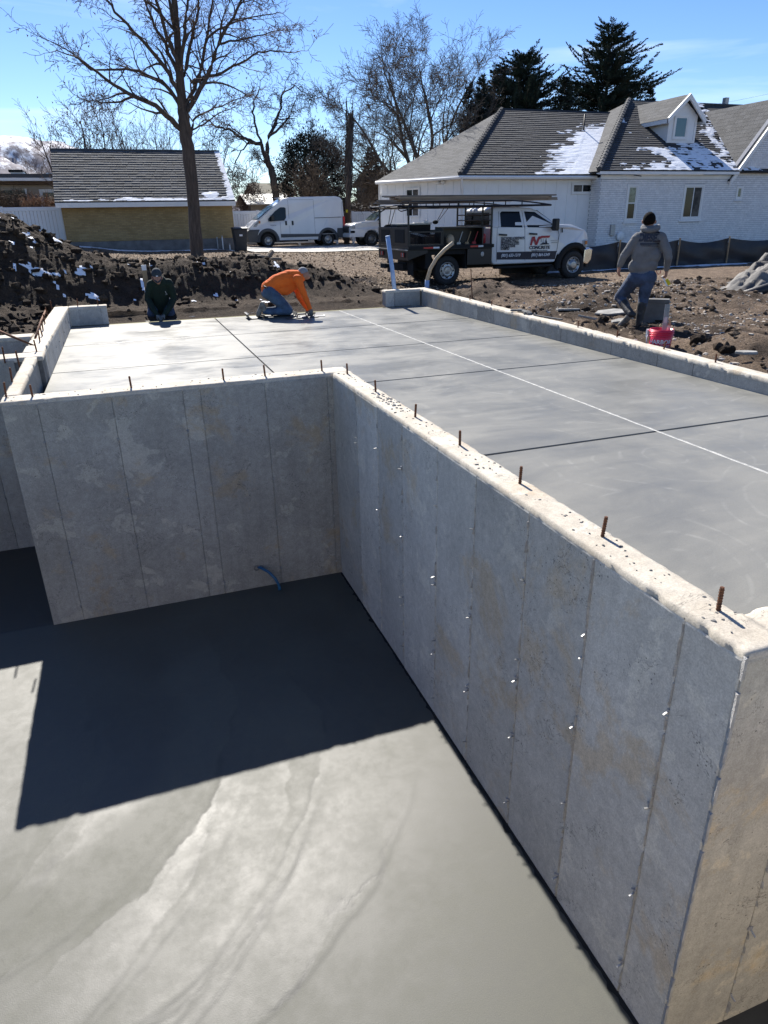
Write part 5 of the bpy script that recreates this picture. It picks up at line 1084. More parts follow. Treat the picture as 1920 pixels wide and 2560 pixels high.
# --- black silt fence
sf = thing('silt_fence', 'sagging black silt fence on wooden stakes in front of the white house', 'fence'); SY = 21.5
stx = [11.9, 14.2, 16.6] + [at_y(1693, 640, SY).x, at_y(1816, 640, SY).x, 24.6, 27.0, 29.5]
for xx in stx:
    zb_ = gzs(xx, SY); zt_ = .64; l_ = rng.uniform(-.03, .05)
    MB().box(xx - .022, xx + .022, SY - .06, SY - .02, zb_ - .2, zt_ + .03, Matrix.Translation((xx, SY, zb_)) @ Matrix.Rotation(l_, 4, 'Y') @ Matrix.Translation((-xx, -SY, -zb_))).build('stake', MT['wood'], sf)
for a_, b_ in zip(stx[:-1], stx[1:]):
    n_ = 26; m_ = 12; vs = []
    for j in range(m_ + 1):
        for i in range(n_ + 1):
            t = i / n_; s_ = j / m_; x = a_ + (b_ - a_) * t; sag = .13 * math.sin(math.pi * t) * s_; z0 = gzs(x, SY) - .02
            vs.append(V(x, SY + .01 - .12 * math.sin(math.pi * t) * math.sin(math.pi * s_) + .03 * math.sin(9 * t + 6 * s_) * (s_ * (1 - s_) * 4) + .035 * float(fbm(np.array([x * 2.5]), np.array([s_ * 3.]), 3, 55)[0]) - .09 * max(0, .15 - s_) * 8 * (.5 + .5 * math.sin(x * 3)), z0 + (0.61 - sag - z0) * s_))
    MB().add(vs, [(j * (n_ + 1) + i, j * (n_ + 1) + i + 1, (j + 1) * (n_ + 1) + i + 1, (j + 1) * (n_ + 1) + i) for j in range(m_) for i in range(n_)]).build('fabric', MT['fabric_black'], sf, True)
# ------------------------------------------------------------------ vehicles
def wheel(parent, x, y, z, r, w, rimm, out=-1, rim_r=0.62, dish=0.04, hub=True):
    Mx = Matrix.Translation((x, y, z)) @ Matrix.Rotation(R(90) * (1 if out < 0 else -1), 4, 'X')       # local z points outward
    h = w / 2; b = MB(); b.lathe([(r * rim_r, -h * .9), (r * .80, -h), (r * .95, -h * .92), (r, -h * .6), (r, h * .6), (r * .95, h * .92), (r * .80, h), (r * rim_r, h * .9)], 36, None, True)
    t = b.build('wheel', MT['rubber'], parent, True); t.matrix_local = Mx
    lug = MB()
    for k in range(40): a = 2 * math.pi * k / 40; lug.box(r - .004, r + .006, -.018, .018, -h * .75, h * .75, Matrix.Rotation(a, 4, 'Z'))
    lug.build('tread', MT['rubber'], t)
    rim = MB(); rim.lathe([(r * rim_r, -h * .5), (r * rim_r, h * .88), (r * rim_r * .93, h * .92), (r * rim_r * .86, h * .5), (r * .38, h * (.88 - dish * 10)), (r * .30, h * .95), (r * .20, h * 1.0), (r * .02, h * 1.0)], 28)
    rm = rim.build('rim', rimm, t, True)
    hol = MB()
    for k in range(8): a = 2 * math.pi * k / 8; hol.lathe([(r * .055, 0), (r * .055, .006)], 8, Matrix.Translation((math.cos(a) * r * .47, math.sin(a) * r * .47, h * (.72 - dish * 2) + .02)))
    hol.build('vent_hole', MT['black_matte'], rm)
    return t
def side_panel(poly, yf, off, parent, name, m, s=-1, thick=.012):
    """thin panel lying on a vehicle's side; poly in (x, z)"""
    b = MB(); k = len(poly); o_ = [V(x, s * (yf(x, z) + off), z) for x, z in poly]; i_ = [V(x, s * (yf(x, z) + off - thick), z) for x, z in poly]
    b.add(o_ + i_, [tuple(range(k)), tuple(range(k, 2 * k))[::-1]] + [(i, (i + 1) % k, k + (i + 1) % k, k + i) for i in range(k)]); return b.build(name, m, parent)
def shell(poly, yf, name, m, parent, bevel=.03, seg=3):
    b = MB(); k = len(poly); L = [V(x, -yf(x, z), z) for x, z in poly]; Q = [V(x, yf(x, z), z) for x, z in poly]
    b.add(L + Q, [tuple(range(k)), tuple(range(k, 2 * k))[::-1]] + [(i, k + i, k + (i + 1) % k, (i + 1) % k) for i in range(k)]); o = b.build(name, m, parent, bevel=bevel, seg=seg)
    return o
def arc_pts(cx, cz, r, a0, a1, n): return [(cx + r * math.cos(R(a0 + (a1 - a0) * i / n)), cz + r * math.sin(R(a0 + (a1 - a0) * i / n))) for i in range(n + 1)]
def arch(parent, cx, cz, r0, r1, yf, off, m, s, name='fender_flare', a0=-8, a1=188):
    o_ = arc_pts(cx, cz, r1, a0, a1, 16); i_ = arc_pts(cx, cz, r0, a1, a0, 16); b = MB()
    n = 17; pts = o_ + i_; out = [V(x, s * (yf(x, z) + off), z) for x, z in pts]; inn = [V(x, s * (yf(x, z) - .10), z) for x, z in pts]
    b.v += [tuple(v) for v in out + inn]
    for i in range(16):
        j = 33 - i; b.f += [(i, i + 1, j - 1, j), (34 + i + 1, 34 + i, 34 + j, 34 + j - 1), (i, 34 + i, 35 + i, i + 1), (j - 1, 34 + j - 1, 34 + j, j)]
    b.m = [0] * len(b.f); o = b.build(name, m, parent, True)
    bk = MB(); w_ = arc_pts(cx, cz, r0 + .01, a0, a1, 16); k = len(w_); bk.add([V(x, s * (yf(x, z) - .085), z) for x, z in w_], [tuple(range(k))]); bk.build('wheel_well', MT['black_matte'], parent); return o

# --- contractor's flatbed truck
tk = thing('flatbed_truck', 'white crew cab truck with black flatbed and lumber rack parked on the dirt', 'truck', (8.95, 20.27, -0.345), R(1.2))
yl = lambda x, z: 0.985 - max(0, z - 1.30) * .12 - max(0, x - 4.3) ** 2 * .35
low = [(1.44, .60), (1.50, .52), (3.66, .52), (3.74, .74)] + arc_pts(4.36, .42, .58, 150, 25, 8) + [(4.90, .80), (4.93, 1.12), (4.86, 1.34), (4.72, 1.42), (4.25, 1.53), (3.70, 1.60), (3.0, 1.57), (1.44, 1.56)]
body = shell(low, yl, 'body', MT['truck_white'], tk, .035)
yg = lambda x, z: 0.955 - max(0, z - 1.55) * .30
grn = shell([(1.45, 1.55), (3.68, 1.57), (3.58, 1.64), (3.02, 1.99), (2.80, 2.06), (2.30, 2.10), (1.62, 2.10), (1.47, 2.04)], yg, 'cab_roof', MT['truck_white'], tk, .04)
hd = MB(); hd.add([V(3.66, -.80, 1.60), V(3.66, .80, 1.60), V(4.30, .78, 1.585), V(4.30, -.78, 1.585), V(4.80, .72, 1.43), V(4.80, -.72, 1.43), V(3.66, -.86, 1.55), V(3.66, .86, 1.55), V(4.85, .78, 1.35), V(4.85, -.78, 1.35)], [(0, 1, 2, 3), (3, 2, 4, 5), (0, 3, 5, 9, 6), (1, 7, 8, 4, 2), (5, 4, 8, 9)]); hd.build('hood', MT['truck_white'], tk, bevel=.02)
side_panel([(1.73, 1.56), (2.46, 1.53), (2.40, 1.97), (1.80, 1.98), (1.74, 1.93)], yg, .004, grn, 'window', MT['glass'])
side_panel([(2.64, 1.53), (3.60, 1.50), (3.62, 1.56), (3.42, 1.66), (2.92, 1.95), (2.56, 1.97)], yg, .004, grn, 'window', MT['glass'])
side_panel([(1.73, 1.56), (2.46, 1.53), (2.40, 1.97), (1.80, 1.98), (1.74, 1.93)], yg, .004, grn, 'window', MT['glass'], 1); side_panel([(2.64, 1.53), (3.60, 1.50), (3.42, 1.66), (2.92, 1.95), (2.56, 1.97)], yg, .004, grn, 'window', MT['glass'], 1)
MB().add([V(3.60, -.80, 1.64), V(3.60, .80, 1.64), V(3.05, .72, 1.985), V(3.05, -.72, 1.985)], [(0, 1, 2, 3)]).build('windshield', MT['glass'], grn).location = (.02, 0, .02)
MB().add([V(1.452, -.75, 1.62), V(1.452, .75, 1.62), V(1.47, .70, 1.96), V(1.47, -.70, 1.96)], [(0, 1, 2, 3)]).build('rear_window', MT['glass'], grn).location = (-.012, 0, 0)
for pts in ([(1.60, .60), (1.608, .60), (1.608, 1.55), (1.60, 1.55)], [(2.590, .60), (2.600, .60), (2.545, 1.55), (2.535, 1.55)], [(3.70, .80), (3.708, .80), (3.76, 1.30), (3.68, 1.55), (3.67, 1.55), (3.75, 1.30)]): side_panel(pts, yl, .003, body, 'door_gap', MT['black_matte'])
for pts in ([(1.655, 1.545), (1.66, 1.555), (1.70, 1.98), (1.69, 1.98)], [(2.525, 1.55), (2.533, 1.55), (2.492, 2.0), (2.484, 2.0)]): side_panel(pts, yg, .003, grn, 'door_gap', MT['black_matte'])
for x0 in (1.66, 2.70): side_panel([(x0, 1.33), (x0 + .26, 1.31), (x0 + .26, 1.36), (x0, 1.38)], yl, .03, body, 'door_handle', MT['black'], -1, .04)
side_panel([(1.615, .66), (3.66, .60), (3.70, .80), (3.70, .84), (1.615, .87)], yl, .004, body, 'navy_stripe', MT['navy'])
arch(body, 4.36, .41, .50, .66, yl, .03, MT['black_matte'], -1); arch(body, 4.36, .41, .50, .66, yl, .03, MT['black_matte'], 1)
mr = MB(); mr.box(3.42, 3.56, -1.26, -1.04, 1.42, 1.76).build('mirror', MT['black'], tk, bevel=.03); MB().box(3.48, 3.54, -1.06, -.90, 1.46, 1.54).build('mirror_arm', MT['black'], tk)
bp = MB(); bp.prism([(4.72, .45), (4.90, .42), (5.02, .55), (5.04, .86), (4.92, .90), (4.74, .86)], 'y', -.98, .98); bp.build('bumper', MT['chrome'], tk, bevel=.03)
MB().box(4.86, 4.95, -.60, .60, .92, 1.34).build('grille', MT['black'], tk, bevel=.02)
MB().add([V(4.70, -1.0, 1.12), V(4.93, -.84, 1.14), V(4.97, -.80, .95), V(4.78, -.99, .93), V(4.6, -.9, 1.12), V(4.8, -.7, 1.14), V(4.8, -.7, .95), V(4.6, -.9, .93)], [(0, 1, 2, 3), (7, 6, 5, 4), (0, 4, 5, 1), (3, 2, 6, 7), (0, 3, 7, 4), (1, 5, 6, 2)]).build('headlight', MT['lens'], tk, bevel=.02)
MB().box(4.72, 4.80, -1.005, -.95, 1.0, 1.10).build('turn_signal', MT['amber'], tk)
MB().tube([V(3.86, -.96, 1.48), V(3.86, -.985, 1.36)], .02, 6).build('antenna_base', MT['black'], tk)
MB().box(1.55, 3.55, -1.06, -.86, .40, .46).build('running_board', MT['black_matte'], tk, bevel=.02); MB().box(-1.2, 4.7, -.45, .45, .42, .62).build('chassis', MT['black_matte'], tk)
MB().tube([V(4.36, -.85, .41), V(4.36, .85, .41)], .07, 8).tube([V(0, -.85, .41), V(0, .85, .41)], .09, 8).ball((0, 0, .41), .2, 10, 6).build('axle', MT['black_matte'], tk)
for s_ in (-1, 1):
    wheel(tk, 4.36, s_ * .86, .41, .405, .26, MT['steel'], s_, .60, .03); wheel(tk, 0, s_ * .84, .41, .405, .26, MT['steel'], s_, .60, -.02)
# markings on the doors
Mt = lambda x, z, y=-.994: face_matrix((x, y, z), (1, 0, -.012), (0, 0, 1))
for i, t_ in enumerate(('FLAT WORK & DRIVEWAYS', 'RETAINING WALLS', 'SIDEWALKS & STEPS', 'FOUNDATIONS', 'STAMPED')): text(t_, .104, MT['navy'], body, Mt(1.735, 1.245 - i * .072), align='LEFT', sx=.62 if i == 0 else .66, bold=.003)
text('(801) 633-1319', .115, MT['white_print'], body, Mt(2.08, .765, -1.0), sx=.92, shear=.2, bold=.0035); text('(801) 864-5349', .115, MT['white_print'], body, Mt(3.12, .745, -1.0), sx=.92, shear=.2, bold=.0035)
text('CONCRETE', .125, MT['navy'], body, Mt(3.08, .955), sx=1.12, bold=.004); text('miguel@mcconcrete.net', .052, MT['navy'], body, Mt(3.08, .875), sx=1.1)
text('HEAVY DUTY', .042, MT['galv'], body, Mt(3.60, 1.14), sx=1.1); MB().box(3.50, 3.70, -.998, -.99, 1.07, 1.10).build('badge', MT['galv'], body)
lg = MB(); f3 = lambda pts: lg.add([V(x, -.996, z) for x, z in pts] + [V(x, -.986, z) for x, z in pts], [tuple(range(len(pts))), tuple(range(len(pts), 2 * len(pts)))[::-1]] + [(i, (i + 1) % len(pts), len(pts) + (i + 1) % len(pts), len(pts) + i) for i in range(len(pts))])
f3([(2.74, 1.03), (2.80, 1.03), (2.87, 1.27), (2.80, 1.27)]); f3([(2.82, 1.27), (2.89, 1.27), (2.97, 1.06), (2.92, 1.03)]); f3([(2.92, 1.03), (2.99, 1.03), (3.09, 1.27), (3.02, 1.27)]); f3([(3.03, 1.18), (3.10, 1.20), (3.14, 1.225), (3.40, 1.225), (3.43, 1.285), (3.12, 1.285)])
lg.build('logo', MT['redprint'], body)
lg = MB(); f3([(3.08, 1.035), (3.42, 1.035), (3.38, 1.07), (3.35, 1.06), (3.31, 1.15), (3.28, 1.17), (3.27, 1.08), (3.20, 1.10), (3.14, 1.065)]); f3([(3.12, 1.10), (3.126, 1.10), (3.126, 1.20), (3.12, 1.20)]); f3([(3.19, 1.10), (3.196, 1.10), (3.196, 1.20), (3.19, 1.20)]); f3([(3.29, 1.16), (3.30, 1.21), (3.306, 1.21), (3.30, 1.15)]); lg.build('logo', MT['navy'], body)
# flatbed
bd = MB().box(-1.33, 1.36, -1.16, 1.16, 1.0, 1.12).build('flatbed', MT['black'], tk, bevel=.008, seg=1)
MB().box(-.75, .54, -1.05, 1.05, .86, .999).box(-.75, -.55, -1.05, 1.05, .5, .859).box(.52, .6, -1.05, 1.05, .45, .859).build('shade_filler', MT['black_matte'], bd)  # black boxes added to fill in the shaded space above the rear wheels
MB().box(-1.34, -1.30, -1.155, 1.155, .74, .999).build('tail_panel', MT['black'], bd)
MB().prism([(-1.298, .76), (-.72, .93), (-.72, .999), (-1.298, .999)], 'y', -1.15, -1.10).build('side_skirt', MT['black'], bd); MB().prism([(.55, .55), (1.36, .55), (1.36, .999), (.55, .999)], 'y', -1.13, -.6).build('under_box', MT['black'], bd, bevel=.01)
MB().box(-1.30, 1.40, -1.175, -1.161, 1.02, 1.11).build('rub_rail', MT['black_matte'], bd)
for x0, w_, m_ in ((-.86, .30, 'red'), (-.56, .19, 'white_print'), (.62, .26, 'red'), (.88, .16, 'white_print')): MB().box(x0, x0 + w_, -1.18, -1.174, 1.04, 1.085).build('reflector', MT[m_], bd)
for y0 in (-.95, .70):
    lb = MB().box(-1.365, -1.335, y0 - .02, y0 + .27, .82, .95).build('tail_lamp', MT['black_matte'], bd)
    for k in range(3): MB().box(-1.372, -1.364, y0 + k * .085, y0 + .065 + k * .085, .83, .94).build('lens', MT['red'] if k != 1 else MT['lens'], lb)
MB().box(-1.40, -1.30, -1.14, 1.14, 1.0, 1.03).build('tail_edge', MT['steel'], bd)
for k in range(5): pass
MB().box(-1.335, -1.30, -1.15, 1.15, 1.121, 1.62).build('tailgate', MT['black'], bd, bevel=.006, seg=1); MB().box(-1.345, -1.335, -.9, -.2, 1.2, 1.55).box(-1.345, -1.335, .2, .9, 1.2, 1.55).build('tailgate_panel', MT['black_matte'], bd)
def mesh_side(y0, x0, x1, z0, z1, name):
    b = MB(); b.box(x0, x1, y0, y0 + .03, z1 - .04, z1).box(x0, x1, y0, y0 + .03, z0, z0 + .04).box(x0, x0 + .04, y0, y0 + .03, z0 + .041, z1 - .041).box(x1 - .04, x1, y0, y0 + .03, z0 + .041, z1 - .041); n_ = int((x1 - x0) / .06)
    for k in range(n_):
        xx = x0 + .04 + k * (x1 - x0 - .08) / n_; b.tube([V(xx, y0 + .015, z0 + .03), V(min(x1 - .03, xx + .30), y0 + .015, z0 + .03 + min(.30, x1 - .03 - xx) * (z1 - z0 - .06) / .30)], .006, 3); b.tube([V(min(x1 - .03, xx + .30), y0 + .01, z0 + .03), V(max(xx, 0 * xx + xx), y0 + .01, z1 - .03)], .006, 3)
    return b.build(name, MT['black'], bd)
mesh_side(-1.15, -1.30, -.28, 1.121, 1.50, 'stake_side'); mesh_side(1.12, -1.30, 1.30, 1.121, 1.50, 'stake_side')
# open side tool shelf, far tool box
sb = MB(); sb.box(-.27, 1.05, -1.15, -.65, 1.56, 1.60).box(-.27, -.23, -1.15, -.65, 1.121, 1.559).box(1.01, 1.05, -1.15, -.65, 1.121, 1.559).box(-.229, 1.009, -.68, -.65, 1.121, 1.559); sb.build('tool_shelf', MT['black'], bd)
MB().box(-1.0, .10, .45, 1.08, 1.121, 1.66).build('tool_box', MT['black_matte'], bd, bevel=.01); MB().box(-1.02, .12, .43, 1.10, 1.661, 1.70).build('tool_box_lid', MT['galv'], bd)
# headache rack, lumber rack
hr = MB()
for y0 in (-1.10, -.55, .55, 1.10): hr.tube([V(1.33, y0, 1.1), V(1.33, y0, 2.14)], .03, 6)
for z0 in (1.6, 1.75, 1.9, 2.13): hr.tube([V(1.33, -1.1, z0), V(1.33, 1.1, z0)], .018, 6)
hr.build('headache_rack', MT['black'], tk)
rk = MB()
for y0 in (-1.12, 1.12):
    rk.tube([V(-1.30, y0, 1.1), V(-1.30, y0, 2.13)], .03, 8); rk.tube([V(-1.62, y0, 2.16), V(-1.45, y0, 2.13), V(3.3, y0, 2.13)], .028, 8); rk.tube([V(-1.50, y0, 2.26), V(1.9, y0, 2.27), V(2.6, y0, 2.22), V(3.28, y0, 2.14)], .02, 8)
    for xx in (-1.3, -.55, .25, .72, 1.05, 1.35, 1.75, 2.3): rk.tube([V(xx, y0, 2.13), V(xx, y0, 2.265)], .016, 6)
    rk.tube([V(-1.30, y0, 2.02), V(-1.08, y0, 2.13)], .02, 6); rk.tube(([V(-1.55, y0, 2.13), V(-1.60, y0, 2.06), V(-1.52, y0, 2.02), V(-1.36, y0, 2.05), V(-1.30, y0, 2.10)]), .014, 6)
for xx in (-1.30, -.3, .7, 1.35, 2.6, 3.2): rk.tube([V(xx, -1.12, 2.135), V(xx, 1.12, 2.135)], .024, 6)
rk.tube([V(-1.45, -1.5, 2.17), V(-1.45, 1.3, 2.17)], .022, 6)
rk.build('lumber_rack', MT['black'], tk)
stp = MB()
for (a_, b_) in ((V(-1.05, .8, 2.1), V(-1.15, .8, 1.62)), (V(-.92, .8, 2.1), V(-1.10, .8, 1.60)), (V(.60, .6, 2.1), V(.35, .6, 1.70)), (V(.75, .6, 2.1), V(.38, .6, 1.70))): stp.tube([a_, b_], .012, 4)
stp.build('strap', MT['black_matte'], tk); MB().ball((-1.16, .8, 1.60), (.14, .05, .09), 8, 6).ball((.33, .6, 1.72), (.1, .05, .06), 8, 6).build('ratchet', MT['black_matte'], tk)
MB().box(-1.12, -1.10, -1.0, -.6, .32, .73).build('mud_flap', MT['black_matte'], tk); MB().box(-1.12, -1.10, .6, 1.0, .32, .73).build('mud_flap', MT['black_matte'], tk)
hs = MB(); hs.box(-1.62, -1.36, -.08, .08, .52, .62).box(-1.66, -1.60, -.2, .2, .50, .64); hs.build('hitch', MT['black_matte'], tk, bevel=.01); MB().ball((1.04, -1.14, .84), (.055, .01, .07), 12, 8).build('badge', MT['galv'], tk)
TKM = Matrix.Translation((8.95, 20.27, -0.345)) @ Matrix.Rotation(R(1.2), 4, 'Z')
# things carried
def onto(o, M_): o.matrix_world = TKM @ M_; return o
lumr = random.Random(12); BRD = [MB().box(-L / 2, L / 2, -.07, .07, 0, .036).mesh('form_board', [MT['lumber'] if i % 2 else MT['lumber_grey']]) for i, L in enumerate((5.1, 4.9, 5.3, 4.4))]
lay = [(0, 6), (1, 6), (2, 5), (3, 4)]
lbl = ['weathered plank in the bottom layer on the truck rack', 'weathered plank in the second layer on the truck rack', 'tan plank in the third layer on the truck rack', 'tan plank on top of the truck rack load']
for l_, n_ in lay:
    for q in range(n_):
        o = bpy.data.objects.new('form_board', BRD[lumr.randrange(4)]); COL.objects.link(o); xo = lumr.uniform(-.25, .25) + (1.15 if l_ < 2 else .85)
        onto(o, Matrix.Translation((xo, -.98 + q * .165 + .05 * l_, 2.275 + l_ * .039)) @ Matrix.Rotation(lumr.uniform(-.012, .012), 4, 'Z')); tag(o, lbl[l_] + (', near edge' if q == 0 else ''), 'board', 'boards carried on the truck rack')
BRD2 = MB().box(-2.3, 2.3, -.07, .07, 0, .04).mesh('form_board', MT['lumber_grey'])
for q in range(3):
    o = bpy.data.objects.new('form_board', BRD2); COL.objects.link(o); onto(o, Matrix.Translation((.75, .45 + .17 * q, 2.275 + .042 * (q % 2)))); tag(o, 'grey plank lying on the far side of the truck rack', 'board', 'boards carried on the truck rack')
o = MB().lathe([(.02, 0), (.09, .01), (.10, .2), (.08, .26), (.03, .28), (.03, .33)], 12).build('gas_bottle', MT['redprint'], None, True); onto(o, Matrix.Translation((1.16, -.9, 1.121))); o.location.z += .45; tag(o, 'small red bottle standing by the cab on the flatbed', 'bottle')
o.location.z -= .45
bag = MB(); bag.ball((0, 0, .12), (.13, .10, .16), 10, 8); bg2 = bag.build('rag_bundle', MT['tanpipe'], None, True); onto(bg2, Matrix.Translation((.08, -.95, 1.122))); tag(bg2, 'tan rag bundle on the open tool shelf of the truck', 'rags')
for k, (x, m_, nm, lb) in enumerate(((.35, 'galv', 'hand_tool', 'grey tool leaning left inside the dark tool shelf'), (.62, 'wood', 'hand_tool', 'wooden handled tool in the middle of the dark tool shelf'), (.85, 'redprint', 'hand_tool', 'red handled tool at the cab end of the dark tool shelf'))):
    b = MB(); b.tube([V(0, 0, .02), V(.12, 0, .34)], .015, 6); b.box(-.06, .06, -.02, .02, 0, .06); o = b.build(nm, MT[m_]); onto(o, Matrix.Translation((x, -.95, 1.122))); tag(o, lb, 'tool')
o = MB().box(-.28, .28, -.12, .12, 0, .02).ball((.1, 0, .04), (.10, .08, .05), 8, 6).build('white_cloth', MT['white_paint'], None, True); onto(o, Matrix.Translation((-.05, .7, 1.702))); tag(o, 'white crumpled cloth on the far tool box lid', 'cloth')
o = MB().box(-.55, .55, -.02, .02, 0, .06).build('metal_straightedge', MT['galv']); onto(o, Matrix.Translation((-.75, -.3, 1.40)) @ Matrix.Rotation(.25, 4, 'Y')); tag(o, 'grey metal bar sloping over the flatbed side', 'bar')
clut = random.Random(3)
for k in range(7):
    b = MB().box(-clut.uniform(.1, .25), clut.uniform(.1, .25), -.1, .1, 0, clut.uniform(.1, .36)); o = b.build('tool_case', MT[clut.choice(('black_matte', 'clad', 'jeans', 'bin', 'pole'))], None, bevel=.01); onto(o, Matrix.Translation((-1.0 + k * .33, -.35 + .5 * (k % 2), 1.122)) @ Matrix.Rotation(clut.uniform(-.3, .3), 4, 'Z')); tag(o, ('first', 'second', 'third', 'fourth', 'fifth', 'sixth', 'seventh')[k] + ' dark case from the tailgate on the truck flatbed', 'case', 'cases on the flatbed')

# --- white cargo van
vn = thing('cargo_van', 'white high-roof cargo van with grey bumpers on the driveway', 'van', (11.32, 41.42, .17), R(180))
yv = lambda x, z: 1.02 - max(0, z - 1.1) * .075 - max(0, x - 3.7) ** 2 * .16
vp = [(4.46, .34), (4.50, .76), (4.42, 1.02), (4.22, 1.22), (3.95, 1.40), (3.40, 1.80), (2.92, 2.14), (2.42, 2.46), (2.1, 2.52), (1.5, 2.54), (-.55, 2.56), (-.82, 2.50), (-.94, 2.34), (-1.0, 1.2), (-1.0, .44)] + arc_pts(0, .36, .47, 200, -20, 10)[1:-1] + [(.5, .34), (2.9, .34)] + arc_pts(3.43, .36, .47, 200, -20, 10)[1:-1]
vb_ = shell(vp, yv, 'body', MT['car_white'], vn, .05, 3)
S = 1
side_panel([(3.36, 1.33), (2.47, 1.36), (2.36, 1.5), (2.34, 1.98), (2.42, 2.03), (2.64, 2.03), (2.92, 1.86), (3.36, 1.45)], yv, .006, vb_, 'door_window', MT['glass'], S)
side_panel([(3.36, 1.33), (2.47, 1.36), (2.34, 1.98), (2.64, 2.03), (2.92, 1.86)], yv, .006, vb_, 'door_window', MT['glass'], -S)
ws = MB(); ws.add([V(3.90, -.92, 1.44), V(3.90, .92, 1.44), V(2.96, .88, 2.12), V(2.96, -.88, 2.12)], [(0, 1, 2, 3)]); ws.build('windshield', MT['glass_blue'], vb_).location = (.022, 0, .03)
for x0, x1, z0, z1 in ((2.185, 2.195, .55, 2.40), (.745, .755, .6, 2.40), (.755, 2.185, 2.395, 2.405), (2.70, 2.71, .55, 1.30), (-.88, -.87, .55, 2.3)): side_panel([(x0, z0), (x1, z0), (x1, z1), (x0, z1)], yv, .004, vb_, 'door_gap', MT['clad'], S)
side_panel([(.74, 1.45), (-.82, 1.47), (-.82, 1.50), (.74, 1.48)], yv, .008, vb_, 'slide_rail', MT['clad'], S)
side_panel([(.68, .62), (-.9, .62), (-.9, .635), (.68, .635)], yv, .003, vb_, 'body_crease', MT['car_white'], S); side_panel([(.65, 1.95), (-.8, 1.97), (-.8, 1.98), (.65, 1.96)], yv, .004, vb_, 'body_crease', MT['car_white'], S)
side_panel([(2.72, .50), (.52, .50), (.52, .64), (2.72, .68)], yv, .025, vb_, 'side_molding', MT['clad'], S, .03)
for s_ in (1, -1):
    arch(vb_, 3.43, .36, .46, .62, yv, .02, MT['clad'], s_); arch(vb_, 0, .36, .46, .60, yv, .02, MT['clad'], s_); wheel(vn, 3.43, s_ * .88, .345, .345, .22, MT['steel'], s_, .62, .03); wheel(vn, 0, s_ * .88, .345, .345, .22, MT['steel'], s_, .62, .03)
    MB().box(3.06, 3.22, s_ * 1.06 if s_ > 0 else -1.26, 1.26 if s_ > 0 else -1.06, 1.36, 1.64).build('mirror', MT['black'], vn, bevel=.03)
shell([(4.0, .28), (4.50, .30), (4.56, .55), (4.53, .86), (4.42, .93), (3.86, .93), (3.98, .70), (4.02, .5)], lambda x, z: 1.045 - max(0, x - 3.8) ** 2 * .16, 'front_bumper', MT['clad'], vn, .03)
shell([(-1.05, .42), (-.50, .42), (-.55, .92), (-1.03, .92)], lambda x, z: 1.04, 'rear_bumper', MT['clad'], vn, .03)
MB().add([V(4.05, 1.01, 1.10), V(4.36, .86, 1.02), V(4.10, .92, 1.30), V(3.85, 1.0, 1.36), V(4.0, .9, 1.05), V(4.3, .8, 1.0), V(4.05, .8, 1.28), V(3.8, .9, 1.3)], [(0, 1, 2, 3), (7, 6, 5, 4), (0, 4, 5, 1), (1, 5, 6, 2), (2, 6, 7, 3), (3, 7, 4, 0)]).build('headlight', MT['lens'], vn); MB().box(3.80, 3.88, .975, 1.03, 1.24, 1.36).build('turn_signal', MT['amber'], vn)
MB().box(-1.015, -.90, .90, 1.03, .98, 1.52).build('tail_lamp', MT['red'], vn, bevel=.02)
for x0 in (2.33, 1.96): side_panel([(x0, 1.12), (x0 + .10, 1.12), (x0 + .10, 1.34), (x0, 1.34)], yv, .02, vb_, 'door_handle', MT['black'], S, .03)
text('PROMASTER', .06, MT['clad'], vb_, face_matrix((3.10, 1.03, 1.13), (-1, 0, 0), (0, 0, 1)), sx=1.0)
MB().box(1.0, 3.1, -.3, .3, .25, .4).build('underbody', MT['black_matte'], vn)
MB().box(2.40, 2.62, -.5, .5, 2.49, 2.53).build('roof_lamp_bar', MT['car_white'], vn, bevel=.01)
# --- white sport utility car, its nose showing behind the truck
sv = thing('white_suv', 'white off-road car with its nose showing between van and truck', 'car', (16.22, 39.95, .12), R(180))
ys_ = lambda x, z: .93 - max(0, z - 1.15) * .18 - max(0, x - 3.3) ** 2 * .25
shell([(3.86, .50), (3.98, .62), (3.98, .95), (3.90, 1.12), (3.72, 1.19), (2.75, 1.30), (2.55, 1.30), (2.0, 1.76), (1.7, 1.82), (-.6, 1.80), (-.95, 1.3), (-1.0, .5)] + arc_pts(0, .38, .46, 195, -15, 8)[1:-1] + [(.5, .42), (2.25, .42)] + arc_pts(2.76, .38, .47, 195, -15, 8)[1:-1], ys_, 'body', MT['car_white'], sv, .05)
side_panel([(2.45, 1.32), (1.35, 1.32), (1.35, 1.72), (1.95, 1.72)], ys_, .006, sv, 'door_window', MT['glass'], 1); side_panel([(1.25, 1.32), (.2, 1.32), (.2, 1.72), (1.25, 1.72)], ys_, .006, sv, 'door_window', MT['glass'], 1)
MB().add([V(2.55, -.80, 1.33), V(2.55, .80, 1.33), V(2.03, .72, 1.74), V(2.03, -.72, 1.74)], [(0, 1, 2, 3)]).build('windshield', MT['glass_green'], sv).location = (.02, 0, .025)
MB().box(3.93, 4.02, -.55, .55, .72, 1.06).build('grille', MT['black'], sv, bevel=.02); MB().box(3.80, 4.05, -.86, .86, .48, .68).build('bumper', MT['car_white'], sv, bevel=.05)
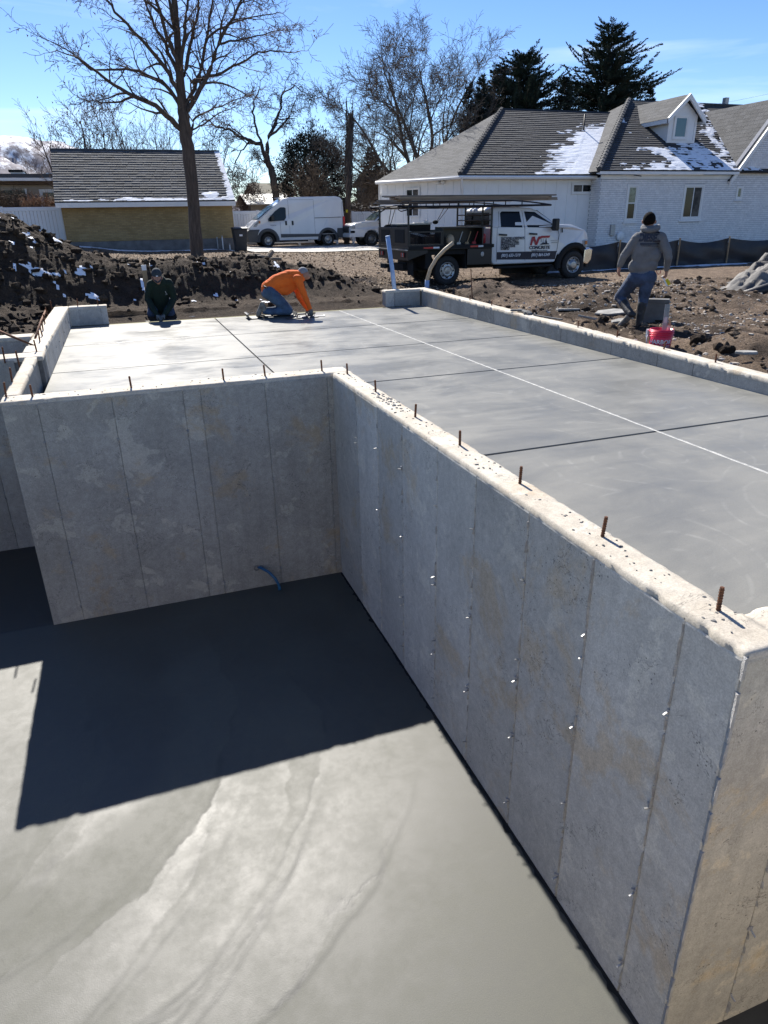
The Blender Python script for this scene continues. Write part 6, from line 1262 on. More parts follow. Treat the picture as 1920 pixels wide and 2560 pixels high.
for s_ in (-1, 1):
    MB().box(3.70, 3.96, s_ * .60 if s_ > 0 else -.88, .88 if s_ > 0 else -.60, .92, 1.08).build('headlight', MT['lens'], sv, bevel=.03); MB().box(3.72, 3.97, s_ * .66 if s_ > 0 else -.86, .86 if s_ > 0 else -.66, .70, .82).build('fog_lamp', MT['black_matte'], sv, bevel=.02)
    for x0 in (2.76, 0): wheel(sv, x0, s_ * .80, .385, .385, .25, MT['rust'] if False else MT['tool'], s_, .60, .03)
    MB().box(2.15, 2.30, s_ * .95 if s_ > 0 else -1.12, 1.12 if s_ > 0 else -.95, 1.28, 1.46).build('mirror', MT['car_white'], sv, bevel=.03)
side_panel([(2.4, 1.17), (.3, 1.17), (.3, 1.19), (2.4, 1.19)], ys_, .006, sv, 'body_stripe', MT['redprint'], 1)
MB().box(.5, 2.2, -.2, .2, .3, .5).build('underbody', MT['black_matte'], sv)
# ------------------------------------------------------------------ trees
class Wood:
    """collects limbs and sweeps all of them at once"""
    def __init__(s): s.L = {}
    def limb(s, P, r, k): s.L.setdefault((len(P), k), ([], []))[0].append(P); s.L[(len(P), k)][1].append(r)
    def build(s, name, m, parent, smooth=True, kind=None):
        if not s.L: return None
        VV = []; FF = []; o_ = 0
        for (n, k), (Ps, Rs) in s.L.items():
            P = np.array(Ps, float); r = np.array(Rs, float); c = len(P); T = np.gradient(P, axis=1); T /= np.linalg.norm(T, axis=2, keepdims=True) + 1e-9
            ref = np.where(np.abs(T[..., 2:3]) > .9, np.array([1., 0, 0]), np.array([0, 0, 1.])); U = np.cross(T, ref); U /= np.linalg.norm(U, axis=2, keepdims=True) + 1e-9; B = np.cross(T, U)
            a = np.arange(k) * 2 * np.pi / k; Q = P[:, :, None, :] + r[:, :, None, None] * (U[:, :, None, :] * np.cos(a)[:, None] + B[:, :, None, :] * np.sin(a)[:, None])
            i, j = np.meshgrid(np.arange(n - 1), np.arange(k), indexing='ij'); A = (i * k + j).ravel(); C = (i * k + (j + 1) % k).ravel(); f = np.stack([A, C, C + k, A + k], 1)
            VV.append(Q.reshape(-1, 3)); FF.append((f[None] + (np.arange(c) * n * k)[:, None, None]).reshape(-1, 4) + o_); o_ += c * n * k
        o = npmesh(name, np.concatenate(VV), np.concatenate(FF), m, parent, smooth)
        if kind: o['kind'] = kind
        return o
def nrm(v): return v / (math.sqrt(v[0] * v[0] + v[1] * v[1] + v[2] * v[2]) + 1e-9)
def cr3(a, b): return np.array((a[1] * b[2] - a[2] * b[1], a[2] * b[0] - a[0] * b[2], a[0] * b[1] - a[1] * b[0]))
def grow(rg, big, twig, p, d, L, r, lv, P, ends):
    """one branch and, by recursion, its side shoots. P: settings"""
    n = max(3, int(P['seg'][min(lv, len(P['seg']) - 1)])); pts = [np.array(p, float)]; rs = [r]; dd = nrm(np.array(d, float)); g = P['gnarl'] * (1.0 + .35 * lv); step = L / n; dirs = [dd]
    nz_ = rg.normal(0, g, (n, 3)); nz_[:, 2] += P['up'] * (1 if lv < 3 else P.get('twig_up', 1)) * step * .25
    for i in range(n):
        dd = nrm(dd + nz_[i])
        pts.append(pts[-1] + dd * step); rs.append(max(P['rmin'], r * (1 - P['taper'] * (i + 1) / n))); dirs.append(dd)
    (big if r > P['split'] else twig).limb(pts, rs, 7 if r > .06 else (5 if r > P['split'] else 3))
    if lv >= P['levels']: ends.append((pts[-1], dd)); return
    shoots(rg, big, twig, pts, rs, dirs, L, lv, P, ends)
def shoots(rg, big, twig, pts, rs, dirs, L, lv, P, ends, start=None, count=None):
    n = len(pts) - 1; c = count or P['kids'][min(lv, len(P['kids']) - 1)]; c = max(1, int(round(c * rg.uniform(.8, 1.2)))); az = rg.uniform(0, 6.28)
    for q in range(c):
        t = (start if start is not None else P['start'][min(lv, len(P['start']) - 1)]); t = t + (1 - t) * (q + rg.uniform(.1, .9)) / c; t = min(t, .999); i = int(t * n); f = t * n - i
        b = pts[i] * (1 - f) + pts[i + 1] * f; rr = rs[i] * (1 - f) + rs[i + 1] * f; ax = nrm(dirs[i]); u = nrm(cr3(ax, (0.3, .2, 1)) if abs(ax[2]) < .95 else cr3(ax, (1, 0, 0))); v = cr3(ax, u)
        az += 2.4 + rg.normal(0, .4); an = R(rg.uniform(*P['angle'])); nd2 = ax * math.cos(an) + (u * math.cos(az) + v * math.sin(az)) * math.sin(an)
        k = P['ratio'][min(lv, len(P['ratio']) - 1)] * (1 - .45 * t) * rg.uniform(.75, 1.2)
        grow(rg, big, twig, b, nd2, max(P['lmin'], L * k), max(P['rmin'], min(rr * .75, rr * P['rk'] * rg.uniform(.8, 1.1))), lv + 1, P, ends)
    if lv > 0: grow(rg, big, twig, pts[-1], dirs[-1], max(P['lmin'], L * .5), max(P['rmin'], rs[-1] * .9), lv + 1, P, ends)
def leaves(ends, rg, per, size, m, parent, name, droop=True, spread=.12):
    Q = []; 
    for p, d in ends:
        for _ in range(per if isinstance(per, int) else rg.poisson(per)):
            c = p - d * rg.uniform(0, .3) + rg.normal(0, spread, 3); s = rg.uniform(*size); a = rg.uniform(0, 6.28); u = np.array([math.cos(a), math.sin(a), 0]) * s * .42; v = np.array([rg.normal(0, .3), rg.normal(0, .3), -1 if droop else rg.normal(0, 1)]) * s
            Q += [c - u, c + v * .5 - u * .3, c + v, c + u + v * .4]
    if Q: o = npmesh(name, np.array(Q), np.arange(len(Q)).reshape(-1, 4), m, parent); o['kind'] = 'stuff'
def tree(name, label, loc, build, cat='tree', group=None):
    t = thing(name, label, cat, loc, 0, group); build(t); return t

# --- big bare tree in front of the garage: limbs follow the photograph
TY = 31.0; tb = at_y(492, 653, TY); TB = np.array(tb)
def T(px, py, off=0.0): return np.array(at_y(px, py, TY + off)) - TB
def big_tree(t):
    rg = np.random.RandomState(3); B, W = Wood(), Wood(); ends = []
    trunk = [T(494, 668), T(493, 640), T(487, 560), T(482, 480), T(474, 400), T(463, 330), T(457, 280), T(453, 230), T(447, 150, .1), T(442, 80, .2), T(436, 0, .3), T(430, -110, .4), T(424, -230, .5)]
    rad = [.33, .27, .24, .235, .245, .235, .20, .165, .14, .125, .11, .085, .055]
    pp = []; rr = []
    for i in range(len(trunk) - 1):
        for q in range(4): f = q / 4; pp.append(trunk[i] * (1 - f) + trunk[i + 1] * f + rg.normal(0, .012, 3)); rr.append(rad[i] * (1 - f) + rad[i + 1] * f)
    B.limb(pp + [trunk[-1]], rr + [rad[-1]], 14)
    P = dict(seg=[8, 7, 6, 5, 4, 3], gnarl=.10, up=.35, rmin=.0075, taper=.72, split=.022, levels=5, kids=[7, 6, 5, 4, 3, 2], start=[.25, .22, .15, .1, .1], angle=(24, 58), ratio=[.5, .52, .55, .55, .6], rk=.55, lmin=.24, twig_up=-.3)
    limbs = [  # px path, start radius, end radius, depth drift
        ([(464, 335), (430, 300), (390, 268), (335, 240), (283, 212), (225, 165), (185, 140)], .12, .03, -1.2),
        ([(335, 240), (300, 252), (255, 256), (205, 247)], .05, .015, .6),
        ([(458, 285), (440, 245), (405, 205), (350, 178), (300, 172), (230, 175), (160, 120)], .09, .022, 1.0),
        ([(455, 250), (437, 215), (420, 180), (390, 140), (350, 95), (300, 45), (265, 0), (240, -50)], .10, .03, -.8),
        ([(450, 200), (430, 150), (415, 110), (385, 60), (365, 10), (340, -60)], .085, .03, 1.1),
        ([(447, 170), (425, 110), (405, 50), (385, -20), (370, -90)], .09, .035, -.5),
        ([(444, 120), (432, 50), (420, -20), (410, -120)], .075, .03, .8),
        ([(466, 320), (470, 275), (500, 225), (528, 170), (545, 110), (572, 60), (600, 10), (625, -60)], .11, .035, -.7),
        ([(463, 270), (485, 225), (502, 170), (515, 100), (525, 40), (540, -40)], .085, .03, .9),
        ([(475, 205), (510, 195), (555, 180), (600, 160), (645, 130), (690, 128), (722, 132)], .065, .018, -1.0),
        ([(455, 205), (470, 150), (480, 90), (495, 20), (505, -60)], .08, .03, .3),
        ([(452, 160), (460, 90), (468, 20), (475, -70)], .08, .03, -.9),
        ([(515, 100), (545, 75), (590, 55), (640, 40), (700, 30)], .05, .016, 1.2),
        ([(545, 110), (590, 100), (640, 92), (700, 75)], .045, .015, -1.3),
        ([(478, 340), (484, 300), (520, 275), (570, 258), (620, 235)], .05, .014, .8),
        ([(440, 80), (400, 30), (350, -10), (290, -30), (240, -20)], .05, .02, .9),
        ([(480, 325), (510, 310), (545, 285), (590, 265)], .035, .012, -1.0)]
    for path, r0, r1, dr in limbs:
        n = len(path); P3 = [T(x, y, dr * (i / (n - 1)) ** 1.2) for i, (x, y) in enumerate(path)]; pts = []; rs = []
        for i in range(n - 1):
            for q in range(3): f = q / 3; pts.append(P3[i] * (1 - f) + P3[i + 1] * f + rg.normal(0, .02, 3) * (1 if i + q else 0)); u = (i + f) / (n - 1); rs.append(r0 * (1 - u) ** 1.1 + r1 * (1 - (1 - u) ** 1.1))
        pts.append(P3[-1]); rs.append(r1); pts = [np.array(p) for p in pts]; dirs = [nrm(pts[min(i + 1, len(pts) - 1)] - pts[max(i - 1, 0)]) for i in range(len(pts))]
        B.limb(pts, rs, 7); L = sum(np.linalg.norm(pts[i + 1] - pts[i]) for i in range(len(pts) - 1))
        shoots(rg, B, W, pts, rs, dirs, min(L * .62, 3.4), 2, P, ends, .15, max(8, int(L * 2.7)))
    B.build('trunk', MT['bark'], t); W.build('crown', MT['twig'], t, False)
    leaves([ends[i] for i in range(0, len(ends), 2)], rg, .55, (.05, .11), MT['seed'], t, 'seed_clusters')
tree('bare_tree', 'tall bare tree with spreading limbs standing in front of the yellow garage', tuple(tb), big_tree)

def simple_tree(seed, H, r0, P, stems, m1, m2, leaf=None, crown0=.25):
    def f(t):
        rg = np.random.RandomState(seed); B, W = Wood(), Wood(); ends = []
        for sd in stems: grow(rg, B, W, np.array(sd[0], float), sd[1], sd[2] * H, r0 * sd[3], 0, P, ends)
        B.build('trunk', m1, t); W.build('crown', m2, t, False)
        if leaf: leaves(ends, rg, leaf[0], leaf[1], leaf[2], t, 'dry_leaves')
    return f
PB = dict(seg=[9, 6, 5, 4, 3], gnarl=.07, up=.5, rmin=.0085, taper=.8, split=.03, levels=3, kids=[9, 5, 4, 3], start=[.2, .2, .15, .1], angle=(22, 48), ratio=[.42, .5, .55, .6], rk=.5, lmin=.3)
def bt(px, pyb, pyt, Y, seed, lab, stems=None, P=PB, r0=.11, m1='bark3', m2='twig', leaf=None, nm='bare_tree', group=None, zb=.3):
    q = at_y(px, pyb, Y); top = at_y(px, pyt, Y); H = top.z - zb
    stems = stems or [((0, 0, 0), (0, 0, 1), .8, 1)]
    return tree(nm, lab, (q.x, Y, zb), simple_tree(seed, H, r0, P, stems, MT[m1], MT[m2], leaf), group=group)
G1 = 'trees behind the garage'
lf = (1.2, (.07, .13), MT['seed'])
three = [((-.1, 0, 0), (-.12, 0, 1), .78, 1), ((.1, .1, 0), (.14, .05, 1), .8, .9), ((0, -.1, 0), (.02, -.1, 1), .7, .8)]
bt(165, 400, 245, 46, 11, 'slender bare tree leftmost behind the garage roof', three, leaf=(.6, (.07, .12), MT['seed']), group=G1)
bt(236, 400, 205, 47, 12, 'bare tree with brown leaf clumps second from left behind the garage', three, leaf=lf, group=G1)
bt(300, 400, 240, 46, 13, 'bare tree with upright twigs third from left behind the garage', three, group=G1)
bt(410, 400, 265, 48, 14, 'bare tree behind the garage ridge just left of the big trunk', three, group=G1)
bt(520, 400, 300, 48, 15, 'small bare tree behind the right end of the garage ridge', three, group=G1)
bt(95, 420, 372, 60, 16, 'low bare tree above the flat beige house at far left', three, group=G1)
bt(350, 390, 290, 52, 19, 'thin bare tree between the two taller ones behind the garage', three, group=G1)
PW = dict(seg=[6, 8, 8, 7, 6], gnarl=.19, up=.12, rmin=.011, taper=.75, split=.03, levels=4, kids=[5, 5, 4, 3], start=[.3, .2, .12, .1], angle=(30, 70), ratio=[.62, .55, .6, .6], rk=.55, lmin=.5, twig_up=-.6)
# twisting willow behind the van
def willow(t):
    rg = np.random.RandomState(31); B, W = Wood(), Wood(); ends = []; Yw = 46.0; o = np.array(t.location)
    def q(px, py, off=0): return np.array(at_y(px, py, Yw + off)) - o
    limbs = [([(697, 520), (690, 480), (680, 430), (668, 400), (662, 380)], .34, .24, 0), ([(668, 400), (655, 365), (628, 350), (600, 345), (575, 325), (545, 320), (510, 300)], .18, .05, -1.0), ([(664, 385), (672, 345), (690, 300), (700, 270), (705, 235)], .18, .06, .8), ([(672, 345), (700, 320), (725, 290), (740, 250)], .11, .04, -.6), ([(655, 365), (640, 320), (632, 280), (640, 240), (650, 215)], .11, .04, 1.0), ([(628, 350), (600, 380), (585, 420), (580, 450)], .07, .02, .5), ([(680, 430), (655, 400), (640, 395)], .07, .03, -.5), ([(705, 235), (735, 215), (765, 235), (772, 260)], .06, .02, .3), ([(545, 320), (530, 350), (528, 400)], .05, .015, .5)]
    for path, r0, r1, dr in limbs:
        n = len(path); P3 = [q(x, y, dr * i / (n - 1)) for i, (x, y) in enumerate(path)]; pts = []; rs = []
        for i in range(n - 1):
            for k in range(3): f = k / 3; pts.append(P3[i] * (1 - f) + P3[i + 1] * f + rg.normal(0, .05, 3)); u = (i + f) / (n - 1); rs.append(.72 * (r0 + (r1 - r0) * u))
        pts.append(P3[-1]); rs.append(r1 * .72); dirs = [nrm(pts[min(i + 1, len(pts) - 1)] - pts[max(i - 1, 0)]) for i in range(len(pts))]; B.limb(pts, rs, 8); L = sum(np.linalg.norm(pts[i + 1] - pts[i]) for i in range(len(pts) - 1))
        if r0 < .3: shoots(rg, B, W, pts, rs, dirs, L * .62, 1, PW, ends, .25, 6)
    B.build('trunk', MT['bark3'], t); W.build('crown', MT['bark3'], t, False)
q = at_y(697, 520, 46.0); tree('willow_tree', 'gnarled bare tree with curling branches leaning behind the van', (q.x, 46.0, q.z), willow)
# broad grey bare tree left of the conifers
PG = dict(seg=[8, 7, 6, 5, 4, 3], gnarl=.085, up=.10, rmin=.009, taper=.78, split=.035, levels=4, kids=[11, 7, 5, 3, 3], start=[.2, .22, .18, .1, .1], angle=(22, 52), ratio=[.5, .52, .55, .58, .6], rk=.55, lmin=.35)
st = [((-.4, 0, 0), (-1.15, -.1, 1), .74, .9), ((-.1, .2, 0), (-.62, .2, 1), .78, 1), ((.1, 0, 0), (-.22, -.1, 1), .80, 1), ((.25, .1, 0), (.12, .2, 1), .80, 1), ((.35, 0, 0), (.46, 0, 1), .84, .9), ((.45, -.1, 0), (.95, .1, 1), .60, .7), ((-.3, .3, 0), (-1.7, 0, .8), .62, .7), ((.3, .2, 0), (1.5, .2, .8), .48, .6)]
bt(1062, 470, 58, 46, 21, 'broad grey bare tree fanning out above the roof left of the conifers', st, PG, .17, 'bark2', 'bark2', (.25, (.05, .1), MT['seed']), zb=2.4)
bt(960, 470, 300, 52, 22, 'thin bare tree between the utility pole and the broad grey tree', three, group=G1, zb=.3)
# brown thicket behind the van
PT = dict(seg=[7, 6, 5, 4], gnarl=.14, up=.15, rmin=.010, taper=.8, split=.03, levels=3, kids=[7, 6, 4], start=[.15, .15, .1], angle=(20, 60), ratio=[.5, .55, .6], rk=.5, lmin=.3)
def thick(n, w, seed):
    r_ = random.Random(seed); return [((r_.uniform(-w, w), r_.uniform(-.6, .6), 0), (r_.uniform(-.5, .5), r_.uniform(-.3, .3), 1), r_.uniform(.55, .95), r_.uniform(.6, 1)) for _ in range(n)]
bt(820, 560, 400, 45.2, 41, 'brown leafless thicket behind the van, left of the utility pole', thick(11, 1.6, 1), PT, .05, 'brush', 'brush', nm='thicket', zb=.3)
bt(935, 560, 415, 46.5, 42, 'brown leafless thicket right of the utility pole', thick(9, 1.9, 2), PT, .05, 'brush', 'brush', nm='thicket', zb=.3)
bt(590, 540, 420, 50, 43, 'grey leafless thicket beside the right end of the garage roof', thick(9, 1.4, 3), PT, .04, 'twig', 'twig', nm='thicket', zb=.3)
bt(30, 500, 462, 50, 44, 'small brown shrub in front of the beige house wall', thick(5, .4, 4), PT, .015, 'brush', 'brush', nm='shrub', zb=1.6)
bt(84, 517, 488, 48, 45, 'small tan shrub above the white fence at far left', thick(5, .35, 5), PT, .015, 'brush', 'seed', nm='shrub', zb=1.6)

# --- conifers
def unit(A): return A / (np.linalg.norm(A, axis=-1, keepdims=True) + 1e-9)
def tufts(rg, pts, d, side, ns, l0, l1, wd, upw, q0=.12):
    """needled shoots along one bough: two crossed blades each"""
    pts = np.array(pts); n = len(pts) - 1; q = rg.uniform(q0, 1.02, ns); j = np.minimum(n - 1, (q * n).astype(int)); fr = (q * n - j)[:, None]; c = pts[j] * (1 - fr) + pts[j + 1] * fr
    s = rg.choice((-1, 1), ns)[:, None]; l_ = ((l0 + l1 * (1 - q)) * rg.uniform(.65, 1.3, ns))[:, None]
    v = unit(d * .6 + side * s * rg.uniform(.25, 1.0, (ns, 1)) + np.array([0, 0, 1.]) * rg.uniform(upw[0], upw[1], (ns, 1))); w_ = unit(np.cross(v, rg.normal(0, 1, (ns, 3)))) * (wd * rg.uniform(.6, 1.3, (ns, 1))); w2 = np.cross(v, w_)
    return np.stack([c - w_ * .5, c + v * l_ * .5 - w_, c + v * l_, c + v * l_ * .5 + w_, c - w2 * .5, c + v * l_ * .55 - w2, c + v * l_ * .95, c + v * l_ * .55 + w2], 1).reshape(-1, 3)
def conifer(seed, H, R0, m, lean=0.0, z0=.06, power=.85, dens=1.0, irregular=.25):
    def f(t):
        rg = np.random.RandomState(seed); B = Wood(); Q = []
        B.limb([(0, 0, 0), (lean * H * .5, 0, H * .5), (lean * H, 0, H * .99)], [.024 * H, .014 * H, .004], 8); z = z0 * H
        while z < H * .99:
            u = z / H; Rr = R0 * (1 - u) ** power * (1 + .18 * math.sin(u * 19 + seed)) + .10; nb_ = max(6, int(13 * dens * (1 - .3 * u)))
            for k in range(nb_):
                a = rg.uniform(0, 6.28); L = Rr * rg.uniform(1 - irregular, 1 + irregular * .8); rise = rg.uniform(-.28, .18) + .45 * u; p0 = np.array([lean * z, 0, z + rg.uniform(-.2, .2)]); dd = nrm(np.array([math.cos(a), math.sin(a), rise])); pts = [p0]; nz_ = rg.normal(0, .09, (5, 3))
                for i in range(5): dd = nrm(dd + np.array([0, 0, .16 if i > 2 else -.05]) + nz_[i]); pts.append(pts[-1] + dd * L / 5)
                B.limb(pts, np.linspace(.014 + .007 * L, .005, 6), 3); Q.append(tufts(rg, pts, dd, np.array([-math.sin(a), math.cos(a), 0]), max(14, int(L * 42 * dens)), .15, .17 + .06 * L, .025, (-.35, .8)))
            z += rg.uniform(.17, .30) * (1.2 - .4 * u) * (H / 10) ** .5
        B.build('trunk', MT['bark3'], t); Q = np.concatenate(Q); npmesh('crown', Q, np.arange(len(Q)).reshape(-1, 4), m, t)
    return f
def con(px, pyt, Y, hw, seed, lab, m, zb=0.0, **kw):
    top = at_y(px, pyt, Y); wd = at_y(px + hw, pyt, Y).x - top.x; H = top.z - zb; return tree('spruce_tree', lab, (top.x, Y, zb), conifer(seed, H, wd, m, **kw), group='conifers behind the white house')
con(1532, 58, 47, 215, 51, 'tallest dark spruce rising behind the dormer of the white house', MT['needle'], power=.62, irregular=.32, z0=.22)
con(1318, 138, 47, 205, 52, 'dense dark spruce behind the ridge of the white house wing', MT['needle'], power=.55, irregular=.3, z0=.2)
con(1252, 165, 46, 120, 57, 'dark spruce crown merging with the left side of the dense spruce', MT['needle'], power=.6, irregular=.3, z0=.2)
con(1205, 195, 45, 70, 53, 'narrow spruce leftmost beside the broad bare tree', MT['needle2'], power=.8, irregular=.35, z0=.2, dens=.8)
con(1172, 205, 46, 60, 58, 'thin spindly spruce top at the edge of the broad bare tree', MT['needle2'], power=.9, irregular=.4, z0=.2, dens=.6)
con(1415, 190, 46, 70, 54, 'slim spruce filling the gap between the two tall spruces', MT['needle2'], power=.8, irregular=.3, z0=.2)
con(1628, 215, 46, 60, 55, 'short spruce tip showing right of the tallest spruce', MT['needle'], power=.9, irregular=.3, z0=.3, dens=.8)
con(928, 372, 58, 55, 56, 'small dark spruce between the utility pole and the white house', MT['needle'], power=.6, zb=.2, z0=.1, dens=.9)
# round dark juniper behind the van
def juniper(t):
    rg = np.random.RandomState(61); B = Wood(); Q = []; H = t['h']; Wd = t['w']; C0 = np.array([0, 0, H * .48])
    for k in range(330):
        d = nrm(rg.normal(0, 1, 3)); rr = rg.uniform(.45, 1.0) ** .5 * rg.uniform(.86, 1.08); c = C0 + d * np.array([Wd, Wd * .9, H * .52]) * rr
        if c[2] < .05: continue
        B.limb([C0 * np.array([1, 1, .5]), C0 * .5 + c * .5 + rg.normal(0, .1, 3), c], [.05, .03, .008], 3); n = 75; q = c + rg.normal(0, .20, (n, 3)); v = unit(d * .8 + np.array([0, 0, .45]) + rg.normal(0, .55, (n, 3))); l_ = rg.uniform(.10, .26, (n, 1)); w_ = unit(np.cross(v, rg.normal(0, 1, (n, 3)))) * rg.uniform(.018, .042, (n, 1))
        Q.append(np.stack([q - w_ * .5, q + v * l_ * .5 - w_, q + v * l_, q + v * l_ * .5 + w_], 1).reshape(-1, 3))
    B.build('trunk', MT['bark3'], t); Q = np.concatenate(Q); npmesh('crown', Q, np.arange(len(Q)).reshape(-1, 4), MT['juniper'], t)
def jun(px, pyt, Y, hw, lab):
    top = at_y(px, pyt, Y); wd = at_y(px + hw, pyt, Y).x - top.x; t = thing('juniper', lab, 'shrub', (top.x, Y, .2)); t['h'] = top.z - .2; t['w'] = wd; juniper(t); del t['h']; del t['w']; return t
jun(775, 322, 48.5, 88, 'large round dark juniper behind the white van')
# ------------------------------------------------------------------ people: one continuous skin over tapered limbs, dyed by region
def cap_mesh(p0, p1, r0, r1, k=14, n=5, flat=None):
    """tapered rounded limb; flat: (axis, factor) squeezes the cross-section along a world axis"""
    p0, p1 = Vector(p0), Vector(p1); ax = (p1 - p0); L = ax.length; ax = ax / L if L > 1e-6 else Vector((0, 0, 1)); u = ax.orthogonal().normalized(); v = ax.cross(u); rings = []
    for i in range(n): t = math.pi / 2 * (1 - i / n); rings.append((p0 - ax * r0 * math.sin(t), r0 * math.cos(t)))
    for i in range(5): f = i / 4; rings.append((p0.lerp(p1, f), r0 + (r1 - r0) * f))
    for i in range(1, n + 1): t = math.pi / 2 * i / n; rings.append((p1 + ax * r1 * math.sin(t), r1 * math.cos(t)))
    vs = []
    for c, r in rings:
        r = max(r, 1e-4)
        for j in range(k):
            a = 2 * math.pi * j / k; o = (u * math.cos(a) + v * math.sin(a)) * r
            if flat: fa = Vector(flat[0]).normalized(); o = o - fa * o.dot(fa) * (1 - flat[1])
            vs.append(c + o)
    fs = [(i * k + j, i * k + (j + 1) % k, (i + 1) * k + (j + 1) % k, (i + 1) * k + j) for i in range(len(rings) - 1) for j in range(k)]
    fs += [tuple(range(k))[::-1], tuple(range((len(rings) - 1) * k, len(rings) * k))]; return vs, fs
def hand(prims, wrist, d, palm_n, reg, size=1.0, curl=.5, side=1):
    """palm, four unequal bent fingers and a thumb leaving the side of the palm"""
    w = Vector(wrist); d = Vector(d).normalized(); n = Vector(palm_n); n = (n - d * n.dot(d)).normalized(); s = d.cross(n) * side; S = size
    for q in (-1, 0, 1): prims.append((w + d * .01 * S + s * .016 * q * S, w + d * .075 * S + s * .024 * q * S, .021 * S, .018 * S, reg))
    for i, (off, ln) in enumerate(((-.034, .062), (-.012, .075), (.011, .072), (.032, .056))):
        b = w + d * .085 * S + s * off * S; c = curl * (1 + .15 * i); d1 = (d * math.cos(c * .7) + n * math.sin(c * .7)); d2 = (d * math.cos(c * 1.7) + n * math.sin(c * 1.7)); d3 = (d * math.cos(c * 2.5) + n * math.sin(c * 2.5)); l = ln * S
        j1 = b + d1 * l * .45; j2 = j1 + d2 * l * .33; j3 = j2 + d3 * l * .26
        prims += [(b, j1, .0105 * S, .0098 * S, reg), (j1, j2, .0098 * S, .009 * S, reg), (j2, j3, .009 * S, .008 * S, reg)]
    t0 = w + d * .025 * S - s * .030 * S; t1 = t0 + (d * .55 - s * .6 + n * .35).normalized() * .04 * S; t2 = t1 + (d * .85 - s * .1 + n * .45).normalized() * .032 * S; prims += [(t0, t1, .014 * S, .0115 * S, reg), (t1, t2, .011 * S, .009 * S, reg)]
def person(name, label, origin, prims, mats, voxel=.011, wrinkle=.004, smooth=3):
    """prims: (p0, p1, r0, r1, region[, flat]) in world space; mats: region -> material key"""
    O = Vector(origin); mb = MB(); P0 = []; P1 = []; R0 = []; R1 = []; RG = []
    for pr in prims:
        v, f = cap_mesh(pr[0], pr[1], pr[2], pr[3], flat=pr[5] if len(pr) > 5 else None); mb.add(v, f); P0.append(pr[0]); P1.append(pr[1]); R0.append(pr[2]); R1.append(pr[3]); RG.append(pr[4])
    me = mb.mesh('body'); t = bpy.data.objects.new('tmp', me); COL.objects.link(t); rm = t.modifiers.new('r', 'REMESH'); rm.mode = 'VOXEL'; rm.voxel_size = voxel; sm = t.modifiers.new('s', 'SMOOTH'); sm.iterations = smooth; sm.factor = .5
    ev = t.evaluated_get(bpy.context.evaluated_depsgraph_get()); m2 = bpy.data.meshes.new_from_object(ev); bpy.data.objects.remove(t); m2.name = 'body'
    n = len(m2.vertices); co = np.empty(n * 3); m2.vertices.foreach_get('co', co); co = co.reshape(-1, 3); no = np.empty(n * 3); m2.vertices.foreach_get('normal', no); no = no.reshape(-1, 3)
    A = np.array([list(p) for p in P0]); B = np.array([list(p) for p in P1]); ra = np.array(R0); rb = np.array(R1); best = np.full(n, 9.); reg = np.zeros(n, int)
    for i in range(len(A)):
        ab = B[i] - A[i]; t_ = np.clip(((co - A[i]) @ ab) / (ab @ ab + 1e-9), 0, 1); d = np.linalg.norm(co - A[i] - t_[:, None] * ab, axis=1) - (ra[i] + (rb[i] - ra[i]) * t_); k = d < best; best[k] = d[k]; reg[k] = i
    names = list(mats); rid = np.array([names.index(RG[i]) for i in range(len(RG))])[reg]; cloth = np.isin(rid, [names.index(q) for q in names if q in ('shirt', 'jeans', 'sleeve', 'cuff')])
    wv = (fbm(co[:, 0] * 9 + co[:, 1] * 7, co[:, 2] * 26 + co[:, 0] * 5, 3, 7) - .5) * 2; co = co + no * (wrinkle * wv * cloth)[:, None]; m2.vertices.foreach_set('co', (co - np.array(O)).ravel())
    for q in names: m2.materials.append(MT[mats[q]])
    fi = np.array([int(np.bincount(rid[list(p.vertices)]).argmax()) for p in m2.polygons]); m2.polygons.foreach_set('material_index', fi); m2.polygons.foreach_set('use_smooth', np.ones(len(m2.polygons), bool)); m2.update()
    o = link(name, m2); o.location = O; tag(o, label, 'person'); return o
def chain(pr, pts, rs, reg, flat=None):
    for i in range(len(pts) - 1): pr.append((pts[i], pts[i + 1], rs[i], rs[i + 1], reg) + ((flat,) if flat else ()))

# --- standing worker beyond the curb, seen from behind
SX, SYm = 7.52, 9.0; J = plane_at(SX, SYm); u_ = V(SX, SYm, 0).normalized(); rt = V(u_.y, -u_.x, 0)      # u_ away from viewer, rt to the viewer's right
gz0 = -0.235; pr = []
hip = J(1604, 690, .0); hl, hr_ = J(1588, 697, .0), J(1621, 694, .0); kl, kr = J(1549, 742, .16), J(1609, 746, .05); al, ar_ = J(1577, 785, -.16), J(1598, 806, .0)
# trunk
chain(pr, [J(1606, 664), J(1608, 650), J(1613, 625), J(1621, 596, .02)], [.150, .165, .175, .165], 'shirt', (u_, .66))
pr.append((J(1596, 597, .02), J(1650, 597, .02), .098, .098, 'shirt', (u_, .9))); pr.append((J(1603, 640), J(1628, 640), .14, .14, 'shirt', (u_, .72))); pr.append((J(1590, 666, .0), J(1626, 662, .0), .115, .11, 'shirt', (u_, .9)))
pr.append((J(1622, 588, .02), J(1624, 568, .03), .075, .06, 'skin'))
pr.append((J(1623, 553, .045), J(1623, 548, .04), .088, .088, 'skin', (rt, .88))); pr.append((J(1621, 561, .09), J(1620, 564, .10), .055, .045, 'skin')); pr.append((J(1620, 557, .14), J(1620, 559, .15), .018, .014, 'skin'))
pr.append((J(1607, 553, .05), J(1607, 557, .05), .02, .016, 'skin')); pr.append((J(1638.5, 553, .05), J(1638.5, 557, .05), .02, .016, 'skin'))
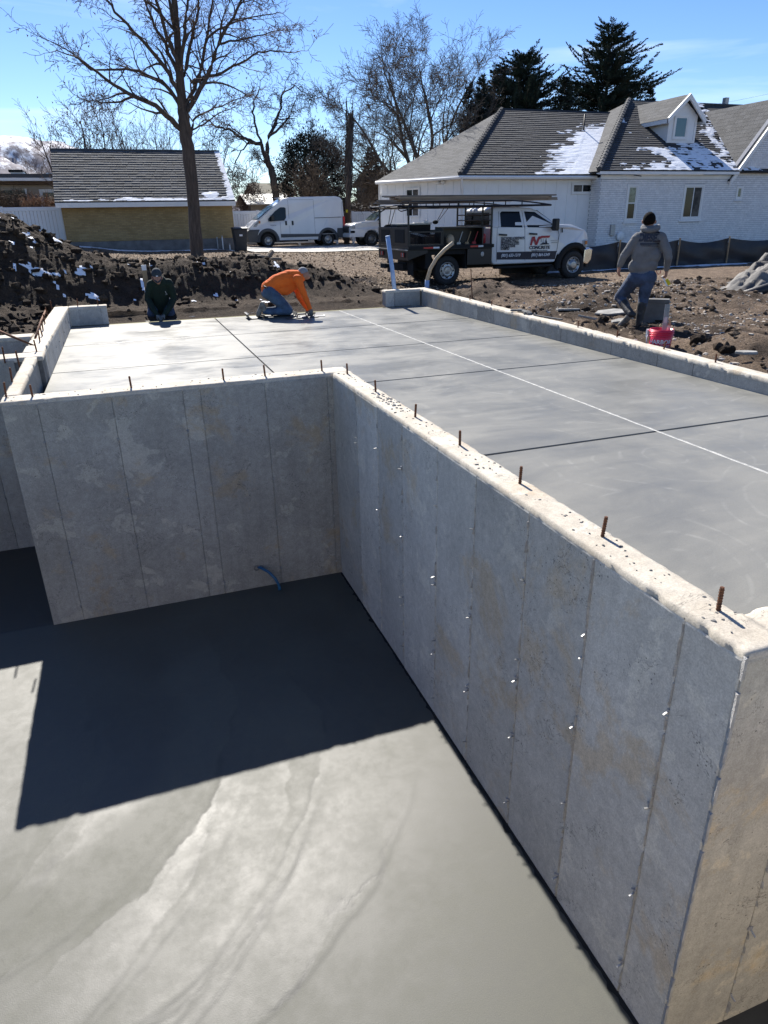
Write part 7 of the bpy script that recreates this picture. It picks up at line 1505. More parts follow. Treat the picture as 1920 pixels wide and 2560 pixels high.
# arms: a little away from the body
chain(pr, [J(1592, 596, .02), J(1572, 624, -.01), J(1560, 640, -.02)], [.078, .068, .062], 'sleeve'); chain(pr, [J(1560, 640, -.02), J(1551, 661, .03)], [.06, .048], 'sleeve')
chain(pr, [J(1654, 598, .02), J(1668, 628, -.02), J(1671, 645, -.02)], [.078, .066, .06], 'sleeve'); chain(pr, [J(1671, 645, -.02), J(1667, 671, .05)], [.058, .046], 'sleeve')
pr.append((J(1550, 661, .03), J(1548.5, 667, .04), .032, .028, 'skin')); hand(pr, J(1548.5, 667, .04), J(1545, 690, .05) - J(1549, 664, .04), rt + u_ * .4, 'skin', 1.0, .35, 1)
pr.append((J(1667, 671, .05), J(1666.5, 677, .06), .032, .028, 'skin')); hand(pr, J(1666.5, 677, .06), J(1663, 700, .06) - J(1667, 674, .06), -rt + u_ * .2, 'skin', 1.0, 1.0, -1)
# legs: left one pushing off, right one straight
pr.append((hl, hr_, .125, .125, 'jeans', (u_, .95))); chain(pr, [hl, J(1568, 720, .08), kl], [.118, .100, .078], 'jeans'); chain(pr, [kl, J(1559, 757, .05), J(1563, 764, .02)], [.078, .070, .068], 'jeans')
chain(pr, [hr_, J(1614, 722, .02), kr], [.115, .098, .078], 'jeans'); chain(pr, [kr, J(1606, 762, .03)], [.075, .072], 'jeans')
chain(pr, [J(1560, 758, .04), J(1567, 772, -.06), al], [.070, .062, .056], 'boot'); chain(pr, [al + V(0, 0, .01), J(1583, 787, -.19)], [.052, .044], 'boot'); chain(pr, [al, J(1564, 801, -.10), J(1551, 812, -.02)], [.052, .050, .044], 'sole')
fz = J(1595, 826, 0); chain(pr, [J(1606, 760, .03), J(1602, 780, .02), ar_], [.074, .064, .056], 'boot'); chain(pr, [ar_, V(fz.x, fz.y, gz0 + .06)], [.056, .052], 'boot'); ft = V(fz.x, fz.y, gz0 + .045); chain(pr, [ft - u_ * .06, ft + u_ * .10 - rt * .02, ft + u_ * .19 - rt * .03], [.046, .048, .040], 'boot', (V(0, 0, 1), .85))
man = person('person', 'man in grey hoodie and rubber boots striding away beyond the curb', (SX, SYm, gz0), pr, dict(shirt='hoodie', sleeve='hoodie', skin='skin', jeans='jeans', boot='boot', sole='boot_mud'), .0095, .0045)
# hair cap, hood, hem
def local(o, p): return Vector(p) - o.location
hb = MB(); hc = local(man, J(1623, 549, .035)); Mh = Matrix(((rt.x, u_.x, 0), (rt.y, u_.y, 0), (0, 0, 1))); vs = []; k, h = 22, 14
for i in range(h + 1):
    th = math.pi * .78 * i / h
    for j in range(k):
        a = 2 * math.pi * j / k; y_ = math.sin(th) * math.sin(a); zz = math.cos(th)
        if y_ > .35: zz = max(zz, .12 + .4 * (y_ - .35))
        vs.append(hc + Mh @ V(math.sin(th) * math.cos(a) * .091, y_ * .103 - .004, zz * .108) * (1 + .010 * math.sin(j * 5 + i * 3) - .12 * (i / h) ** 6))
hb.add(vs, [(i * k + j, (i + 1) * k + j, (i + 1) * k + (j + 1) % k, i * k + (j + 1) % k) for i in range(h) for j in range(k)]); hb.build('hair', MT['hair'], man, True)
hd_ = MB(); n0 = local(man, J(1626, 571, .02)); pts = []
for i in range(13): a = math.pi * (-.12 + 1.24 * i / 12); pts.append(n0 + rt * math.cos(a) * .115 - u_ * (math.sin(a) * .105 - .02) + V(0, 0, .012 - .035 * math.sin(a)))
hd_.tube(pts, [.024, .028, .032, .036, .040, .043, .045, .043, .040, .036, .032, .028, .024], 10); pts2 = [p + V(0, 0, .026) * (1 if 2 < i < 10 else .6) + u_ * .02 for i, p in enumerate(pts)]; hd_.tube(pts2, [.018, .022, .026, .03, .033, .035, .035, .035, .033, .03, .026, .022, .018], 8); hd_.build('hood', MT['hoodie'], man, True)
for (q, d_, r_) in ((J(1568, 688), J(1640, 679), .0),): pass
# print on the back, laid onto the cloth
bv = BVHTree.FromPolygons([v.co[:] for v in man.data.vertices], [p.vertices[:] for p in man.data.polygons])
def lay(o, depth=.004):
    Mw_ = LAST.get(o.name, Matrix.Identity(4)); inv = Mw_.inverted()
    for v in o.data.vertices:
        p = Mw_ @ v.co; h_ = bv.ray_cast(p - u_ * .5, u_, 1.0)
        if h_[0] is not None: v.co = inv @ (h_[0] - u_ * (depth + .004 * max(0, v.co.z > 0)))
    o.data.update()
tilt = (J(1652, 598) - J(1597, 596)).normalized()
def back_text(body_, px, py, size, **kw):
    q = local(man, J(px, py, -.2)); o = text(body_, size, MT['navy'], man, face_matrix(q, tilt, V(0, 0, 1)), extrude=.0006, **kw); lay(o); return o
def back_bar(px0, px1, py0, py1, name='print_bar'):
    vs = []; n = 14
    for i in range(n + 1):
        f = i / n; vs += [local(man, J(px0 + (px1 - px0) * f, py0, -.2)), local(man, J(px0 + (px1 - px0) * f, py1, -.2))]
    b = MB().add(vs, [(2 * i, 2 * i + 1, 2 * i + 3, 2 * i + 2) for i in range(n)]); o = b.build(name, MT['navy'], man); lay(o); return o
back_bar(1604, 1650, 579.5, 583.5); back_bar(1600, 1649, 608, 612.5); back_text('DIESEL', 1624, 596, .145, sx=.70, bold=.008); back_text('FOR SUCCESSFUL LIVING', 1624, 615.5, .022, sx=1.0)
# scrub brush held in the hand
bq = J(1660, 699, .06); br = thing('scrub_brush', 'yellow bristled scrub brush in the standing man\'s right hand', 'brush', tuple(bq)); dn = (J(1652, 716, .06) - J(1664, 690, .06)).normalized(); sd = rt
Mb = face_matrix((0, 0, 0), rt * .8 + V(0, 0, .5), dn)
MB().box(-.012, .012, -.06, .11, -.02, .02, Mb).build('handle', MT['white_paint'], br, bevel=.004); MB().box(.0125, .055, .015, .11, -.022, .022, Mb).build('bristles', MT['yellow'], br)
kc = MB(); c0 = J(1641, 676, -.02); kc.tube([c0, J(1642.5, 683, -.03), J(1647, 686, -.04), J(1651, 683, -.04), J(1652, 676, -.04)], .006, 6); tag(kc.build('belt_strap', MT['redprint'], None, True), 'red strap hanging in a loop from the standing man\'s hip', 'strap')

# --- worker in orange kneeling at the slab edge, facing right
OX, OY = 2.75, 14.05; J = plane_at(OX, OY); u_ = V(OX, OY, 0).normalized(); rt = V(u_.y, -u_.x, 0); pr = []; fl = SLAB_Z + .045
hp = J(671, 727, 0); near_h, far_h = J(674, 733, -.10), J(670, 731, .10)
chain(pr, [J(672, 722), J(695, 706), J(722, 697), J(743, 694)], [.155, .165, .170, .150], 'shirt', (u_, .98)); chain(pr, [J(690, 722), J(715, 722), J(733, 712)], [.12, .125, .11], 'shirt'); pr.append((J(742, 697, -.17), J(742, 697, .17), .085, .085, 'shirt'))
pr.append((J(748, 690), J(756, 687), .06, .055, 'skin')); pr.append((J(761, 686, 0), J(763, 689, 0), .088, .082, 'skin')); pr.append((J(769, 692), J(770, 694), .035, .03, 'skin')); pr.append((J(774, 692), J(775, 694), .014, .012, 'skin')); pr.append((J(760, 690, -.085), J(761, 692, -.088), .018, .014, 'skin')); pr.append((J(766, 698), J(767, 699), .042, .03, 'beard'))
chain(pr, [J(745, 697, -.17), J(753, 718, -.19), J(760, 735, -.17)], [.082, .070, .062], 'sleeve'); chain(pr, [J(760, 735, -.17), J(774, 770, -.12)], [.060, .046], 'sleeve'); chain(pr, [J(742, 699, .17), J(744, 728, .18), J(749, 745, .16)], [.078, .066, .058], 'sleeve'); chain(pr, [J(749, 745, .16), J(768, 772, .05)], [.056, .044], 'sleeve')
hw = J(774, 770, -.12); pr.append((hw, J(777, 775, -.12), .036, .036, 'glove')); hand(pr, J(777, 775, -.12), J(780, 790, -.12) - J(775, 768, -.12), -rt * .5 + u_ * .6, 'glove', 1.12, .9, 1); hand(pr, J(769, 773, .05), J(775, 788, .05) - J(767, 768, .05), -rt * .3 - u_ * .5, 'glove', 1.1, .9, -1)
for h_, s_ in ((near_h, -1), (far_h, 1)):
    kn = J(722, 780, .13 * s_); kn.z = fl + .085; an = J(664, 778, .12 * s_); an.z = fl + .075; chain(pr, [h_, h_.lerp(kn, .5) + V(0, 0, .02), kn], [.135, .115, .085], 'jeans'); chain(pr, [kn, kn.lerp(an, .55), an], [.08, .072, .058], 'jeans'); he = J(655, 760, .12 * s_); to = J(646, 786, .12 * s_); to.z = fl + .035; chain(pr, [an, he], [.052, .045], 'boot'); chain(pr, [he, to, to + rt * .02], [.045, .044, .035], 'boot')
pr.append((near_h, far_h, .14, .14, 'jeans'))
om = person('person', 'kneeling man in bright orange shirt and grey cap smoothing the slab', (OX, OY, SLAB_Z), pr, dict(shirt='orange', sleeve='orange', skin='skin', jeans='jeans_light', boot='boot_mud', glove='glove', beard='hair'), .0105, .007)
def cap(parent, c, fwd, up, m, logo=None, brim=.09, r=.1):
    f = Vector(fwd).normalized(); s = Vector(up); s = (s - f * s.dot(f)).normalized(); x = f.cross(s); b = MB(); vs = []; k, h = 20, 8
    for i in range(h + 1):
        th = math.pi / 2 * 1.05 * i / h
        for j in range(k): a = 2 * math.pi * j / k; vs.append(Vector(c) + (x * math.cos(a) * .9 + f * math.sin(a) * 1.05) * math.sin(th) * r + s * math.cos(th) * r * 1.02)
    b.add(vs, [(i * k + j, (i + 1) * k + j, (i + 1) * k + (j + 1) % k, i * k + (j + 1) % k) for i in range(h) for j in range(k)]); o = b.build('cap', m, parent, True)
    br_ = MB(); n = 10; vs = []
    for e in (0, 1):
        for i in range(n + 1): a = math.pi * (.14 + .72 * i / n); rr = r * 1.0 + e * brim * math.sin(math.pi * i / n) ** .6; vs.append(Vector(c) + x * math.cos(a) * (r * .95) + f * math.sin(a) * (r * 1.03 if e == 0 else rr * 1.05) - s * (.012 + e * .02))
    top = len(vs); vs += [v - s * .007 for v in vs]; fs = [(i, i + 1, n + 2 + i, n + 1 + i) for i in range(n)]; fs += [tuple(q + top for q in f_)[::-1] for f_ in fs]; br_.add(vs, fs); br_.build('brim', m, o, True)
    if logo: MB().ball(Vector(c) + f * r * 1.0 + s * .045, (.022, .008, .012), 8, 5).build('cap_badge', logo, o)
    return o
cap(om, local(om, J(757, 681.5)), -rt * .9 - V(0, 0, .25), V(0, 0, 1) * .75 + rt * .45, MT['cap'], None, .06, .102)
MB().tube([local(om, J(660, 716, -.12)), local(om, J(668, 720, -.17)), local(om, J(684, 729, -.16))], .022, 6).build('belt', MT['boot'], om, True)
kb = thing('knee_board', 'dark sliding knee board under the man in orange', 'board', tuple(V(2.68, 14.08, SLAB_Z)), -.02)
MB().prism([(-.50, .10), (-.47, .022), (-.42, .004), (.42, .004), (.47, .022), (.50, .08), (.485, .085), (.455, .035), (.41, .02), (-.41, .02), (-.455, .036), (-.485, .105)], 'y', -.20, .20).build('deck', MT['board_dark'], kb); MB().tube([V(-.47, -.18, .10), V(-.47, .18, .10)], .013, 6).build('handle', MT['steel'], kb); MB().box(-.28, -.12, -.17, .17, .021, .045).box(.02, .36, -.17, .17, .021, .045).build('pad', MT['black_matte'], kb, bevel=.01)
q = at_z(772, 793, SLAB_Z)
def trowel(label, loc, rz, m='tool', ln=.46):
    t = thing('hand_trowel', label, 'trowel', loc, rz); MB().prism([(-ln / 2, .004), (ln / 2, .004), (ln / 2 + .03, .016), (ln / 2 + .03, .02), (ln / 2, .009), (-ln / 2, .009), (-ln / 2 - .02, .016), (-ln / 2 - .02, .012)], 'y', -.055, .055).build('blade', MT[m], t)
    MB().tube([V(-.05, 0, .008), V(-.05, 0, .05), V(-.02, 0, .062)], .006, 6).tube([V(.05, 0, .008), V(.05, 0, .05), V(.02, 0, .062)], .006, 6).build('post', MT['steel'], t); MB().tube([V(-.075, 0, .064), V(0, 0, .068), V(.075, 0, .064)], .016, 8).build('handle', MT['wood'], t, True); return t
hq = J(779, 788, -.1); trowel('steel hand trowel under the gloved hand of the man in orange', (hq.x, hq.y - .02, SLAB_Z + .001), -.15)
fq = at_z(745, 794, SLAB_Z); t = thing('bull_float', 'flat dark float board in front of the man in orange', 'float', (fq.x + .05, fq.y - .12, SLAB_Z + .001), .05)
MB().prism([(-.30, .003), (.30, .003), (.33, .012), (.30, .014), (-.30, .014), (-.33, .012)], 'y', -.07, .07).build('blade', MT['board_dark'], t); MB().tube([V(-.1, 0, .012), V(-.08, 0, .075), V(.08, 0, .075), V(.1, 0, .012)], .013, 8).build('handle', MT['black_matte'], t, True)

# --- worker in green kneeling, facing the viewer
GX, GYm = .66, 14.85; J = plane_at(GX, GYm); u_ = V(GX, GYm, 0).normalized(); rt = V(u_.y, -u_.x, 0); pr = []
chain(pr, [J(402, 772, .18), J(400, 745, .10), J(399, 722, .02), J(398, 708, -.04)], [.165, .175, .185, .16], 'shirt', (u_, .8)); pr.append((J(379, 711, -.04), J(421, 708, -.04), .09, .09, 'shirt')); pr.append((J(385, 760, .16), J(420, 760, .16), .13, .13, 'jeans'))
pr.append((J(396, 702, -.08), J(394, 694, -.12), .062, .06, 'skin')); pr.append((J(392, 690, -.17), J(393, 697, -.19), .090, .080, 'skin')); pr.append((J(395, 703, -.22), J(396, 706, -.22), .05, .04, 'skin')); pr.append((J(394, 700, -.275), J(394, 702, -.28), .018, .015, 'skin')); pr.append((J(404.5, 694, -.15), J(404, 698, -.15), .02, .016, 'skin')); pr.append((J(381, 694, -.15), J(381, 698, -.15), .02, .016, 'skin'))
chain(pr, [J(377, 712, -.03), J(371, 735, .0), J(370, 748, .0)], [.083, .072, .064], 'sleeve'); chain(pr, [J(370, 748, .0), J(382, 772, -.16), J(392, 786, -.24)], [.064, .055, .046], 'sleeve'); chain(pr, [J(423, 709, -.03), J(432, 735, .0), J(434, 748, .0)], [.083, .072, .064], 'sleeve'); chain(pr, [J(434, 748, .0), J(422, 772, -.16), J(411, 786, -.24)], [.064, .055, .046], 'sleeve')
hand(pr, J(393, 787, -.25), (J(402, 796, -.30) - J(391, 785, -.24)), V(0, 0, -1), 'glove', 1.1, .7, 1); hand(pr, J(410, 787, -.25), (J(402, 796, -.30) - J(412, 785, -.24)), V(0, 0, -1), 'glove', 1.1, .7, -1)
for s_, px in ((-1, 380), (1, 428)):
    h_ = J(402 + 14 * s_, 772, .20); kn = J(px, 792, -.02); kn.z = -.16; an = J(px + 3 * s_, 790, .42); an.z = -.2; chain(pr, [h_, h_.lerp(kn, .5) + V(0, 0, .02), kn], [.13, .115, .09], 'jeans'); chain(pr, [kn, an], [.085, .06], 'jeans'); chain(pr, [an, an + u_ * .05 + V(0, 0, .1)], [.05, .045], 'boot'); pr.append((an + u_ * .05 + V(0, 0, .1), an + u_ * .10 - V(0, 0, .03), .045, .04, 'boot'))
gm = person('person', 'kneeling man in dark green jacket and cap bent over the slab edge', (GX, GYm, SLAB_Z), pr, dict(shirt='green', sleeve='green', skin='skin', jeans='jeans', boot='boot', glove='glove'), .0105, .006)
cap(gm, local(gm, J(391.5, 684.5, -.165)), -u_ * .85 - V(0, 0, .75), V(0, 0, 1) * .9 - u_ * .5, MT['cap_dark'], MT['white_print'], .085, .106)
MB().tube([local(gm, J(413, 728, -.21)), local(gm, J(416, 735, -.21))], .005, 5).tube([local(gm, J(414, 737, -.21)), local(gm, J(419, 735, -.21))], .005, 5).build('jacket_zip', MT['galv'], gm)
tq = at_z(402, 801, SLAB_Z); trowel('steel trowel in the hands of the man in green', (tq.x, tq.y - .03, SLAB_Z + .001), .02, 'tool', .56)
sp_ = J(414, 690, .25); stk_ = thing('survey_stake', 'pale wooden stake sticking up behind the man in green', 'stake', (sp_.x, sp_.y, -.2)); a_, b_ = local(stk_, J(408, 700, .45)), local(stk_, J(417, 674, .45)); d_ = (b_ - a_).normalized(); lo = a_ - d_ * ((a_.z + .05) / max(.2, d_.z))
MB().box(-.045, .045, 0, (b_ - lo).length, -.010, .010, face_matrix(lo, rt, d_)).build('board', MT['wood'], stk_); MB().box(-.046, .046, (b_ - lo).length - .10, (b_ - lo).length + .001, -.011, .011, face_matrix(lo, rt, d_)).build('flag_paint', MT['white_print'], stk_)
# ------------------------------------------------------------------ props
def ground_at(px, py, z=-.25):
    q = at_z(px, py, z)
    for _ in range(4): q = at_z(px, py, gz(q.x, q.y))
    return q
# red bucket with trowel and level
bq = at_z(1655, 822, .08); bq.z = -.29; bu = thing('bucket', 'translucent red plastic bucket with white lettering behind the curb', 'bucket', tuple(bq))
H_ = .37; bo = MB(); bo.lathe([(.0, .0), (.128, .0), (.150, H_), (.143, H_), (.122, .012), (.0, .012)], 28, None, False); body_b = bo.build('shell', MT['bucket'], bu, True)
for z in (.28, .31, .335): MB().lathe([(.143 + z * .02, z), (.153 + z * .02, z + .003), (.153 + z * .02, z + .010), (.143 + z * .02, z + .012)], 28, None, True).build('rim_ring', MT['bucket'], bu, True)
cd = V(-bq.x, -bq.y, 0).normalized(); sdv = V(-cd.y, cd.x, 0)
def on_bucket(t_, z, size):
    o = text(t_, size, MT['white_print'], bu, face_matrix(cd * .2 + V(0, 0, z), sdv, V(0, 0, 1)), extrude=.0004, bold=.0015)
    Mi = LAST[o.name].inverted(); 
    for v in o.data.vertices:
        p = LAST[o.name] @ v.co; a = math.atan2(cd.y, cd.x) + p.dot(sdv) / .14; r_ = .131 + .06 * p.z + (.001 if v.co.z <= 0 else .0016); v.co = Mi @ V(math.cos(a) * r_, math.sin(a) * r_, p.z)
on_bucket('HARBOR', .215, .075); on_bucket('FREIGHT', .145, .07)
MB().tube([sdv * -.15 + V(0, 0, .33), sdv * -.175 + V(0, 0, .25) + cd * .05, sdv * -.165 + V(0, 0, .16) + cd * .09], .007, 6).build('handle', MT['white_print'], bu, True); MB().box(-.02, .02, -.012, .012, -.05, .05, Matrix.Translation(sdv * -.17 + V(0, 0, .31))).build('ear', MT['white_paint'], bu)
lv = thing('spirit_level', 'grey metal level standing upright in the red bucket', 'level', (bq.x, bq.y, bq.z + .02)); Ml = face_matrix(sdv * .03, sdv, V(0, 0, 1) + sdv * .12 + cd * -.1)
MB().box(-.028, .028, 0, .66, -.010, .010, Ml).build('beam', MT['tool'], lv); MB().box(-.031, -.027, .0, .66, -.013, .013, Ml).box(.027, .031, 0, .66, -.013, .013, Ml).build('edge', MT['galv'], lv); MB().box(-.018, .018, .42, .5, -.0115, .0115, Ml).build('vial', MT['lens'], lv)
tw = thing('margin_trowel', 'thin pale trowel standing in the red bucket beside the level', 'trowel', (bq.x, bq.y, bq.z + .02)); Mt_ = face_matrix(sdv * .085 + cd * .03, sdv, V(0, 0, 1) + sdv * .1)
MB().box(-.02, .02, 0, .40, -.002, .002, Mt_).build('blade', MT['galv'], tw); MB().box(-.016, .016, .40, .50, -.016, .016, Mt_).build('handle', MT['wood'], tw, bevel=.006)
# grey block standing behind the boots
q = ground_at(1632, 806); cb = thing('concrete_block', 'grey hollow concrete block standing behind the striding man\'s boots', 'block', (q.x, q.y, q.z - .05), -.75)
MB().box(-.21, .21, -.09, .09, 0, .05).box(-.21, -.17, -.09, .09, .051, .36).box(.17, .21, -.09, .09, .051, .36).box(-.17, .17, .055, .09, .051, .36).box(-.17, .17, -.09, -.055, .051, .36).box(-.21, .21, -.09, .09, .361, .42).build('shell', MT['grey_found'], cb, bevel=.006, seg=1)
MB().box(-.02, .02, -.054, .054, .051, .36).build('web', MT['grey_found'], cb)
# flat slabs of broken concrete
for i, (px, py, w, d, ry, lab) in enumerate(((1420, 783, .62, .34, .05, 'flat pale concrete sheet nearest the curb, left of the striding man'), (1530, 790, .75, .42, -.04, 'larger pale concrete sheet just left of the striding man'), (1478, 806, .45, .28, .22, 'thin tilted concrete shard in front of the larger sheet'), (1548, 812, .42, .2, -.1, 'small concrete shard under the raised boot'), (1860, 895, .36, .22, .04, 'pale flat slab lying by the curb at the right edge'))):
    q = ground_at(px, py); b = MB(); n = 6; r_ = random.Random(40 + i); pl = [(math.cos(2 * math.pi * k / n) * w / 2 * r_.uniform(.75, 1.1), math.sin(2 * math.pi * k / n) * d / 2 * r_.uniform(.75, 1.1)) for k in range(n)]
    b.prism(pl, 'z', 0, .032); o = b.build('broken_slab', MT['rock'], None, bevel=.006, seg=1); o.location = (q.x, q.y, q.z + .05); o.rotation_euler = (r_.uniform(-.1, .1), ry, r_.uniform(-.6, .6)); tag(o, lab, 'slab', 'broken slabs by the curb')
# work gloves on the curb
gq = V(CX + .09, 10.55, curb_z(0, 10.55))
for k, (dx, dy, rz) in enumerate(((0, 0, .5), (.02, -.24, -.4))):
    pr = []; o3 = V(gq.x + dx, gq.y + dy, gq.z + .03); d3 = V(math.cos(rz - 1.2), math.sin(rz - 1.2), .02); hand(pr, o3, d3, V(0, 0, -1), 'glove', 1.15, .3, 1 if k else -1); pr.append((o3 - d3 * .09, o3, .034, .03, 'glove', (V(0, 0, 1), .6)))
    mb = MB()
    for p in pr: v, f = cap_mesh(p[0] - o3, p[1] - o3, p[2], p[3], 8, 3, p[5] if len(p) > 5 else None); mb.add(v, f)
    t_ = mb.build('work_glove', MT['glove'], None, True); rm = t_.modifiers.new('r', 'REMESH'); rm.mode = 'VOXEL'; rm.voxel_size = .007; rm.use_smooth_shade = True; t_.location = o3; tag(t_, ('grey work glove lying farther along the curb top', 'grey work glove lying nearer on the curb top')[k], 'glove', 'gloves on the curb')
rq = V(CX + .12, 9.75, curb_z(0, 9.75)); o = MB().box(-.02, .02, -.33, .33, 0, .018).build('screed_bar', MT['board_dark']); o.location = rq + V(.06, 0, .006); o.rotation_euler = (0, 0, .15); tag(o, 'short dark bar lying along the curb beside the gloves', 'bar')
# pipes at the far curb corner
b0, b1 = at_y(990, 722, 14.9), at_y(969, 590, 14.9); b0.z = -.1
bp = thing('blue_pipe', 'light blue pipe leaning up out of the ground at the curb corner', 'pipe', tuple(b0)); d_ = b1 - b0; MB().tube([V(0, 0, -.2), d_ * .5, d_], .047, 12).build('pipe', MT['bluepipe'], bp, True); MB().tube([d_ * .985, d_ * 1.002], .053, 12).build('collar', MT['bluepipe'], bp, True)
tp_ = [at_y(1067, 728, 15.3), at_y(1068, 700, 15.25), at_y(1076, 672, 15.2), at_y(1092, 645, 15.15), at_y(1112, 624, 15.1), at_y(1133, 607, 15.05)]; tp_[0].z = -.15; o0 = tp_[0].copy()
tn = thing('tan_pipe', 'curved tan pipe rising from the ground in front of the truck wheel', 'pipe', tuple(o0)); MB().tube([p - o0 for p in tp_], [.045, .045, .042, .042, .042, .042], 12).build('pipe', MT['tanpipe'], tn, True); MB().tube([tp_[0] - o0, tp_[1] - o0], .05, 12).build('sleeve', MT['bluepipe'], tn, True)
s0 = at_y(1183, 745, 13.4); s0.z = -.3; s1 = at_y(1177, 672, 13.4); o = MB().tube([V(0, 0, 0), s1 - s0], .010, 8).ball(s1 - s0, (.011, .011, .006), 8, 4).build('steel_stake', MT['rust'], None, True); o.location = s0; tag(o, 'thin rusty steel stake standing between curb and truck', 'stake')
# rods along the long strip and the plank over the partition wall
p0, p1 = at_z(*c6(485, 580), .08), at_z(*c6(632, 195), .10); o0 = p0.copy(); o = MB().tube([V(0, 0, 0), (p1 - p0) * .5 + V(0, 0, .02), p1 - p0], .014, 8).build('rebar_rod', MT['rust'], None, True); o.location = o0; tag(o, 'long rusty rod lying along the left edge of the foundation strip', 'rebar')
p0, p1 = at_z(*c6(480, 690), .06), at_z(*c6(-120, 440), .25); o = MB().tube([V(0, 0, 0), p1 - p0], [.012, .022], 8).build('rebar_rod', MT['rust'], None, True); o.location = p0; tag(o, 'thin dark rod slanting up to the left over the partition walls', 'rebar')
# grey-green form strips on the far edge of the slab
for i, (px, py, w) in enumerate(((625, 783, .45), (478, 792, .3))):
    q = at_z(px, py, SLAB_Z); r_ = random.Random(70 + i); b = MB(); n = 8; pl = [(math.cos(2 * math.pi * k / n) * w / 2 * r_.uniform(.8, 1.1), math.sin(2 * math.pi * k / n) * .11 * r_.uniform(.8, 1.1)) for k in range(n)]; b.prism(pl, 'z', 0, .03); o = b.build('broken_slab', MT['rock'], None, bevel=.005, seg=1); o.location = (q.x, 14.78, -.27); tag(o, ('tan slab scrap at the slab edge left of the orange worker', 'small slab scrap at the edge right of the green worker')[i], 'slab', 'slab scraps at the far edge')
# firewood
for i, (px, py, l, rz, ti, lab) in enumerate(((605, 651, .5, .2, 0, 'firewood log at the left end of the scattered pile'), (622, 648, .42, .5, 0, 'thick firewood log second from left in the pile'), (640, 647, .42, -.2, 0, 'cut firewood log in the middle of the pile'), (655, 651, .5, .1, 0, 'dark firewood log lying low right of the middle'), (674, 645, .55, .9, .5, 'split log tilted up at the right end of the pile'), (690, 652, .4, .0, 0, 'flat bark piece right of the tilted log'))):
    q = ground_at(px, py, .2); r = .10 if i != 5 else .06; b = MB(); b.tube([V(-l / 2, 0, 0), V(0, 0, .01), V(l / 2, 0, 0)], [r, r * 1.08, r * .95], 9); o = b.build('firewood_log', MT['log'], None); o.location = (q.x, q.y, q.z + r * .8); o.rotation_euler = (0, -ti, rz); tag(o, lab, 'log', 'firewood logs')
# wheelie bin
q = at_y(603, 627, 34.6); bn = thing('wheelie_bin', 'black wheeled bin at the corner of the yellow garage', 'bin', (q.x, 34.6, gzs(q.x, 34.6) - .01))
MB().add([V(-.24, -.27, .06), V(.24, -.27, .06), V(.24, .25, .06), V(-.24, .25, .06), V(-.32, -.36, 1.0), V(.32, -.36, 1.0), V(.32, .34, 1.0), V(-.32, .34, 1.0)], [(0, 3, 2, 1), (4, 5, 6, 7), (0, 1, 5, 4), (1, 2, 6, 5), (2, 3, 7, 6), (3, 0, 4, 7)]).build('body', MT['bin'], bn, bevel=.03)
MB().prism([(-.40, 1.0), (.36, 1.0), (.36, 1.04), (.1, 1.09), (-.3, 1.07), (-.40, 1.03)], 'x', -.34, .34).build('lid', MT['bin'], bn, bevel=.02); MB().tube([V(-.25, .42, .98), V(.25, .42, .98)], .018, 8).build('handle', MT['bin'], bn); MB().box(-.07, .07, -.368, -.335, .70, .78).build('emblem', MT['white_print'], bn)
for s_ in (-1, 1): MB().lathe([(.11, -.03), (.11, .03)], 16, Matrix.Translation((.22 * s_, .26, .11)) @ Matrix.Rotation(R(90), 4, 'Y')).build('wheel', MT['rubber'], bn)
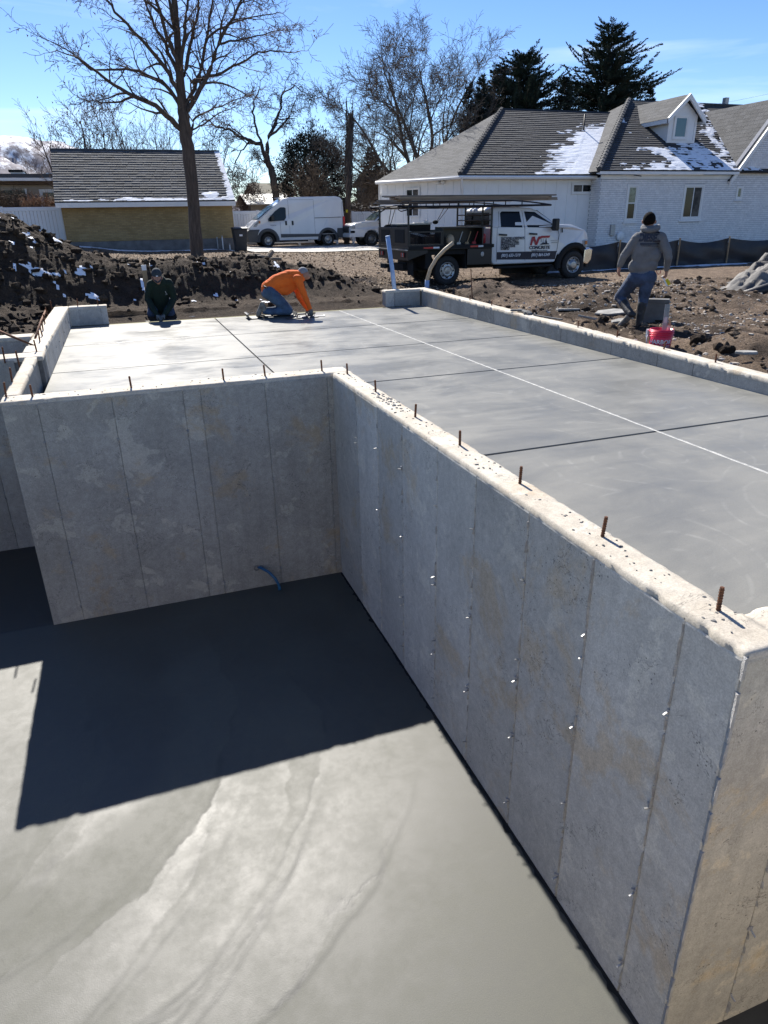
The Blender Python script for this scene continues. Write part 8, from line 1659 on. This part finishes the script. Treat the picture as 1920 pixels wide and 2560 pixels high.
# tarped heap at the right edge
tq = V(14.2, 11.6, gz(14.2, 11.6)); tx = thing('tarp_heap', 'crumpled grey tarp over a heap at the right edge', 'tarp', (13.55, 12.1, -.3))
nx_, ny_ = 90, 80; xs = np.linspace(-2.4, 2.6, nx_); ys = np.linspace(-1.7, 1.7, ny_); X, Y = np.meshgrid(xs, ys); hgt = 1.25 * np.exp(-(((X - 1.2) / 1.35) ** 2 + (Y / 1.1) ** 2)) + .35 * np.exp(-(((X + .7) / .9) ** 2 + ((Y + .3) / .6) ** 2)); fold = np.abs(fbm(X * 1.7 + Y * .8, Y * 2.2 - X, 3, 101) - .5) * .75 + np.abs(fbm(X * 4, Y * 4, 2, 102) - .5) * .30 + (.12 - np.abs(fbm(X * 8 + Y * 3, Y * 9, 2, 104) - .5)) * .22
Z = hgt + fold * np.clip(hgt * 2.2, 0, 1) + .03; mk = (hgt + .12 * (fbm(X * 3, Y * 3, 3, 103) - .5)) > .17
v = np.stack([X, Y, Z], -1).reshape(-1, 3); I, K = np.meshgrid(np.arange(nx_ - 1), np.arange(ny_ - 1)); a = (K * nx_ + I).ravel(); f = np.stack([a, a + 1, a + 1 + nx_, a + nx_], 1); f = f[mk.reshape(-1)[f].all(1)]; us, inv = np.unique(f, return_inverse=True); npmesh('sheet', v[us], inv.reshape(-1, 4), MT['tarp'], tx, True)
b0 = at_y(1900, 645, 11.6) - V(14.3, 12.1, -.3); MB().tube([V(-1.9, -.75, .12), V(-.9, -.8, .33), V(.3, -.85, .52)], [.10, .11, .11], 10).build('rolled_edge', MT['fabric_black'], tx, True)
MB().tube([V(-.55, -.6, .5), V(.9, -.6, 1.75)], .03, 6).tube([V(-.45, -.66, .47), V(1.0, -.66, 1.72)], .022, 6).build('pole', MT['galv'], tx, True)
# chunks of soil that stand out by the curb
for i, (px, py, s, lab) in enumerate(((1508, 806, .085, 'dark soil clump against the curb left of the raised boot'), (1820, 884, .09, 'dark soil clump by the curb right of the bucket'), (1745, 860, .10, 'broad dark clump just right of the red bucket'))):
    q = ground_at(px, py); b = bmesh.new(); bmesh.ops.create_icosphere(b, subdivisions=3, radius=s)
    for v_ in b.verts: v_.co *= 1 + .95 * (float(fbm(np.array([v_.co.x * 14 + i]), np.array([v_.co.y * 14 + v_.co.z * 9]), 3, 110)[0]) - .5)
    me = bpy.data.meshes.new('soil_clump'); b.to_mesh(me); b.free(); me.materials.append(MT['dirt']); o = link('soil_clump', me); o.location = (q.x, q.y, q.z + s * .4); o.scale = (1.2, 1, .8); tag(o, lab, 'clod', 'soil clumps by the curb')
